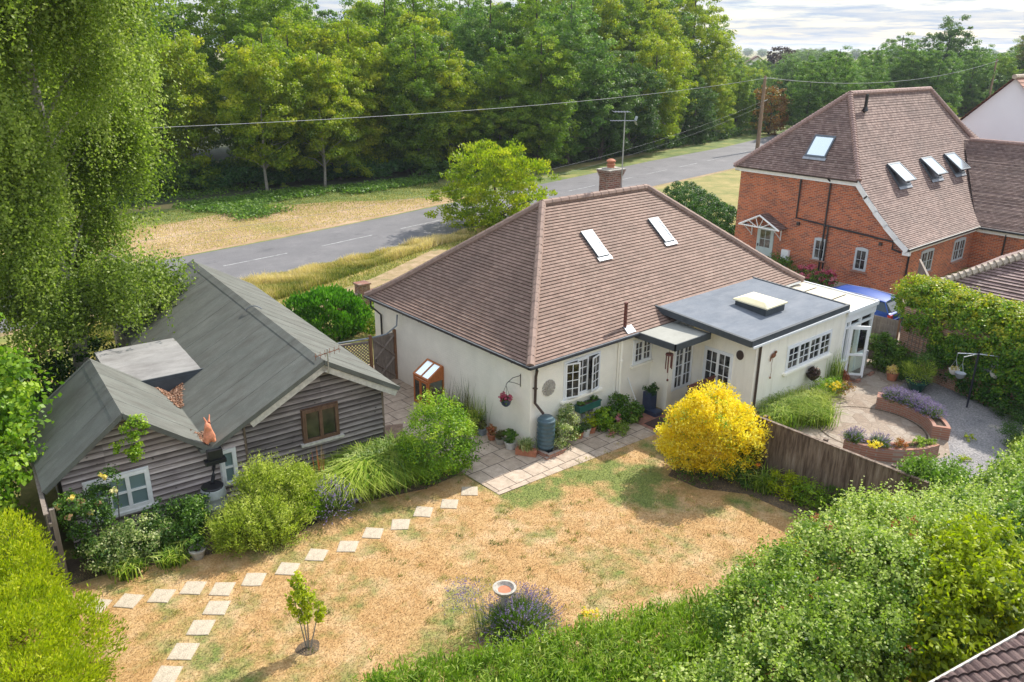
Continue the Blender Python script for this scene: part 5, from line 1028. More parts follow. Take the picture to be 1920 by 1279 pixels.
# gate, trellis screen
t = thing('garden_gate', 'tall weathered wooden gate with diagonal braces at the far end of the house wall', 'gate', (-.95, 7.15, 0)); mb = MB()
for k in range(8): mb.box(-.92 + k * .105, -.82 + k * .105, 7.15, 7.17, .05, 1.80)
mb.build('boards', 'wood_grey', t); mb = MB(); mb.box(-.93, -.07, 7.12, 7.15, 1.70, 1.80); mb.box(-.93, -.07, 7.12, 7.15, .88, .97); mb.box(-.93, -.07, 7.12, 7.15, .08, .17)
for a, b in (((-.9, .17), (-.1, .88)), ((-.1, .17), (-.9, .88)), ((-.9, .97), (-.1, 1.7)), ((-.1, .97), (-.9, 1.7))): mb.bar((a[0], 7.125, a[1]), (b[0], 7.125, b[1]), .07)
mb.build('brace', 'wood_grey', t)
for x, m_ in ((-1.02, 'wood_brown'), (-.04, 'wood_brown')): mb = MB(); mb.box(x - .05, x + .04, 7.10, 7.2, 0, 1.9); mb.build('post', m_, t)
mb = MB(); mb.tube([(-.88, 7.10, 1.0), (-.88, 7.06, 1.0), (-.88, 7.06, .9)], .015, 6); mb.build('latch', 'black_plastic', t)
t = thing('trellis_screen', 'diamond lattice trellis screen between the gate and the shed', 'trellis', (-2.6, 7.9, 0)); mb = MB(); A3 = V(-3.0, 7.9, 0); U = (V(-1.08, 7.2, 0) - A3); L = U.length; U.normalize(); N = V(U.y, -U.x, 0)
for k in range(-9, 20):
    for s_ in (1, -1):
        a = k * .115; z0, z1 = .72, 1.62; x0_, x1_ = (a, a + (z1 - z0)) if s_ == 1 else (a + (z1 - z0), a)
        f0, f1 = 0, 1
        pa, pb = (x0_, z0), (x1_, z1); xs = [pa[0], pb[0]]
        tt = [0, 1]
        dx = pb[0] - pa[0]
        for lim in (0, L):
            pass
        def cl(x): return max(0, min(1, (x - pa[0]) / dx))
        ta, tb = sorted((cl(0), cl(L)))
        if tb - ta > .03: mb.bar(tuple(A3 + U * (pa[0] + dx * ta) + Z_ * (z0 + (z1 - z0) * ta) + N * .01 * s_), tuple(A3 + U * (pa[0] + dx * tb) + Z_ * (z0 + (z1 - z0) * tb) + N * .01 * s_), .028)
mb.build('lattice', 'wood_grey', t); mb = MB(); mb.ob(A3, U, Z_, N, 0, L, 1.62, 1.68, -.03, .04); mb.ob(A3, U, Z_, N, 0, L, .66, .72, -.02, .03); mb.ob(A3, U, Z_, N, 0, L, 0, .66, -.01, .01); mb.build('frame', 'wood_grey', t)
mb = MB(); pts = [V(-.24, 6.6, 2.62), V(-.22, 6.7, 2.2), V(-.5, 6.95, 1.88), V(-1.0, 7.15, 1.80), V(-1.9, 7.45, 1.76), V(-3.0, 7.85, 1.66), V(-3.3, 8.0, 1.6)]; mb.tube(pts, .028, 6); tag(mb.build('waste_hose', 'grey_pot', loc=(-1.0, 7.1, 0)), 'grey flexible hose hanging from the gutter and lying along the trellis top', 'hose')
# cold frame
t = thing('cold_frame', 'small orange wooden cold frame greenhouse with glazed doors against the cream wall', 'cold frame', (-.35, 4.7, 0)); mb = MB(); xa, xb, ya_, yb = -.62, -.04, 4.28, 5.10
for x, y, z in ((xa, ya_, 1.02), (xa, yb, 1.02), (xb, ya_, 1.38), (xb, yb, 1.38)): mb.box(x - .025, x + .025, y - .025, y + .025, 0, z)
for y in (ya_, yb): mb.box(xa, xb, y - .02, y + .02, .05, .12); mb.box(xa, xb, y - .02, y + .02, .93, 1.0); mb.prism([(xa, 1.0), (xb, 1.0), (xb, 1.38), (xa, 1.04)], -.012, .012, o=(0, y, 0), U=X_, Vv=Z_, N=-Y_)
mb.box(xa - .02, xa + .02, ya_, yb, .04, .1); mb.box(xa - .02, xa + .02, ya_, yb, .96, 1.02); mb.box(xb - .02, xb + .02, ya_, yb, .04, .1); mb.box(xb - .02, xb + .01, ya_, yb, 1.30, 1.38); mb.box(xa, xb, ya_, yb, .46, .49); mb.build('frame', 'wood_orange', t)
Sl = V(xb - xa, 0, .36).normalized(); Nl = V(-Sl.z, 0, Sl.x)
lid = MB(); o_ = V(xa - .03, 0, 1.02)
for a, b in ((ya_ - .03, ya_ + .04), (4.66, 4.72), (yb - .04, yb + .03)): lid.ob(o_, Y_, Sl, Nl, a, b, 0, .72, 0, .035)
for a, b in ((0, .06), (.66, .72)): lid.ob(o_, Y_, Sl, Nl, ya_, yb, a, b, 0, .034)
ld = lid.build('lid', 'wood_orange', t); g = MB(); g.ob(o_, Y_, Sl, Nl, ya_ + .04, 4.66, .06, .66, .01, .02); g.ob(o_, Y_, Sl, Nl, 4.72, yb - .04, .06, .66, .01, .02); g.build('pane', 'sky_glass', ld)
for a, b in ((ya_ + .03, 4.68), (4.70, yb - .03)):
    mb = MB(); x = xa - .045
    for q in ((a, b, .10, .16), (a, b, .88, .95), (a, a + .05, .16, .88), (b - .05, b, .16, .88)): mb.ob((x, 0, 0), Y_, Z_, X_, *q, 0, .025)
    d_ = mb.build('door', 'wood_orange', t); g = MB(); g.ob((x, 0, 0), Y_, Z_, X_, a + .05, b - .05, .16, .88, .008, .014); g.build('pane', 'shed_glass', d_)
g = MB(); g.box(xa, xb, ya_ - .006, ya_ + .006, .12, .93); g.build('side_pane', 'clear_glass', t)
# pots and tubs
def pot(name, label, x, y, r, h, m, taper=.75, z=0.0, group=None, n=16, rim=True, cat='plant pot'):
    t = thing(name, label, cat, (x, y, z), 0, group); mb = MB(); mb.lathe((x, y, z), [(r * taper, 0), (r * .98, h * .86), (r * 1.06 if rim else r, h * .87), (r * 1.06 if rim else r, h), (r * .9, h), (r * .88, h * .88), (.01, h * .87)], n); mb.build('pot', m, t, smooth=True)
    mb = MB(); mb.lathe((x, y, z), [(r * .86, h * .84), (.01, h * .9)], n); mb.build('soil', 'soil', t); return t
def potplant(t, x, y, z, r, h, m, seed, leaf=(.06, .04), nc=26, per=20, mode='leaf', nm='plant', tm=.5, **k):
    return foliage(nm, m, [(0, 0, z + h * .55, r, r, h * .5)], nc, r * .35, per, leaf, seed, parent=t, mode=mode, tm=tm, **k)
pt = pot('plant_pot', 'grey square-looking pot below the cream end wall, next to the rusty plants', -.42, 1.75, .16, .24, 'grey_pot', .85); potplant(pt, 0, 0, .2, .16, .3, 'lf_brownish', 31)
pt = pot('plant_pot', 'small terracotta pot with a dried plant, second from the grey pot', -.40, 1.28, .14, .2, 'terracotta'); potplant(pt, 0, 0, .2, .15, .3, 'lf_red', 32)
pt = pot('plant_pot', 'pale stone bowl with reddish leaves, in the row under the end wall', -.38, .90, .15, .2, 'stone'); potplant(pt, 0, 0, .18, .16, .28, 'lf_brownish', 33)
pt = pot('plant_pot', 'pale pot with a round bushy green plant near the water butt', -.34, .48, .17, .24, 'white_pot'); potplant(pt, 0, 0, .2, .22, .42, 'lf_green', 34, nc=40)
t = thing('terracotta_trough', 'long terracotta trough of spiky pale grass at the corner of the house', 'planter', (-.28, -.22, 0)); mb = MB(); mb.ob((-.42, .12, 0), V(.55, -.83, 0).normalized(), V(.83, .55, 0).normalized(), Z_, 0, .62, -.1, .14, 0, .2); mb.build('trough', 'terracotta', t)
rng = np.random.default_rng(40); P = np.array([(-.25, -.12)]) + rng.normal(0, .07, (260, 2)); g = blades('spiky_grass', 'lf_varieg', P - np.array([-.28, -.22]), .32, .02, 41, lean=.8, arch=.3, z0=.18); g.parent = t
t = thing('brick_edging', 'stacked red brick edging round the foot of the water butt', 'edging', (.2, -.65, 0)); mb = MB()
for k in range(3): mb.box(-.02 + k * .235, .2 + k * .235, -.78, -.67, 0, .075); mb.box(.08 + k * .235, .30 + k * .235, -.775, -.665, .078, .15)
mb.box(.05, .15, -.66, -.2, 0, .15); mb.build('bricks', 'brick_edge', t)
wb = thing('water_butt', 'tall dark blue ribbed water butt under the corner downpipe of the cream bungalow', 'water butt', (.32, -.36, 0)); mb = MB(); pr_ = [(.20, .14)]
for z in np.arange(.2, 1.0, .13): pr_ += [(.255, z), (.27, z + .03), (.27, z + .06), (.255, z + .09)]
pr_ += [(.25, 1.06), (.2, 1.16), (.02, 1.19)]; mb.lathe((.32, -.36, 0), pr_, 24); mb.build('barrel', 'butt_blue', wb, smooth=True); mb = MB(); mb.lathe((.32, -.36, 1.04), [(.265, 0), (.27, .03), (.25, .05)], 24); mb.build('lid', 'butt_blue', wb)
mb = MB(); mb.lathe((.32, -.36, 0), [(.22, 0), (.21, .15)], 16); mb.build('stand', 'black_plastic', wb)
# pots on the front terrace
for (x, y, r, h, m_, lb, pm, sd) in ((1.72, -.34, .15, .24, 'terracotta', 'dark terracotta pot left of the cream pot below the window box', 'lf_dark', 51), (1.98, -.36, .17, .28, 'white_pot', 'cream round pot with dark soil below the window box', 'lf_lavender', 52), (1.85, -.12, .16, .22, 'stone', 'grey stone bowl behind the cream pot, against the front wall', 'lf_brownish', 53), (2.28, -.32, .16, .22, 'terracotta', 'terracotta pot with a yellow green plant on the terrace', 'lf_lime', 54)):
    pt = pot('plant_pot', lb, x, y, r, h, m_); potplant(pt, 0, 0, h - .05, r * (1.0 if pm != 'lf_lime' else 1.5), .18 if pm != 'lf_lime' else .5, pm, sd)
t = thing('window_box', 'green plastic window box hung on the front wall under the pane window', 'window box', (2.25, -.22, .75)); mb = MB(); mb.ob((1.80, 0, .78), X_, -Y_, Z_, 0, .92, .05, .28, 0, .2); mb.ob((1.78, 0, .96), X_, -Y_, Z_, 0, .96, .03, .30, 0, .035); mb.build('trough', 'green_plastic', t); mb = MB(); mb.box(1.85, 2.67, -.26, -.07, .99, 1.0); mb.build('soil', 'soil', t)
foliage('plants', 'lf_green', [(-.3, .06, .28, .14, .1, .1), (.3, .06, .3, .16, .1, .12), (0, .06, .24, .15, .08, .05)], 34, .05, 26, (.05, .03), 55, parent=t)
for k, (x, c_) in enumerate(((2.42, 'lf_violet'), (2.10, 'lf_lavender'))):
    t = thing('wall_pot', ['small metal wall pot of violet flowers under the right end of the window box', 'small metal wall pot of dead stems under the window box'][k], 'plant pot', (x, -.12, .55)); mb = MB(); mb.lathe((x, -.12, .5), [(.05, 0), (.085, .17), (.075, .17), (.05, .1), (.01, .1)], 12); mb.build('pot', 'lead', t, smooth=True); foliage('plant', c_, [(0, 0, .16, .09, .08, .07)], 12, .04, 20, (.035, .025), 60 + k, parent=t)
t = thing('wall_plaque', 'round grey stone wall plaque left of the front pane window', 'ornament', (.72, -.02, 1.85)); mb = MB()
for r0, r1, d0 in ((0.0, .085, .05), (.085, .16, .035), (.16, .25, .025)):
    for k in range(14):
        a0, a1 = 2 * math.pi * k / 14, 2 * math.pi * (k + .8) / 14; mb.prism([(r0 * math.cos(a0) + 1e-3, r0 * math.sin(a0)), (r1 * math.cos(a0), r1 * math.sin(a0)), (r1 * 1.04 * math.cos((a0 + a1) / 2), r1 * 1.04 * math.sin((a0 + a1) / 2)), (r1 * math.cos(a1), r1 * math.sin(a1)), (r0 * math.cos(a1), r0 * math.sin(a1) + 1e-3)], 0, d0, o=(.72, -.005, 1.85), U=X_, Vv=Z_, N=-Y_)
mb.build('carving', 'stone', t)
# hanging basket on end wall
t = thing('hanging_basket', 'hanging basket of red and pink flowers on an iron bracket on the end wall', 'hanging basket', (-.42, .55, 1.5)); mb = MB(); mb.tube([(-.02, .42, 2.35), (-.02, .42, 1.95)], .012, 5); mb.tube([(-.02, .42, 2.30), (-.25, .50, 2.26), (-.42, .56, 2.12), (-.44, .57, 2.06)], .011, 5); mb.tube([(-.02, .42, 2.0), (-.2, .48, 2.1), (-.38, .55, 2.16)], .009, 5); mb.build('bracket', 'black_plastic', t)
mb = MB(); mb.lathe((-.44, .57, 1.40), [(.07, 0), (.13, .06), (.165, .2), (.165, .23), (.14, .2), (.01, .18)], 16); mb.build('basket', 'blue_pot', t, smooth=True); mb = MB()
for a in (0, 2.1, 4.2): mb.tube([(-.44 + .16 * math.cos(a), .57 + .16 * math.sin(a), 1.62), (-.44, .57, 2.06)], .005, 4)
mb.build('chain', 'black_plastic', t); foliage('flowers', 'lf_pink', [(-.02, .02, .18, .19, .19, .12)], 34, .05, 26, (.045, .035), 61, parent=t, tm=.35, tv=.3); foliage('leaves', 'lf_green', [(-.02, .02, .10, .19, .19, .08)], 22, .05, 20, (.045, .03), 62, parent=t)
# porch things
t = thing('wind_chimes', 'wooden wind chimes hanging from the edge of the porch roof', 'wind chimes', (4.75, -1.25, 1.6)); mb = MB(); mb.tube([(4.70, -1.25, 2.6), (4.70, -1.25, 2.32)], .008, 4); mb.lathe((4.70, -1.25, 2.28), [(.13, 0), (.12, .05), (.03, .07)], 10)
for k in range(7): a = k * .9; L = .45 + .12 * math.sin(k * 2.1); mb.tube([(4.70 + .10 * math.cos(a), -1.25 + .10 * math.sin(a), 2.27), (4.70 + .10 * math.cos(a), -1.25 + .10 * math.sin(a), 2.27 - L)], .019, 6)
mb.tube([(4.70, -1.25, 2.3), (4.70, -1.25, 1.45)], .005, 4); mb.lathe((4.70, -1.25, 1.40), [(.035, 0), (.03, .06)], 6); mb.build('tubes', 'copper_red', t)
t = thing('boot_planter', 'tall dark blue square planter with dark plants beside the porch', 'planter', (4.82, -.55, 0)); mb = MB(); mb.prism([(4.62, -.95), (4.98, -.95), (4.98, -.2), (4.62, -.2)], 0, .18); mb.prism([(4.66, -.66), (4.98, -.66), (4.98, -.34), (4.66, -.34)], .18, .75); mb.build('box', 'blue_pot', t); foliage('plant', 'lf_dark', [(0, .05, .85, .24, .24, .18)], 30, .08, 22, (.06, .04), 63, parent=t)
t = thing('yard_broom', 'white handled broom leaning on the cream wall beside the porch', 'broom', (4.40, -.3, 0)); mb = MB(); mb.tube([(4.46, -.42, .12), (4.22, -.03, 1.25)], .016, 6); mb.build('handle', 'white_upvc', t); mb = MB(); mb.box(4.33, 4.6, -.48, -.38, .02, .14); mb.build('head', 'black_plastic', t)
tag((lambda m_: (m_.box(4.0, 4.75, -1.45, -1.02, .034, .055), m_.build('doormat', 'doormat', loc=(4.37, -1.2, 0)))[1])(MB()), 'dark brown doormat on the tiled porch step', 'doormat')
boardfence('low_gate', 'low brown timber gate half hidden behind the yellow bush by the porch', (5.1, -1.75), (6.5, -1.75), 1.25, 'copper_red', seed=8, cat='gate')
# barrel & ornament by the shed
bl = thing('water_barrel', 'pale grey plastic barrel with black lid under the shed downpipe', 'barrel', SP(-3.2, -.08, 0)); c0 = SP(-3.2, -.08, 0); mb = MB(); mb.lathe(c0, [(.26, 0), (.30, .2), (.315, .34), (.33, .36), (.33, .40), (.315, .42), (.31, .6), (.32, .62), (.32, .66), (.28, .84), (.24, .86)], 26); mb.build('barrel', 'pale_barrel', bl, smooth=True); mb = MB(); mb.lathe((c0[0], c0[1], .85), [(.265, 0), (.275, .03), (.25, .05), (.23, .035), (.01, .035)], 26); mb.build('lid', 'black_plastic', bl)
# terracotta creature on the roof valley end
cr = thing('roof_ornament', 'orange terracotta animal ornament with upright ears perched at the end of the shed valley', 'ornament', SP(-3.08, .1, 1.95)); o_ = Vector(SP(-3.06, .12, 1.9)); mb = MB()
def ell(mb, c, rx, ry, rz, n=12, m_=8, tw=0):
    i = len(mb.v)
    for a in range(m_ + 1):
        ph = math.pi * a / m_
        for b in range(n): t_ = 2 * math.pi * b / n; mb.v.append((c[0] + rx * math.sin(ph) * math.cos(t_), c[1] + ry * math.sin(ph) * math.sin(t_), c[2] + rz * math.cos(ph)))
    for a in range(m_):
        for b in range(n): q = i + a * n; mb.f.append((q + b, q + (b + 1) % n, q + n + (b + 1) % n, q + n + b))
me_s = bpy.data.meshes.new('creature'); pts = [(0, 0, .14), (0, .0, .27), (0, -.02, .40), (-.03, -.05, .52), (-.09, -.10, .55), (-.02, -.02, .60), (-.06, .02, .74), (.04, -.02, .60), (.10, .05, .76), (-.10, -.10, .05), (.11, -.10, .05), (-.12, .08, .04), (.12, .08, .04)]
ed = [(0, 1), (1, 2), (2, 3), (3, 4), (3, 5), (5, 6), (3, 7), (7, 8), (1, 9), (1, 10), (0, 11), (0, 12)]; rad = [.13, .13, .09, .075, .035, .03, .012, .03, .012, .045, .045, .06, .06]
me_s.from_pydata([tuple(Vector(p) + V(0, 0, 0)) for p in pts], ed, []); ob = bpy.data.objects.new('body', me_s); COL.objects.link(ob); ob.parent = cr; md = ob.modifiers.new('skin', 'SKIN'); 
for v_, r0 in zip(me_s.skin_vertices[0].data if me_s.skin_vertices else [], rad): v_.radius = (r0, r0)
md2 = ob.modifiers.new('sub', 'SUBSURF'); md2.levels = 2; md2.render_levels = 2; me_s.materials.append(MATS['terracotta_bright'])
if not me_s.skin_vertices:
    ob.modifiers.clear(); bpy.data.objects.remove(ob); mb = MB(); ell(mb, (o_.x, o_.y, o_.z + .2), .14, .14, .18); ell(mb, (o_.x, o_.y - .02, o_.z + .40), .10, .10, .14); ell(mb, (o_.x - .03, o_.y - .05, o_.z + .53), .08, .09, .07)
    for s_ in (-1, 1): mb.tube([(o_.x + .04 * s_, o_.y, o_.z + .56), (o_.x + .07 * s_, o_.y + .03, o_.z + .68), (o_.x + .09 * s_, o_.y + .05, o_.z + .80)], [.035, .03, .006], 8); mb.tube([(o_.x + .09 * s_, o_.y - .05, o_.z + .25), (o_.x + .12 * s_, o_.y - .14, o_.z + .05)], [.06, .045], 8)
    mb.build('body', 'terracotta_bright', cr, smooth=True)
pt = pot('stone_pot', 'round stone pot on bare earth in front of the shed', -9.48, 1.0, .19, .26, 'stone', .6); potplant(pt, 0, 0, .22, .22, .35, 'lf_green', 64)
# bird bath in the lavender
bb = thing('bird_bath', 'stone bird bath bowl standing in the lavender clump on the lawn', 'bird bath', (-5.68, -5.60, 0)); mb = MB(); mb.lathe((-5.68, -5.60, 0), [(.17, 0), (.17, .06), (.09, .12), (.08, .9), (.11, 1.05)], 16); mb.build('pedestal', 'stone', bb, smooth=True)
mb = MB(); mb.lathe((-5.68, -5.60, 1.03), [(.10, 0), (.20, .04), (.235, .10), (.24, .13), (.19, .135), (.17, .09), (.10, .055), (.01, .05)], 28); mb.build('bowl', 'stone', bb, smooth=True); mb = MB(); mb.lathe((-5.68, -5.60, 1.09), [(.16, 0), (.165, .012), (.01, .014)], 24); mb.build('water', 'terracotta', bb)
# bird feeder pole
fp = thing('basket_pole', 'tall dark metal pole with cross arms and two hanging baskets on the gravel', 'plant stand', (13.37, -7.1, 0)); c = V(13.37, -7.1, 0); mb = MB(); mb.tube([c, c + Z_ * 1.95], .032, 8); mb.tube([c + Z_ * 1.95, c + Z_ * 2.08], [.022, .004], 8); A1 = V(.55, -.75, 0).normalized(); A2 = V(.93, -.35, 0).normalized(); mb.build('pole', 'car_dark', fp)
mb = MB()
for Ax in (A1, A2): mb.tube([c + Z_ * 1.90 - Ax * .62, c + Z_ * 1.93, c + Z_ * 1.90 + Ax * .62], .018, 6)
for Ax in (A1, A2):
    for s_ in (-1, 1): q = c + Z_ * 1.90 + Ax * .62 * s_; mb.tube([q, q - Z_ * .22], .008, 5)
mb.build('arms', 'steel', fp)
for k, (s_, Ax) in enumerate(((-1, A1), (1, A1), (-1, A2), (1, A2))):
    q = c + Ax * .62 * s_ + Z_ * (1.90 - .22); hb = thing('hanging_pot', ['white hanging pot of straw coloured plants on the left arm of the pole', 'white hanging pot of lime green plants on the right arm of the pole', 'empty wire basket behind the left white pot on the pole', 'empty wire basket behind the right white pot on the pole'][k], 'hanging basket', tuple(q - Z_ * .5), 0, 'baskets on the gravel pole')
    mb = MB(); mb.lathe(tuple(q - Z_ * .52), [(.08, 0), (.13, .05), (.165, .17), (.17, .18), (.15, .17), (.01, .14)], 16); mb.build('pot', 'white_pot' if k < 2 else 'lead', hb, smooth=True); mb = MB()
    for a in (0, 2.1, 4.2): mb.tube([tuple(q - Z_ * .35 + V(.16 * math.cos(a), .16 * math.sin(a), 0)), tuple(q)], .005, 4)
    mb.build('chain', 'steel', hb)
    if k < 2: foliage('plant', ('lf_dry', 'lf_lime')[k], [(0, 0, .19, .13, .13, .08)], 22, .045, 22, (.05, .022), 70 + k, parent=hb, tm=.75)
# glazed pot etc
pt = pot('glazed_pot', 'large glossy dark green glazed pot at the edge of the gravel', 13.45, -5.35, .38, .42, 'glazed_green', .55, n=28); potplant(pt, 0, 0, .35, .55, .75, 'lf_juniper', 74, nc=70, leaf=(.10, .02), mode='out')
pt = pot('plant_pot', 'grey bowl of leafy plants behind the glazed green pot', 14.1, -5.2, .34, .34, 'grey_pot', .6); potplant(pt, 0, 0, .3, .5, .95, 'lf_green', 75, nc=70, leaf=(.08, .04))
pt = pot('plant_pot', 'terracotta pot of pale pink flowers among the greenery left of the glazed pot', 13.75, -4.35, .2, .3, 'terracotta'); potplant(pt, 0, 0, .25, .22, .3, 'lf_peach', 76)
# wall ornament and basket on the extension
t = thing('wall_ornament', 'rusty metal bird ornament with a dangling tail on the extension wall', 'ornament', (7.55, -3.12, 2.1)); mb = MB(); ell(mb, (7.55, -3.15, 2.13), .13, .04, .08); ell(mb, (7.66, -3.15, 2.22), .06, .035, .05)
mb.tube([(7.45, -3.14, 2.1), (7.40, -3.14, 1.95)], [.03, .01], 6); mb.tube([(7.54, -3.14, 2.05), (7.50, -3.14, 1.8), (7.55, -3.14, 1.6), (7.52, -3.14, 1.40)], .007, 4); mb.tube([(7.52, -3.14, 1.40), (7.52, -3.14, 1.34)], .025, 6); mb.build('bird', 'rust', t, smooth=True)
t = thing('wall_basket', 'dark wall basket of purple plants under the long extension window', 'hanging basket', (10.0, -3.3, .8)); mb = MB(); mb.lathe((10.0, -3.28, .66), [(.06, 0), (.2, .14), (.24, .26), (.2, .24), (.01, .2)], 16); mb.build('basket', 'soil', t); foliage('plant', 'lf_purple', [(0, .02, .16, .3, .22, .17)], 40, .08, 24, (.055, .035), 77, parent=t); foliage('flowers', 'lf_pink', [(.05, .0, .24, .2, .16, .1)], 8, .05, 14, (.035, .03), 78, parent=t, tm=.75)
# curved brick planters with lavender
def planter(name, label, a0, a1, seed, ri=1.72, ro=2.22, h=.42):
    t = thing(name, label, 'planter', (9.3 + ro * math.cos(R((a0 + a1) / 2)), -5.8 + ro * math.sin(R((a0 + a1) / 2)), 0)); mb = MB(); n = 14; A = [R(a0 + (a1 - a0) * i / n) for i in range(n + 1)]
    for r0, r1 in ((ri, ri + .11), (ro - .11, ro)):
        P_ = [(9.3 + r1 * math.cos(a), -5.8 + r1 * math.sin(a)) for a in A] + [(9.3 + r0 * math.cos(a), -5.8 + r0 * math.sin(a)) for a in reversed(A)]
        for i in range(n): mb.prism([P_[i], P_[i + 1], P_[2 * n - i], P_[2 * n + 1 - i]], 0, h)
    for a in (A[0], A[-1]):
        s_ = .06 if a == A[0] else -.06; b = a + s_
        mb.prism([(9.3 + r * math.cos(q_), -5.8 + r * math.sin(q_)) for r, q_ in ((ri + .11, a), (ro - .11, a), (ro - .11, b), (ri + .11, b))], 0, h)
    mb.build('brickwork', 'brick_edge', t); mb = MB()
    for i in range(n): mb.quad(*[(9.3 + r * math.cos(A[k]), -5.8 + r * math.sin(A[k]), h - .06) for r, k in ((ri + .1, i), (ro - .1, i), (ro - .1, i + 1), (ri + .1, i + 1))])
    mb.build('soil', 'soil', t); return t
planter('curved_planter', 'low curved brick planter nearest the dark fence, with lavender at one end', 186, 262, 1); planter('curved_planter', 'low curved brick planter filled with purple lavender beside the gravel', -62, 22, 2)
def lavender(name, label, x, y, r, h, nst, seed, z0=0.0, violet=1.0, sp=1.0, lx=1.0, fo='lf_lavender', big=1.0):
    rng = np.random.default_rng(seed); o = foliage(name, fo, [(0, 0, h * .35, r * .8 * lx, r * .8, h * .38)], int(60 * big), r * .22, 34, (.075 * sp, .014 * sp), seed, mode='out', tm=.5); o.location = (x, y, z0); tag(o, label, 'lavender')
    a = rng.uniform(0, 2 * np.pi, nst); e = rng.uniform(.15, 1.35, nst); di = np.stack([np.cos(a) * np.cos(e), np.sin(a) * np.cos(e), np.sin(e)], 1) * np.array([lx, 1, 1]); L = rng.uniform(.75, 1.1, nst)
    tip = di * L[:, None] * np.array([r * 1.15, r * 1.15, h * 1.0]) + np.array([0, 0, .05]); st = tip * .45; A = unit(tip - st); mid_ = (tip + st) / 2; S = unit(np.cross(A, rng.normal(size=A.shape)))
    s = leafobj('stems', mid_, A, S, np.linalg.norm(tip - st, axis=1), .007, rng.normal(.5, .15, nst), fo, o)
    k = int(nst * violet); P = np.repeat(tip[:k], 5, 0) + np.repeat(A[:k], 5, 0) * (np.tile(np.linspace(-.06, .03, 5), k)[:, None]) + rng.normal(0, .006, (k * 5, 3)); N = rng.normal(size=P.shape); A2_, S2 = frames(rng, unit(N))
    f = leafobj('flowers', P, A2_, S2, .035 * sp, .02 * sp, rng.normal(.5, .22, len(P)), 'lf_violet', o); return o
for k in range(4): a = R(-8 - k * 13 + 14); lavender('lavender', ['purple lavender at the far end of the right hand curved planter', 'purple lavender second from the far end of the right hand planter', 'purple lavender third from the far end of the right hand planter', 'purple lavender at the near end of the right hand curved planter'][k], 9.3 + 1.97 * math.cos(a), -5.8 + 1.97 * math.sin(a), .42, .42, 380, 80 + k, z0=.34)
for k in range(2): a = R(192 + k * 20); lavender('lavender', ['purple lavender at the end of the planter nearest the dark fence', 'greener lavender next to it in the planter nearest the dark fence'][k], 9.3 + 1.97 * math.cos(a), -5.8 + 1.97 * math.sin(a), .36, .40, 200, 90 + k, z0=.34, violet=.8)
for k, (a, m_, lb) in enumerate(((228, 'lf_red', 'brownish dried herb in the middle of the near planter'), (246, 'lf_silver', 'pale green herb in the near planter'), (257, 'lf_silver', 'silvery herb at the right end of the near planter'))):
    bush('herb', lb, 'plant', 9.3 + 1.97 * math.cos(R(a)), -5.8 + 1.97 * math.sin(R(a)), [(0, 0, .12, .24, .22, .16)], m_, 26, .07, 26, (.05, .02), 94 + k, z=.36, mode='out')
# blue car
car = thing('blue_hatchback', 'blue estate car parked between the conservatory and the brick house', 'car', (19.15, .2, 0)); cx, cy = 19.15, .25
def carsec(y, zb, zt, hw, rt, tum=.0): return y, zb, zt, hw, rt, tum
# body shell: rows along the length (rear at -Y); each row a half profile mirrored
rows = [(-2.22, .45, .62, .70, .70), (-2.20, .35, .88, .80, .76), (-2.05, .30, .97, .86, .80), (-1.4, .28, .99, .89, .84), (-.4, .28, .98, .90, .86), (.7, .28, .97, .90, .86), (1.2, .28, .96, .89, .84), (1.9, .28, .84, .87, .78), (2.25, .32, .72, .82, .70), (2.38, .42, .60, .70, .60)]
mb = MB(); ring = []
for y, zb, zt, hw, hw2 in rows:
    i = len(mb.v); pr_ = [(-hw * .9, zb), (-hw, zb + .15), (-hw, zt - .18), (-hw2, zt), (hw2, zt), (hw, zt - .18), (hw, zb + .15), (hw * .9, zb)]; mb.v += [(cx + a, cy + y, b) for a, b in pr_]; ring.append(i)
for a, b in zip(ring, ring[1:]):
    for k in range(8): j = (k + 1) % 8; mb.f.append((a + k, a + j, b + j, b + k))
mb.f.append(tuple(ring[0] + k for k in range(8))); mb.f.append(tuple(ring[-1] + k for k in reversed(range(8))))
body = mb.build('body', 'car_blue', car, smooth=True)
rf = [(-2.02, 1.00, 1.00, .70), (-1.72, 1.38, 1.38, .60), (-1.1, 1.45, 1.46, .62), (-.2, 1.48, 1.49, .63), (.35, 1.44, 1.45, .62)]
mb = MB(); prev = None
grid = []
for y, z, z2, hw in ((-1.80, 1.37, 0, .58), (-1.3, 1.44, 0, .60), (-.6, 1.48, 0, .62), (.1, 1.47, 0, .61), (.5, 1.40, 0, .59)):
    i = len(mb.v)
    for k in range(7): s_ = -1 + k / 3; mb.v.append((cx + s_ * hw, cy + y, z - .045 * s_ * s_ - (.02 if abs(s_) == 1 else 0)))
    for k in range(7): s_ = 1 - k / 3; mb.v.append((cx + s_ * (hw - .02), cy + y, z - .11))
    grid.append(i)
for a, b in zip(grid, grid[1:]):
    for k in range(14): j = (k + 1) % 14; mb.f.append((a + k, a + j, b + j, b + k))
mb.f.append(tuple(grid[0] + k for k in range(14))); mb.f.append(tuple(grid[-1] + k for k in reversed(range(14))))
mb.build('car_roof', 'car_blue', car, smooth=True)
mb = MB(); tb, tw_, bb_, bw_ = .60, .58, .84, .82
P_ = {'rt': (-1.80, 1.33), 'ft': (.5, 1.36), 'rb': (-2.10, .96), 'fb': (1.35, .955)}
L_ = lambda k, hw, s_: (cx + s_ * hw, cy + P_[k][0], P_[k][1])
for s_ in (-1, 1): mb.quad(L_('rt', .57, s_), L_('ft', .57, s_), L_('fb', .80, s_), L_('rb', .80, s_))
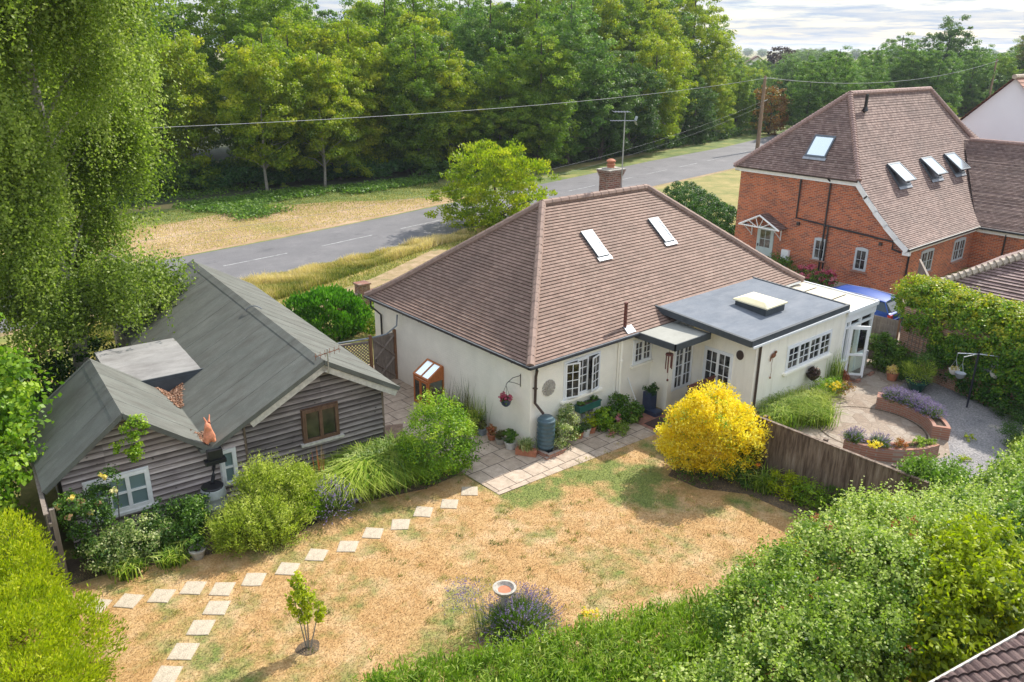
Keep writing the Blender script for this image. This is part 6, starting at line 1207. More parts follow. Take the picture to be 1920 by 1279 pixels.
mb.quad(L_('rt', .57, -1), L_('rt', .57, 1), L_('rb', .76, 1), L_('rb', .76, -1)); mb.quad(L_('ft', .57, -1), L_('ft', .57, 1), L_('fb', .78, 1), L_('fb', .78, -1)); mb.build('window_glass', 'car_glass', car)
mb = MB()
for s_ in (-1, 1):
    mb.tube([L_('rb', .81, s_), L_('rt', .585, s_), (cx + s_ * .615, cy - .6, 1.40), L_('ft', .585, s_), L_('fb', .81, s_)], .03, 6); mb.tube([(cx + s_ * .80, cy - .35, .97), (cx + s_ * .605, cy - .35, 1.40)], .028, 6)
mb.build('pillar', 'car_blue', car)
mb = MB()
for s_ in (-1, 1): mb.tube([(cx + s_ * .575, cy - 1.7, 1.40), (cx + s_ * .60, cy - .6, 1.44), (cx + s_ * .585, cy + .45, 1.38), (cx + s_ * .80, cy + 1.3, .98)], .012, 5)
mb.build('trim', 'steel', car)
mb = MB(); mb.ob((cx, cy - 1.86, 1.27), X_, V(0, -.28, -.36).normalized(), V(0, -.8, .6).normalized(), -.52, .52, 0, .40, .0, .014); mb.build('rear_window', 'sky_glass', car)
for s_ in (-1, 1): mb = MB(); mb.box(cx + s_ * .70 - .12, cx + s_ * .70 + .10, cy - 2.235, cy - 2.08, .72, .88); mb.build('tail_light', 'red_lamp', car)
mb = MB(); mb.box(cx - .74, cx + .74, cy - 2.27, cy - 2.15, .46, .66); mb.build('bumper', 'car_blue', car)
for yy in (-1.4, 1.45):
    for s_ in (-1, 1): mb = MB(); mb.tube([(cx + s_ * .70, cy + yy, .32), (cx + s_ * .905, cy + yy, .32)], .32, 20); w_ = mb.build('wheel', 'tyre', car, smooth=True); mb = MB(); mb.tube([(cx + s_ * .90, cy + yy, .32), (cx + s_ * .915, cy + yy, .32)], .2, 16); mb.build('rim', 'steel', w_)
# utility poles and wires
def upole(label, x, y, h, r, lean=0):
    t = thing('utility_pole', label, 'pole', (x, y, 0)); mb = MB(); mb.tube([(x, y, 0), (x + lean * .4, y, h * .5), (x + lean, y, h)], [r * 1.25, r * 1.1, r * .85], 10); mb.build('post', 'pole_wood', t); mb = MB(); mb.tube([(x - .12, y - .15, h - .25), (x + .12, y - .25, h - .25)], .03, 5); mb.tube([(x, y - .2, h * .67), (x + .5, y - .3, h * .69)], .03, 5); mb.build('bracket', 'steel', t); return t
upole('tall brown wooden utility pole beside the road, left of the brick house', 69.9, 38.4, 8.35, .19); upole('thin utility pole far off beside the white house gable', 131, 36.5, 10.0, .16)
def wire(label, a, b, sag, r=.02, n=22):
    a, b = Vector(a), Vector(b); mb = MB(); mb.tube([a.lerp(b, i / n) - Z_ * (sag * 4 * (i / n) * (1 - i / n)) for i in range(n + 1)], r, 5); tag(mb.build('overhead_cable', 'cable', loc=tuple(a)), label, 'cable')
simple('cable', (0.22, 0.23, 0.24), 0.6, 0.1, 1)
wire('grey overhead cable sagging across the wood from the left to the brown roadside pole', (-42, 20, 9.3), (69.8, 38.1, 8.15), 1.6, .016)
wire('grey overhead cable from the brown roadside pole to the far thin pole', (69.8, 38.1, 8.15), (131, 36.3, 9.7), 1.7, .028)
wire('thin lower cable running low above the road from the brown pole to the left', (69.8, 38.1, 5.7), (-30, 14, 5.4), 2.8, .006)
wire('second thin lower cable just under the first above the road', (69.8, 38.1, 5.2), (-30, 14.5, 4.9), 2.9, .005)
wire('dark cable end lying over the ridge of the shed roof', SP(-.25, 5.6, 3.45), SP(.15, 5.2, 3.53), -.12, .02)
# ================================================================ VEGETATION
# ---- weeping birch over the shed
def birch(name, label, x, y, H, seed, cw, nstr, lens, zlo, trunk_pts, dens=1.0):
    t = thing(name, label, 'tree', (0, 0, 0)); rr = random.Random(seed); mb = MB(); rad = [.26, .23, .19, .15, .11, .07, .03][:len(trunk_pts)]
    mb.tube([Vector(p) for p in trunk_pts], rad, 9); rng = np.random.default_rng(seed); tips = []
    for k in range(48):
        f = rr.uniform(.06, .98); z0 = trunk_pts[-1][2] * f; i = min(len(trunk_pts) - 2, int(f * (len(trunk_pts) - 1))); p0 = Vector(trunk_pts[i]).lerp(Vector(trunk_pts[i + 1]), f * (len(trunk_pts) - 1) - i)
        a = rr.uniform(0, 6.283); R0 = cw * (1.0 - .55 * f ** 2) * rr.uniform(.55, 1.0) * (.60 if f < .36 else 1); rise = rr.uniform(1.0, 3.2) * (1 - f * .5)
        pts = [p0 + V(math.cos(a) * R0 * s, math.sin(a) * R0 * s, rise * math.sin(s * 2.0) / .91) for s in (0, .25, .5, .75, 1)]
        mb.tube(pts, [.075, .055, .04, .025, .01], 5)
        for s in np.linspace(.3, 1.0, 9): tips.append((p0 + V(math.cos(a) * R0 * s, math.sin(a) * R0 * s, rise * math.sin(s * 2.0) / .91)))
    mb.build('trunk', 'birch_bark', t); tips = np.array([tuple(q) for q in tips])
    # hanging curtains: bundles of thin strands below every limb point
    B = np.repeat(tips, nstr, 0) + rng.normal(0, .40, (len(tips) * nstr, 3)) * [1, 1, .6]; n = len(B); L = lens * rng.uniform(.25, 1.2, n) * np.clip(.5 + rng.random(n), .4, 1.2)
    per = int(48 * dens); s = np.tile(np.linspace(0, 1, per), n); ii = np.repeat(np.arange(n), per); s = np.clip(s + rng.normal(0, .02, len(s)), 0, 1)
    out = unit((B - np.array([0, 0, 0])) * [1, 1, 0] + 1e-6); drift = out * rng.uniform(.05, .35, (n, 1))
    P = B[ii] + drift[ii] * (np.sqrt(s)[:, None]) + np.array([0, 0, -1.0]) * (L[ii] * s)[:, None] + rng.normal(0, .085, (len(ii), 3))
    keep = P[:, 2] > zlo + rng.random(len(P)) * .8; P = P[keep]; ii = ii[keep]; N = unit(out[ii] * .7 + rng.normal(0, .75, P.shape) + [0, 0, .35]); A, S = frames(rng, N); sz = rng.uniform(.7, 1.25, len(P))
    ct = np.repeat(rng.normal(0, .09, len(tips)) + np.repeat(rng.normal(0, .10, len(tips) // 9), 9), nstr)
    leafobj('crown', P, A, S, .102 * sz, .068 * sz, .54 + ct[ii] * 1.3 + rng.normal(0, .16, len(P)), 'lf_birch', t); 
    t.location = (x, y, 0); return t
birch('weeping_birch', 'huge weeping birch with trailing curtains of leaves behind the shed, filling the left edge', -8.9, 13.2, 17, 101, 5.5, 17, 2.7, 2.1, [(0, 0, 0), (.2, 0, 2.6), (-.1, .2, 5.5), (.3, 0, 8.5), (.1, -.2, 12), (.4, 0, 15), (.3, 0, 18)])
birch('weeping_birch', 'second weeping birch at the far left edge beside the huge one', -14.0, 12.8, 17, 102, 5.0, 16, 2.8, 1.4, [(0, 0, 0), (-.3, 0, 2.6), (-.1, .2, 5.5), (-.5, 0, 9), (-.4, -.2, 12.5), (-.4, 0, 16)], .8)
tree('leafy_tree', 'bright green broadleaf tree at the left edge in front of the birches, beside the shed', 'tree', (-12.9, 6.3, 0), 5.4, 1.9, 'lf_bright', 103, nc=150, per=70, leaf=(.15, .11), base=.25, trunk_r=.12, cr=.48, tm=.5, flat=.5)
bush('leafy_shrub', 'bright green leafy branches lower at the left edge beside the shed roof', 'shrub', -12.9, 4.9, [(0, 0, 1.9, 1.2, 1.0, 1.0), (-.5, -.4, 1.0, 1.1, .9, .9), (.3, .9, 3.0, 1.0, 1.0, .9)], 'lf_bright', 130, .38, 50, (.12, .09), 104, flat=.45)
t = thing('water_barrel', 'dark blue drum in the shadow left of the shed', 'barrel', (-13.0, 3.7, 0)); mb = MB(); mb.lathe((-13.0, 3.7, 0), [(.26, 0), (.29, .3), (.27, .6), (.26, .85), (.2, .9), (.01, .9)], 18); mb.build('barrel', 'butt_blue', t, smooth=True)
bush('added_dark_shrubs', 'dark green shrubs added behind the shed to darken the gap under the birches', 'shrub', -10.8, 12.6, [(0, 0, 1.0, 1.6, 1.1, 1.2), (-2.2, -.8, 1.0, 1.4, 1.1, 1.2), (1.8, 1.0, .9, 1.4, 1.0, 1.1), (-3.8, -2.2, 1.0, 1.4, 1.1, 1.2), (-1.0, -2.6, .8, 1.0, 1.2, .9)], 'lf_dark', 380, .34, 46, (.12, .08), 106, tm=.5)  # added dark shrubs cover bright grass and give the shade under the birches
# ---- wood across the road
WK = {}
specs = [('slender', 'lf_wood_yellow', 12.2, 3.5, .24, .13, 'bark_pale', 300), ('full', 'lf_wood', 14.5, 4.6, .13, .24, 'bark', 540), ('yellowish', 'lf_wood_yellow', 13.5, 4.4, .10, .22, 'bark', 440), ('dark', 'lf_wood_dark', 13, 4.8, .10, .25, 'bark', 440), ('blue', 'lf_wood_blue', 16, 5.2, .12, .28, 'bark', 480), ('tallyellow', 'lf_wood_yellow', 17, 5.2, .16, .25, 'bark', 460), ('tall', 'lf_wood', 19, 5.6, .15, .3, 'bark', 480)]
LM = [(-9999, 'hidden behind the weeping birch'), (250, 'beside the weeping birch'), (370, 'left of the lone pale tree'), (470, 'above the lone pale tree'), (560, 'above the bracken left'), (660, 'above the bracken centre'), (760, 'above the bracken right'), (860, 'above the hawthorn'), (960, 'just right of the hawthorn'), (1040, 'above the bungalow ridge'), (1120, 'behind the aerial mast'), (1190, 'right of the aerial mast'), (1260, 'above the grass verge'), (1330, 'left of the brown pole'), (1400, 'behind the brown pole'), (1460, 'right of the brown pole'), (1530, 'above the brick hip'), (1600, 'above the brick ridge left'), (1670, 'above the brick ridge centre'), (1740, 'above the brick ridge right'), (1800, 'left of the thin far pole'), (1860, 'behind the thin far pole'), (1900, 'at the right edge')]
def landmark(x, y):
    d = Vector((x + 14.32, y + 15.81, -6)); px = 960 + 1507.64 * d.dot(Rc) / d.dot(Fw); return [t for a, t in LM if px >= a][-1]
def wood(kind, x, y, s, rz, label, group='trees of the wood across the road'):
    i = [k[0] for k in specs].index(kind); sp_ = specs[i]
    if kind not in WK:
        t = tree('woodland_tree', label, 'tree', (x, y, 0), sp_[2], sp_[3], sp_[1], 200 + i, bark=sp_[6], nc=sp_[7], per=96, leaf=(.20, .135), cr=.60, base=sp_[4], trunk_r=sp_[5], layers=11, group=group, flat=.62, shell=(.62, 1.16), top=.55, tm=.55, tv=.17, zt=.2, up=.4); t.rotation_euler = (0, 0, rz); t.scale = (s, s, s); WK[kind] = t; return t
    return dup(WK[kind], (x, y, 0), rz, s, label, group)
KN = {'slender': 'slender pale stemmed tree', 'full': 'full mid green tree', 'yellowish': 'yellow green bushy tree', 'dark': 'dark green dense tree', 'blue': 'large blue green tree', 'tallyellow': 'tall yellow green tree', 'tall': 'very tall mid green tree'}
front = [  # kind, x, y, scale, rot, own label
 ('slender', 13.4, 47.2, 1.0, 0, 'slender pale stemmed tree standing alone at the wood edge, left of the bracken'),
 ('slender', 18.2, 46.4, .93, 2.0, 'slender yellow green tree at the wood edge, directly right of the lone pale one'),
 ('slender', 9.6, 53, 1.05, 4.0, 'thin dark stemmed tree by the grassy gap beside the birch'),
 ('yellowish', 24.2, 51.5, 1.05, 1, 'yellow green tree behind the bracken, above its left half'),
 ('full', 28.6, 47.6, .92, 2.2, 'full green tree with two thin stems at the right end of the bracken'),
 ('yellowish', 31.5, 46.6, .85, 3.1, 'yellow green tree rising behind the hawthorn bush'),
 ('full', 35.5, 44, .80, .4, 'mid green tree at the roadside, left of the aerial mast'),
 ('full', 39.4, 42.8, .92, 5.1, 'mid green tree at the roadside with a bare trunk under the aerial array'),
 ('blue', 44.5, 44.2, 1.02, 1.3, 'large blue green tree with visible limbs behind the aerial mast'),
 ('dark', 49.5, 44.2, .85, 2.6, 'dark tree overhanging the road just right of the aerial mast'),
 ('dark', 55.0, 45.2, .85, .9, 'dark tree overhanging the road, second right of the aerial mast'),
 ('yellowish', 60.5, 46.6, 1.0, 4.2, 'yellow green tree over the road, left of the utility pole'),
 ('tallyellow', 66, 50.5, .95, 1.9, 'tall yellow green tree that ends the high part of the wood'),
 ('dark', 70.5, 48.2, .62, 5.6, 'low dark tree directly left of the utility pole'),
 ('yellowish', 77, 50.0, .66, 2.9, 'low yellow green tree behind the utility pole'),
 ('full', 85, 52, .62, 3.9, 'low green tree right of the utility pole where the road bends away'),
 ('yellowish', 21.0, 48.8, .8, 2.4, 'young yellow green tree rising right behind the bracken'),
 ('full', 16.0, 51.5, .9, 3.3, 'mid green tree directly behind the two slender pale stemmed trees'),
 ('dark', 33.0, 49.5, .95, 1.2, 'dark green tree in the shade behind the hawthorn bush'),
 ('full', 7.5, 60, 1.0, 1.1, 'mid green tree at the back of the grassy gap beside the birch')]
for k in front: wood(*k[:5], k[5])
rw = random.Random(77); n2 = 0
for (yy0, xs, kinds, sc) in ((55, np.arange(-4, 60, 5.6), ('full', 'yellowish', 'blue', 'tallyellow', 'yellowish'), (1.0, 1.16)), (63, np.arange(-2, 74, 6.6), ('tall', 'tallyellow', 'tall', 'blue'), (.95, 1.08)), (73, np.arange(-4, 84, 7.2), ('tall', 'blue', 'tallyellow'), (1.0, 1.12))):
    for x in xs:
        kd = rw.choice(kinds); x_ = x + rw.uniform(-1.5, 1.5); y_ = yy0 + rw.uniform(-2, 2) + max(0, (x - 40)) * .12
        if yy0 < 60 and x_ < 12 and x_ > 4: continue
        if x_ > 62: kd = rw.choice(('full', 'dark'))
        wood(kd, x_, y_, rw.uniform(*sc) * (.78 if x_ > 62 else 1), rw.uniform(0, 6.28), f"{KN[kd]} in the {'second' if yy0 == 55 else 'third' if yy0 == 63 else 'rearmost'} rank, {landmark(x_, y_)}")
UC = []
for k in range(24):
    x = -6 + k * 2.1; UC.append((x - 20, 51.5 + 1.2 * math.sin(k * 1.7) - .06 * max(0, x) - 50, .9 + .5 * math.sin(k * 2.3), 1.8, 1.1, 1.5 + .5 * math.sin(k * 1.3)))
bush('woodland_undergrowth', 'mid green saplings and brambles filling the foot of the wood behind the bracken', 'undergrowth', 20, 50, UC, 'lf_wood', 620, .5, 44, (.22, .14), 258, tm=.42)
for (kd, x, y, s_) in (('tall', 47, 52, .98), ('blue', 52.5, 53.5, 1.1), ('tallyellow', 58, 54.5, 1.1), ('tall', 63, 56, 1.08), ('tallyellow', 68.5, 57, 1.22), ('blue', 73, 58, 1.3), ('tall', 56, 60, 1.12), ('tall', 66, 63, 1.15), ('tallyellow', 79, 56, 1.20), ('tall', 84, 58, .90), ('tall', 78, 62, 1.12)): wood(kd, x, y, s_, x * .7, f"{KN[kd]} in the roadside rank, {landmark(x, y)}")
for d_ in range(34):
    x = 96 + (d_ % 17) * 6.5 + rw.uniform(-2, 2); y = 66 + (d_ // 17) * 11 + (d_ % 17) * 1.7 + rw.uniform(-4, 4); kd = rw.choice(('full', 'dark', 'yellowish', 'blue')); wood(kd, x, y, rw.uniform(.50, .70), rw.uniform(0, 6), f"{KN[kd].replace(' tree', '')} tree in the belt beyond the road bend, {landmark(x, y)}", 'trees beyond the road bend')
UB = []
for k in range(26):
    x = 27 + k * 2.6; y = 43.4 + (x - 27) * .07 + max(0, x - 55) * .09; UB.append((x - 60, y - 45, .55 + .3 * math.sin(k * 1.9), 1.9, 1.0, .9 + .3 * math.sin(k * 2.3)))
bush('roadside_undergrowth', 'dark tangled undergrowth at the foot of the wood along the far side of the road', 'undergrowth', 60, 45, UB, 'lf_wood_dark', 520, .5, 40, (.20, .13), 259, tm=.6)
# hedge and trees further right
far = []
rw = random.Random(5)
for d_ in range(56):
    x = 90 + (d_ % 28) * 3.9 + rw.uniform(-2, 2); y = (57 if d_ < 28 else 47) - (d_ % 28) * .45 + rw.uniform(-4, 5)
    kd = rw.choice(('full', 'dark', 'blue', 'dark')); wood(kd, x, y, rw.uniform(.54, .80), rw.uniform(0, 6), f"{KN[kd].replace(' tree', '').replace(' bushy', '').replace(' ash like', '')} bushy tree in the {'back' if d_ < 28 else 'front'} hedgerow, {landmark(x, y)}", 'hedgerow trees beyond the brick house')
for x, y, s_, kd, lb in ((150, 52, 1.34, 'dark', 'broad dark oak on the skyline above the brick house roof'), (160, 41, 1.05, 'full', 'lighter rounded tree on the skyline right of the dark oak'), (128, 62, .82, 'dark', 'lower dark tree on the skyline left of the dark oak'), (140, 56, .92, 'blue', 'thin topped tree touching the left of the dark oak'), (205, 42, 1.0, 'dark', 'dark conifer like tree at the right end of the skyline'), (118, 44, .72, 'blue', 'bright green tree just above the right end of the brick roof ridge'), (132, 40, .78, 'blue', 'green tree between the brick roof and the white gable'), (140, 33, .7, 'yellowish', 'yellow green bush below the cable by the white gable'), (100, 30, .34, 'full', 'light green bush over the right slope of the brick roof')):
    wood(kd, x, y, s_, rw.uniform(0, 6), lb, 'skyline trees')
tree('brown_willow', 'large brownish green tree on the skyline behind the far pole', 'tree', (152, 34, 0), 17.5, 8.0, 'lf_brownish', 240, nc=520, per=46, leaf=(.42, .2), base=.12, trunk_r=.4, cr=.9, group='skyline trees', top=.6)
tree('purple_plum', 'dark purple leaved tree on the skyline right of the small red roofed house', 'tree', (190, 112, 0), 12, 5, 'lf_purple', 241, nc=130, per=40, leaf=(.6, .4), base=.2, trunk_r=.3, cr=1.0, group='skyline trees')
tree('autumn_bush', 'orange tinged tree in the hedgerow right of the brown pole', 'tree', (88, 48.5, 0), 7.2, 3.0, 'lf_autumn', 242, nc=150, per=42, leaf=(.25, .16), base=.1, trunk_r=.16, cr=.6, group='hedgerow trees beyond the brick house')
fk = 0
for i in range(80):
    d_ = rw.uniform(200, 1300); a = HEAD - R(rw.uniform(4, 35)); x, y = -14.3 + d_ * math.cos(a), -15.8 + d_ * math.sin(a); s_ = rw.uniform(.45, .72) * (1 + d_ / 2600)
    kd = rw.choice(('dark', 'blue', 'full')); wood(kd, x, y, (s_ * 2.2, s_ * 2.2, s_ * .95), rw.uniform(0, 6), f"small distant {'dark' if kd == 'dark' else 'pale' if kd == 'blue' else 'mid'} green tree on the {'farthest' if d_ > 800 else 'middle' if d_ > 450 else 'nearer'} horizon, {landmark(x, y)}", 'distant trees on the horizon')
wood('dark', 330, 178, (.9, .9, .92), 1, 'rounded dark tree standing alone on the horizon between the near trees', 'distant trees on the horizon')
t = thing('far_cottage', 'small distant house with a red roof and white gable among the skyline trees', 'house', (260, 165, 0)); mb = MB(); mb.prism([(-5, 0), (5, 0), (5, 5), (0, 8.2), (-5, 5)], 0, 12, o=(260, 165, 0), U=V(.6, -.8, 0), Vv=Z_, N=V(.8, .6, 0)); mb.build('wall', 'white_paint', t); mb = MB()
for s_ in (-1, 1): mb.ob((260, 165, 8.35), V(.8, .6, 0), (V(.6, -.8, 0) * s_ * 5.6 - Z_ * 3.7).normalized(), Z_, -.6, 12.5, 0, 6.8, 0, .25)
mb.build('roof', 'tiles_red', t)
# ---- hawthorn by the road
tree('hawthorn', 'lone yellow green hawthorn with spreading twigs between the bungalow and the road', 'tree', (19.2, 25.0, 0), 5.3, 3.9, 'lf_wood_yellow', 250, nc=420, per=60, shell=(.6, 1.3), leaf=(.17, .10), base=.12, trunk_r=.13, cr=.5, tm=.55, flat=.5, top=.4, limbs=14, mode='out')
# ---- clipped hedge of the brick house, laurel, ivy
bush('clipped_hedge', 'long clipped dark green hedge between the bungalow roof and the brick house', 'hedge', 31, 16.6, [(-2.2, -3.0, .8, 1.3, 1.6, 1.0), (-1.2, -1.6, .8, 1.3, 1.6, 1.0), (-.2, -.2, .8, 1.3, 1.6, 1.0), (.9, 1.2, .8, 1.3, 1.6, 1.0), (2.0, 2.6, .8, 1.3, 1.6, 1.0), (3.1, 4.0, .8, 1.3, 1.6, 1.0), (4.3, 5.4, .8, 1.3, 1.6, 1.0)], 'lf_dark', 620, .26, 44, (.11, .075), 260, core=.1, shell=(.9, 1.02), tm=.6)
bush('laurel_bush', 'big rounded glossy laurel bush between the shed roof and the dirt track', 'shrub', .35, 12.9, [(0, 0, .85, 1.35, 1.3, 1.1), (-.7, .5, .8, .9, 1.0, 1.0), (.7, -.3, .8, .9, .9, .85)], 'lf_laurel', 420, .24, 40, (.15, .065), 261, mode='up', core=.08, shell=(.9, 1.03), tm=.55, tv=.2)
bush('low_hedge', 'low yellowish green hedge squeezed between the laurel and the bungalow', 'hedge', 2.2, 12.2, [(0, 0, .5, .6, 1.4, .65), (-.1, -1.2, .45, .55, .9, .6)], 'lf_ivy', 90, .22, 34, (.09, .06), 262, tm=.65)
t = thing('brick_pier', 'low red brick garden wall with a capped pier beyond the laurel', 'wall', (3.35, 15.1, 0)); mb = MB(); mb.box(3.1, 3.6, 14.9, 15.4, 0, 1.15); mb.box(3.05, 3.65, 14.85, 15.45, 1.15, 1.22); mb.box(1.4, 3.1, 15.05, 15.3, 0, .75); mb.box(3.6, 7.5, 15.05, 15.3, 0, .8); mb.build('brickwork', 'brick_old', t)
IV = []
for k in range(11):
    f = k / 10; cx_, cy_ = 16.15 - 2.35 * f, -3.7 - 6.5 * f
    IV.append((cx_ - 15 + .1, cy_ + 7, 2.55, .75, .75, .72)); IV.append((cx_ - 15 + .55, cy_ + 7 - .1, 2.6, .7, .7, .6))
    if k >= 1: IV.append((cx_ - 15 - .38, cy_ + 7, 2.05, .66, .7, .7))
    if k >= 3: IV.append((cx_ - 15 - .42, cy_ + 7, 1.45, .62, .7, .75))
    if k >= 4: IV.append((cx_ - 15 - .42, cy_ + 7, .8, .6, .75, .8))
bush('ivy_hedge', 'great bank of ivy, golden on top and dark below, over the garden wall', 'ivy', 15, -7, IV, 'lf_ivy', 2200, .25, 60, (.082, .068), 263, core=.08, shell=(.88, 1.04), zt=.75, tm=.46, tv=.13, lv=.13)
# ---- yellow bush
YB = [(0, 0, 1.35, 1.08, 1.08, 1.05), (.25, -.38, 1.1, 1.08, 1.0, .95), (-.35, .3, 1.1, .95, .95, .92), (.4, .3, 1.75, .7, .65, .62), (-.35, -.35, 1.65, .65, .7, .6), (-.6, .35, .8, .65, .6, .5)]
o = bush('golden_shrub', 'bright golden yellow rounded shrub where the path meets the board fence', 'shrub', 3.05, -4.15, YB, 'lf_yellow', 560, .24, 60, (.064, .044), 270, core=.12, shell=(.8, 1.04), mode='out', tm=.58, tv=.17, sh=(260, .34, 18, .72))
f_ = foliage('inner_leaves', 'lf_bright', YB, 70, .2, 36, (.06, .04), 279, parent=o, tm=.7, core=.2, shell=(.8, .98))
bush('green_skirt', 'green lower growth under the golden shrub', 'shrub', 2.9, -4.3, [(0, 0, .4, .95, .95, .5), (-.5, .3, .3, .5, .5, .35)], 'lf_green', 70, .2, 36, (.055, .035), 271)
# ---- bed along the dark fence
for i, (nm_, lb, x, y, bl_, m_, nc_, lf_, md_) in enumerate((('blue_green_plant', 'blue green feathery plant left of the fence start', 3.75, -4.95, [(0, 0, .5, .4, .4, .5)], 'lf_dark', 40, (.06, .02), 'out'), ('bedding_plant', 'pale yellow green bedding plant in the middle of the fence bed', 3.55, -6.3, [(0, 0, .35, .42, .5, .38)], 'lf_lime', 50, (.07, .03), 'leaf'), ('bedding_plant', 'mid green bedding plant right of the pale one in the fence bed', 3.6, -7.0, [(0, 0, .38, .42, .5, .42)], 'lf_bright', 50, (.07, .03), 'leaf'), ('bedding_plant', 'feathery green plants at the right end of the fence bed', 3.65, -7.8, [(0, 0, .4, .4, .6, .45), (.05, -.5, .35, .35, .4, .4)], 'lf_green', 70, (.08, .02), 'up'), ('bedding_plant', 'small dark leafy plant under the golden shrub by the fence', 3.2, -5.2, [(0, 0, .22, .35, .4, .25)], 'lf_green', 34, (.05, .035), 'leaf'))):
    bush(nm_, lb, 'plant', x, y, bl_, m_, nc_, .16, 36, lf_, 280 + i, mode=md_)
rng = np.random.default_rng(290); P = rng.normal(0, .14, (170, 2)); g = blades('daylily', 'lf_blade', P, .55, .03, 291, lean=.9, arch=.35, z0=0.0); g.location = (3.35, -5.75, 0); tag(g, 'clump of arching daylily leaves with an orange flower in the fence bed', 'plant')
mb = MB(); mb.tube([(3.5, -5.5, 0), (3.42, -5.5, .62)], .006, 4); f_ = mb.build('stem', 'wood_brown', None); f_.parent = g; f_.location = (-3.35, 5.75, 0); mb = MB()
for k in range(6): a = k * 1.05; mb.quad((3.42, -5.5, .60), (3.42 + .05 * math.cos(a - .3), -5.5 + .05 * math.sin(a - .3), .66), (3.42 + .10 * math.cos(a), -5.5 + .10 * math.sin(a), .68), (3.42 + .05 * math.cos(a + .3), -5.5 + .05 * math.sin(a + .3), .66))
f_ = mb.build('flower', 'orange_flower', None); f_.parent = g; f_.location = (-3.35, 5.75, 0)
# ---- plants by the walls
bush('variegated_shrub', 'cream and green variegated shrub growing up the wall right of the water butt', 'shrub', 1.02, -.42, [(0, 0, .55, .52, .32, .5), (.25, .12, .95, .3, .2, .35), (-.3, -.05, .4, .3, .28, .35)], 'lf_varieg', 120, .15, 44, (.058, .035), 300, tm=.55, tv=.22, lv=.2)
bush('leafy_plant', 'dark green broad leaved plant against the white pipe on the front wall', 'plant', 3.35, -.42, [(0, 0, .5, .5, .36, .5), (.45, -.15, .32, .4, .36, .34)], 'lf_green', 90, .16, 40, (.085, .06), 301); bush('leafy_plant', 'lighter green plant left of the dark one on the terrace', 'plant', 2.75, -.42, [(0, 0, .38, .32, .3, .38)], 'lf_bright', 50, .14, 36, (.075, .05), 302)
bush('sedum', 'pinkish sedum with flat flower heads at the edge of the terrace', 'plant', 2.85, -.95, [(0, 0, .18, .4, .28, .2)], 'lf_silver', 40, .12, 34, (.05, .035), 303); bush('pink_flowers', 'small pink flower spikes in front of the green terrace plants', 'flowers', 3.0, -.78, [(0, 0, .42, .10, .10, .16), (-.45, -.2, .2, .16, .12, .08)], 'lf_pink', 22, .06, 26, (.035, .025), 304, tm=.7)
for i, (x, y, h_, m_, lb) in enumerate(((-.42, 3.3, 1.05, 'lf_brownish', 'tall grey seed heads against the end wall, next to the cold frame'), (-.40, 2.65, 1.35, 'lf_brownish', 'tallest tuft of grey brown stems against the end wall'), (-.42, 2.15, 1.15, 'lf_juniper', 'leaning green and brown stems against the end wall above the grey pot'))):
    rng = np.random.default_rng(310 + i); P = rng.normal(0, .17, (90, 2)); g = blades('tall_stemmed_plant', m_, P, h_, .014, 311 + i, lean=.4, z0=0.0); g.location = (x, y, 0); tag(g, lb, 'plant'); f_ = foliage('leaves', 'lf_green' if i else 'lf_lavender', [(0, 0, .3, .3, .34, .34)], 46, .14, 34, (.06, .025), 320 + i, parent=g)
bush('leafy_plant', 'green plant with reddish tips at the foot of the end wall, above the pots', 'plant', -.5, 2.0, [(0, 0, .38, .3, .4, .4)], 'lf_juniper', 50, .15, 36, (.06, .025), 330, tm=.6)
bush('round_green_bush', 'round fresh green bush at the corner of the paving beside the shed', 'shrub', -2.85, .62, [(0, 0, 1.05, .98, .98, 1.0), (.1, .2, 1.7, .62, .62, .62), (-.35, -.1, .75, .8, .8, .7), (.4, -.2, .8, .7, .7, .75)], 'lf_bright', 330, .23, 46, (.066, .04), 331, tm=.45, tv=.19, zt=.42, sh=(110, .3, 14, .75))
# ---- grasses by the shed
rng = np.random.default_rng(340)
for i, (x, y, n_, h_, m_, tm_, lb) in enumerate(((-4.05, 1.15, 1900, .95, 'lf_blade', .42, 'fresh green arching grass clump nearest the round bush'), (-4.7, 1.35, 2000, .95, 'lf_blade', .66, 'yellow striped arching grass clump in the middle of the grasses by the shed'), (-5.35, 1.35, 1600, .85, 'lf_blade', .80, 'palest yellow arching grass clump next to the shed lavender'), (-3.6, 1.75, 1000, .8, 'lf_blade', .5, 'green grass clump behind, at the shed corner'))):
    P = rng.normal(0, .27, (n_, 2)); a = np.arctan2(P[:, 1], P[:, 0]) + rng.normal(0, .6, n_) ; g = blades('arching_grass', m_, P, h_, .026, 341 + i, lean=.75, arch=.75, z0=0, dirs=a, tint=rng.normal(tm_, .2, n_)); g.location = (x, y, 0); tag(g, lb, 'grass clump', 'arching grasses by the shed')
lavender('lavender', 'grey blue lavender mound by the shed, between the juniper and the grasses', -6.15, .75, .72, .85, 420, 350, sp=1.1, fo='lf_lavender', big=1.6)
bush('leafy_plant', 'yellow green leafy plant between the juniper and the shed lavender', 'plant', -6.75, .75, [(0, 0, .4, .34, .34, .42)], 'lf_bright', 60, .15, 36, (.07, .03), 351, tm=.65, mode='out'); bush('pink_flowers', 'pale pink flowers between the juniper and the lavender, below the shed wall', 'flowers', -6.6, 1.35, [(0, 0, .55, .2, .2, .1)], 'lf_pink', 16, .05, 14, (.045, .035), 352, tm=.95); 
rng = np.random.default_rng(353); P = rng.normal(0, .05, (16, 2)); g = blades('dock_stem', 'lf_red', P, 1.25, .03, 354, lean=.12, z0=0.0); g.location = (-5.9, 1.75, 0); tag(g, 'single tall rusty dock stem against the shed boards', 'plant')
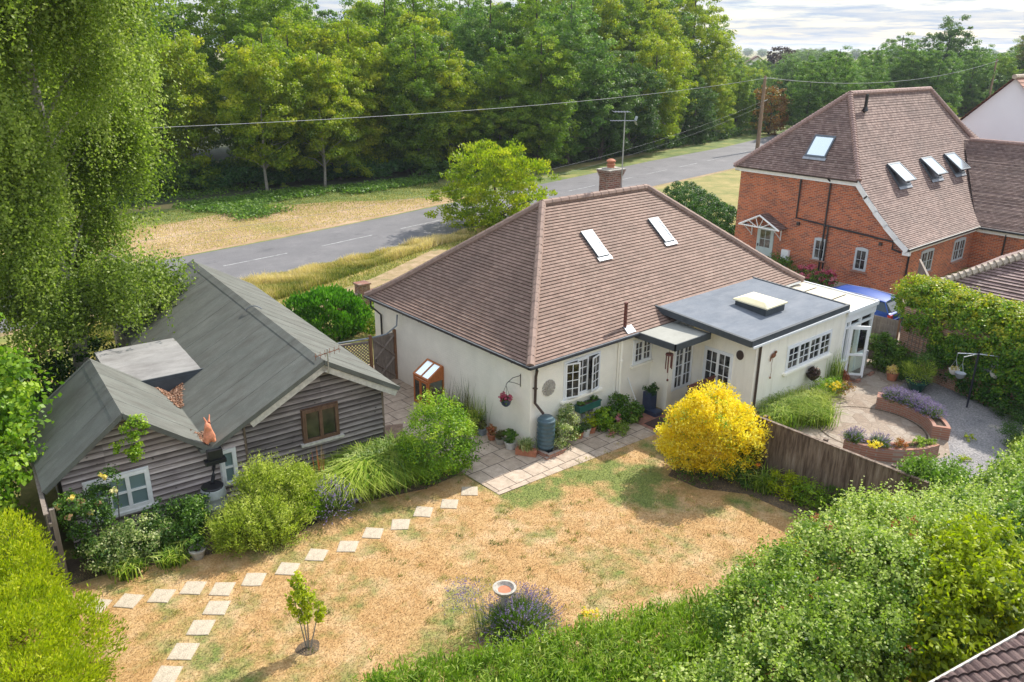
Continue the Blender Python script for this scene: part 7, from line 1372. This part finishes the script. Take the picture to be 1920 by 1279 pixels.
JB = [(0, 0, .55, 1.05, .75, .6), (.75, .25, .75, .75, .6, .65), (-.75, -.15, .5, .75, .65, .5), (.15, .55, 1.05, .6, .5, .5), (-.1, -.5, .4, .9, .5, .4)]
bush('juniper', 'wide feathery grey green juniper spreading in front of the pale barrel', 'shrub', -7.75, .95, JB, 'lf_juniper', 520, .22, 50, (.10, .025), 360, mode='out', tm=.60, tv=.2, sh=(300, .40, 24, .8)); 
# ---- left bed: rose, variegated shrub, mixed
t = thing('climbing_rose', 'climbing rose with yellow and peach flowers at the left corner of the small shed gable', 'rose', (-11.35, 2.35, 0)); mb = MB()
for k in range(6): mb.tube([(-11.35 + .08 * k, 2.35, 0), (-11.5 + .16 * k, 2.38, .9), (-11.7 + .22 * k, 2.4, 1.7 + .1 * (k % 3))], .014, 5)
mb.build('stem', 'bark', t); foliage('leaves', 'lf_green', [(0, -.05, .95, .5, .3, .8), (-.25, -.05, 1.6, .45, .3, .35), (.35, 0, 1.5, .25, .25, .45), (.55, .0, 1.95, .2, .15, .35)], 140, .17, 38, (.06, .042), 370, parent=t, tm=.42)
for k, (x, y, z, m_) in enumerate(((-.55, -.15, 1.78, 1), (-.25, -.1, 1.85, 2), (-.1, -.15, 1.7, 0), (.45, -.1, 2.15, 2), (.25, -.2, 1.55, 0), (.6, -.15, 1.75, 3), (-.4, -.25, 1.5, 0), (.05, -.25, 1.45, 3))):
    foliage('bloom', 'lf_peach', [(x, y, z, .075, .075, .06)], 7, .04, 14, (.055, .045), 371 + k, parent=t, tm=(.2, .35, .68, .95)[m_], tv=.05, lv=.08)
bush('variegated_shrub', 'pale variegated shrub under the white window of the small shed gable', 'shrub', -10.55, 1.85, [(0, 0, .5, .8, .48, .52), (-.6, 0, .45, .5, .45, .5), (.5, .05, .4, .5, .4, .4)], 'lf_varieg', 230, .18, 46, (.058, .038), 380, tm=.42, tv=.18, lv=.2)
bush('dark_shrub', 'dark green shrub behind the stone pot, left of the pale barrel', 'shrub', -9.45, 1.75, [(0, 0, .5, .55, .4, .55), (.35, .1, .75, .3, .3, .4), (-.6, .1, .45, .4, .35, .4)], 'lf_green', 120, .18, 40, (.062, .04), 381, tm=.4)
bush('creeping_greenery', 'green leafy growth climbing between the window and the barrel on the shed wall', 'shrub', -9.75, 2.15, [(0, 0, .75, .5, .22, .45), (.75, .1, .55, .3, .2, .5)], 'lf_dark', 70, .16, 34, (.06, .045), 382, tm=.6)
bush('creeper', 'bright green creeper hanging down the verge of the small shed gable', 'creeper', SP(-4.75, -.08, 0)[0], SP(-4.75, -.08, 0)[1], [(.05, 0, 2.95, .30, .12, .28), (-.12, -.05, 2.6, .22, .1, .28), (-.05, -.02, 2.3, .12, .08, .22), (-.38, -.03, 2.55, .18, .08, .14)], 'lf_bright', 60, .10, 30, (.055, .045), 383, tm=.6)
for i, (x, y, lb) in enumerate(((-10.9, 1.35, 'tuft of upright green leaves at the front of the variegated shrub'), (-10.0, 1.15, 'yellow green strappy leaves left of the stone pot'))):
    rng = np.random.default_rng(390 + i); P = rng.normal(0, .13, (200, 2)); g = blades('strappy_leaves', 'lf_blade', P, .42, .03, 391 + i, lean=.8, arch=.4, z0=0); g.location = (x, y, 0); tag(g, lb, 'plant')
# ---- lavender with bird bath, sapling
lavender('lavender', 'large lavender clump round the bird bath in the middle of the lawn', -5.45, -5.85, .80, .95, 1300, 400, sp=1.0, violet=.6, lx=1.05, fo='lf_lavender', big=3.4)
bush('wild_grass_tuft', 'green grassy leaves in the middle of the bird bath lavender', 'plant', -5.75, -5.80, [(0, 0, .4, .45, .45, .42)], 'lf_green', 70, .18, 40, (.10, .010), 401, mode='out', tm=.5)
rng = np.random.default_rng(402); P = rng.normal(0, .1, (90, 2)) + [-.15, .25]; g = blades('tall_lavender', 'lf_lavender', P, 1.25, .008, 403, lean=.3, z0=0.0, dirs=rng.normal(2.4, .6, 90)); g.location = (-5.9, -5.6, 0); tag(g, 'tall loose lavender stems leaning left of the bird bath', 'lavender')
q_ = np.random.default_rng(404); tp = np.column_stack([q_.normal(-.45, .2, 420), q_.normal(.42, .2, 420), q_.uniform(.85, 1.35, 420)]); N = unit(q_.normal(size=tp.shape)); A, S = frames(q_, N); leafobj('flowers', tp, A, S, .045, .02, q_.normal(.5, .2, 420), 'lf_violet', g)
t = thing('young_tree', 'small thin sapling with yellow green leaves in a bare ring of lawn', 'sapling', (-8.93, -3.40, 0)); mb = MB(); stems = [((0, 0), (-.10, .02), 1.75), ((.02, .02), (.10, .05), 1.55), ((-.02, .04), (-.16, .12), 1.35), ((.04, -.02), (.30, -.05), .95)]
for (a, b, h_) in stems: mb.tube([(-8.93 + a[0], -3.40 + a[1], 0), (-8.93 + a[0] * .5 + b[0] * .5, -3.40 + (a[1] + b[1]) * .5, h_ * .5), (-8.93 + b[0], -3.40 + b[1], h_)], [.016, .012, .005], 5)
mb.build('trunk', 'bark_pale', t)
foliage('leaves', 'lf_lime', [(-.06, 0, 1.45, .13, .13, .38), (.06, .03, 1.2, .15, .15, .35), (-.15, .1, 1.1, .12, .1, .28), (.28, -.04, .78, .1, .1, .28), (0, 0, .85, .12, .12, .2)], 100, .09, 15, (.085, .045), 410, parent=t, tm=.6)
n = NT('bare_ring'); n.col((0.20, 0.135, 0.10)); n.b.inputs['Roughness'].default_value = .95; MATS['bare_ring'] = n.m
mb = MB(); mb.quad(*[(-8.93 + .24 * math.cos(a) * (1 + .12 * math.sin(3 * a)), -3.40 + .22 * math.sin(a), .020) for a in np.arange(0, 6.28, .35)]); mb.build('bare_earth_ring', 'earth')['kind'] = 'structure'
# ---- meadow plants beside the extension
rng = np.random.default_rng(420)
for i, (x, y, h_, m_, tm_, lb) in enumerate(((7.3, -3.75, .8, 'lf_blade', .3, 'tall leafy grass clump at the extension corner downpipe'), (8.1, -3.75, .75, 'lf_blade', .35, 'tall green grass clump below the wall ornament'), (8.4, -4.35, .6, 'lf_blade', .25, 'loose green grass clump spilling on to the patio'), (9.1, -3.8, .65, 'lf_juniper', .5, 'brownish seeding grass clump below the long window'))):
    P = rng.normal(0, .30, (800, 2)); g = blades('tall_grass_clump', m_, P, h_, .018, 421 + i, lean=.9, arch=.4, z0=0, tint=rng.normal(tm_ + .3, .25, 800)); g.location = (x, y, 0); tag(g, lb, 'grass clump')
bush('mixed_perennials', 'green and yellow flowering plants against the extension wall under the basket', 'plant', 10.1, -3.65, [(0, 0, .42, .55, .35, .45), (.7, -.1, .35, .4, .3, .35)], 'lf_bright', 110, .15, 38, (.05, .025), 430, tm=.5); bush('yellow_flowers', 'cluster of yellow flowers beside the extension, right of the tall grass', 'flowers', 10.25, -3.95, [(0, 0, .62, .35, .25, .14)], 'lf_yellow', 24, .07, 18, (.045, .03), 431, tm=.5)
bush('rusty_plant', 'rust coloured dead plant left of the conservatory door', 'plant', 11.75, -3.45, [(0, 0, .3, .26, .22, .3)], 'lf_red', 44, .12, 30, (.08, .03), 432, tm=.25); bush('orange_poppies', 'orange and red flowers in front of the rusty plant on the patio', 'flowers', 10.9, -4.0, [(0, 0, .4, .45, .3, .2)], 'lf_autumn', 26, .08, 16, (.05, .04), 433, tm=.8)
rng = np.random.default_rng(434); P = rng.normal(0, .12, (160, 2)); g = blades('tall_stemmed_plant', 'lf_silver', P, 1.25, .016, 435, lean=.25, z0=0); g.location = (11.45, -3.35, 0); tag(g, 'tall grey green stems against the wall right of the long window', 'plant')
bush('leafy_shrub', 'bright green leafy shrub in front of the picket fence, right of the conservatory', 'shrub', 14.45, -3.75, [(0, 0, .65, .5, .5, .65), (.3, -.4, .45, .5, .45, .45), (-.2, .2, 1.1, .35, .35, .4)], 'lf_green', 150, .19, 40, (.085, .055), 436, tm=.6); bush('white_flowered_shrub', 'pale green white flowered shrub behind the leafy one by the woven panel', 'shrub', 14.3, -3.2, [(0, 0, 1.05, .3, .3, .3)], 'lf_varieg', 30, .12, 30, (.07, .05), 437, tm=.6)
bush('ferny_plant', 'fern like plant between the patio and the garden wall', 'plant', 14.1, -4.75, [(0, 0, .3, .45, .4, .32)], 'lf_green', 70, .15, 34, (.09, .02), 438, mode='out', tm=.5)
# ---- low beds at the right edge
bush('ground_cover_bush', 'low mounded green shrub on the gravel at the right edge', 'shrub', 12.0, -9.3, [(0, 0, .25, 1.0, .7, .35), (1.0, .2, .3, .9, .7, .4), (1.6, .8, .3, .7, .7, .4)], 'lf_dark', 200, .2, 44, (.045, .03), 440, tm=.7); bush('ground_cover_bush', 'low golden green shrub in front of the dark one at the right edge', 'shrub', 11.1, -9.75, [(0, 0, .25, .8, .6, .35), (-.9, -.4, .22, .7, .5, .3)], 'lf_lime', 150, .18, 40, (.045, .03), 441, tm=.35)
for i, (x, y, lb) in enumerate(((10.9, -8.1, 'small yellow green weed on the gravel near the far planter'), (9.4, -8.6, 'yellow flowered weed on the gravel by the near planter'), (5.2, -7.75, 'yellow flowering plant peeping over the dark fence'), (-3.9, -6.35, 'yellow ragwort growing in the lawn near the front hedge'), (-4.9, -5.2, 'small green yellow weed right of the lavender clump'))):
    bush('weed', lb, 'plant', x, y, [(0, 0, .08 if i != 2 else 1.6, .2, .2, .09)], 'lf_lime' if i not in (2, 3) else 'lf_yellow', 12, .07, 22, (.04, .03), 445 + i, tm=.55)
# ---- left conifer hedge
CB = [(-.25, 1.6, 1.2, .6, .65, .95), (-.35, .8, 1.0, .8, .9, .85), (-.7, -.5, .9, 1.1, 1.1, 1.0), (-1.3, .7, 1.0, 1.0, 1.0, 1.0), (-1.7, 1.7, 1.1, .9, .9, 1.0), (-.2, -1.5, .8, 1.1, 1.1, .95), (-1.1, -1.9, 1.2, 1.2, 1.2, 1.0), (-2.0, 0, 1.5, 1.2, 1.2, 1.0), (-1.0, -3.0, .9, 1.3, 1.1, 1.0)]
bush('golden_conifer', 'yellow green conifer hedge bulging in from the bottom left corner', 'hedge', -12.75, .1, CB, 'lf_lime', 1500, .24, 64, (.085, .026), 450, mode='out', tm=.52, tv=.14, lv=.13, core=.06, shell=(.88, 1.03), zt=.25, sh=(900, .20, 16, .6))
# ---- foreground hedge and shrubs
HB = [(-10.6 + 6.9 * f + 7, -6.3 - 2.75 * f + 8, .85, .95, .8, .85) for f in np.linspace(.22, 1, 8)] + [(-10.6 + 6.9 * f + 7 - .25, -7.2 - 2.75 * f + 8, .9, .95, .8, .95) for f in np.linspace(.19, 1, 8)]
o = bush('lime_hedge', 'loose bright green hedge of upright shoots along the bottom of the lawn', 'hedge', -7, -8, HB, 'lf_blade', 1000, .22, 50, (.16, .026), 460, mode='up', tm=.42, tv=.24, core=.06, shell=(.88, 1.04), sh=(1700, .46, 14, .55))
fs = [
 ('silver_shrub', 'silvery green small leaved shrub at the bottom edge, centre right', -6.0, -10.6, [(0, 0, 1.2, 1.5, 1.1, 1.1), (1.3, -.2, 1.4, 1.2, 1.1, 1.1), (-1.5, .1, .9, 1.2, 1.0, .9), (-2.6, .4, .8, 1.0, .9, .8)], 'lf_silver', 620, (.052, .036), .56),
 ('silver_shrub', 'grey green shrub with brown seed heads right of the bird bath lavender', -3.1, -9.9, [(0, 0, 1.3, 1.4, 1.2, 1.2), (1.0, .3, 1.3, 1.1, 1.0, 1.1), (-.6, -1.0, 1.5, 1.1, 1.0, 1.1), (.6, -1.2, 1.5, 1.1, 1.0, 1.1)], 'lf_silver', 700, (.050, .036), .44),
 ('mixed_hedge', 'pale green hedge mass with reddish tips left of the end of the board fence', -.5, -9.9, [(0, 0, 1.4, 1.5, 1.2, 1.2), (1.3, .1, 1.35, 1.2, 1.1, 1.15), (-.2, -1.1, 1.7, 1.2, 1.0, 1.1), (1.1, -1.1, 1.6, 1.2, 1.0, 1.1)], 'lf_silver', 760, (.052, .038), .62),
 ('mixed_hedge', 'tall loose pale green shrub against the right end of the board fence', 2.5, -10.2, [(0, 0, 1.0, 1.4, 1.0, 1.0), (1.1, -.3, 1.0, 1.2, .9, .95), (-.6, .5, 1.1, .9, .6, .95), (.2, -1.1, 1.2, 1.2, 1.0, 1.0)], 'lf_silver', 640, (.054, .038), .68),
 ('yellow_green_shrub', 'vivid yellow green broad leaved shrub above the tiled roof corner', -.2, -12.0, [(0, 0, 1.6, 1.4, .9, 1.15), (1.2, .3, 1.6, 1.2, .9, 1.1), (-1.1, -.1, 1.2, .9, .7, 1.0), (.3, .4, 2.1, .9, .7, .6)], 'lf_lime', 470, (.105, .052), .34),
 ('right_shrub', 'green shrub with orange and red berries at the right edge', 3.2, -12.1, [(0, 0, 1.3, 1.4, 1.1, 1.1), (1.6, .1, 1.25, 1.3, 1.1, 1.05), (3.0, .3, 1.2, 1.3, 1.1, 1.0)], 'lf_green', 640, (.062, .046), .78),
 ('right_shrub', 'grey green shrub by the gravel at the right edge', 5.8, -10.9, [(0, 0, .85, 1.3, 1.0, .9), (1.6, .0, .9, 1.3, 1.0, .9), (3.2, .0, .9, 1.3, 1.0, .95), (-1.2, -.2, .9, 1.0, .9, .9)], 'lf_silver', 560, (.060, .042), .56),
 ('ivy_clump', 'bright green leafy clump behind the end of the board fence', 5.1, -9.6, [(0, 0, .8, 1.1, .55, .65), (-.7, .4, 1.3, .4, .3, .35)], 'lf_green', 190, (.06, .045), .7)]
for i, (nm_, lb, x, y, bl_, m_, nc_, lf_, tm_) in enumerate(fs):
    o = bush(nm_, lb, 'shrub', x, y, bl_, m_, int(nc_ * .95), .27, 50, (lf_[0] * 1.45, lf_[1] * 1.4), 470 + i, core=.22, shell=(.82, 1.05), tm=tm_, tv=.16, lv=.16, sh=(420, .48, 22, tm_ + .12), mode='leaf')
    f_ = foliage('inner_leaves', 'lf_green', [(b[0], b[1], b[2], b[3] * .97, b[4] * .97, b[5] * .97) for b in bl_], int(nc_ * .30), .24, 40, (.075, .05), 520 + i, parent=o, tm=.55, core=.1, shell=(.85, 1.0))
    if i in (1, 2, 5): 
        f_ = foliage('seed_heads', 'lf_red', [(b[0], b[1], b[2] + .05, b[3] * 1.03, b[4] * 1.03, b[5] * 1.03) for b in bl_], 40 if i != 1 else 26, .10, 26, (.045, .03), 490 + i, parent=o, tm=.35, core=0, shell=(.95, 1.02))
    if i in (0, 2, 3): foliage('yellow_leaves', 'lf_yellow', [(b[0], b[1], b[2] + .03, b[3] * 1.02, b[4] * 1.02, b[5] * 1.02) for b in bl_], 14, .13, 26, (.05, .035), 495 + i, parent=o, tm=.35, core=0, shell=(.95, 1.02))
# flowers by the brick house
for i, (x, y, m_, lb) in enumerate(((23.6, 6.2, 'lf_green', 'leafy plants against the brick house between door and window'), (23.2, 4.6, 'lf_pink', 'bright magenta flowers in front of the brick house'), (23.0, 3.5, 'lf_pink', 'pink and red flowers in front of the brick house beside the car'), (23.9, 7.0, 'lf_ivy', 'yellow green plant by the white meter box'))):
    bush('flower_bed', lb, 'flowers', x, y, [(0, 0, .5, .5, .55, .45), (-.1, .4, .35, .4, .4, .35)], 'lf_green', 70, .16, 26, (.08, .05), 500 + i)
    if m_ == 'lf_pink': o = foliage('flowers', 'lf_pink', [(0, 0, .55, .5, .55, .45)], 40, .14, 30, (.09, .07), 510 + i); o.location = (x, y, 0); tag(o, ['', 'magenta geranium heads above the leaves, left cluster by the brick house', 'paler pink geranium heads beside the car bonnet'][i], 'flowers')
# ---------------------------------------------------------------- air
hz = bpy.data.materials.new('haze'); hz.use_nodes = True; ht_ = hz.node_tree; ht_.nodes.clear()
pv = ht_.nodes.new('ShaderNodeVolumePrincipled'); pv.inputs['Color'].default_value = (0.80, 0.88, 1.0, 1); pv.inputs['Density'].default_value = 0.00021; pv.inputs['Anisotropy'].default_value = 0.2
ho = ht_.nodes.new('ShaderNodeOutputMaterial'); ht_.links.new(pv.outputs[0], ho.inputs['Volume'])
mb = MB(); mb.box(-1510, 3510, -1510, 3510, -1.0, 24.0); MATS['haze'] = hz; o = mb.build('haze', 'haze'); o['kind'] = 'stuff'; o['label'] = 'thin pale summer haze over the far trees'
SC.cycles.volume_bounces = 0
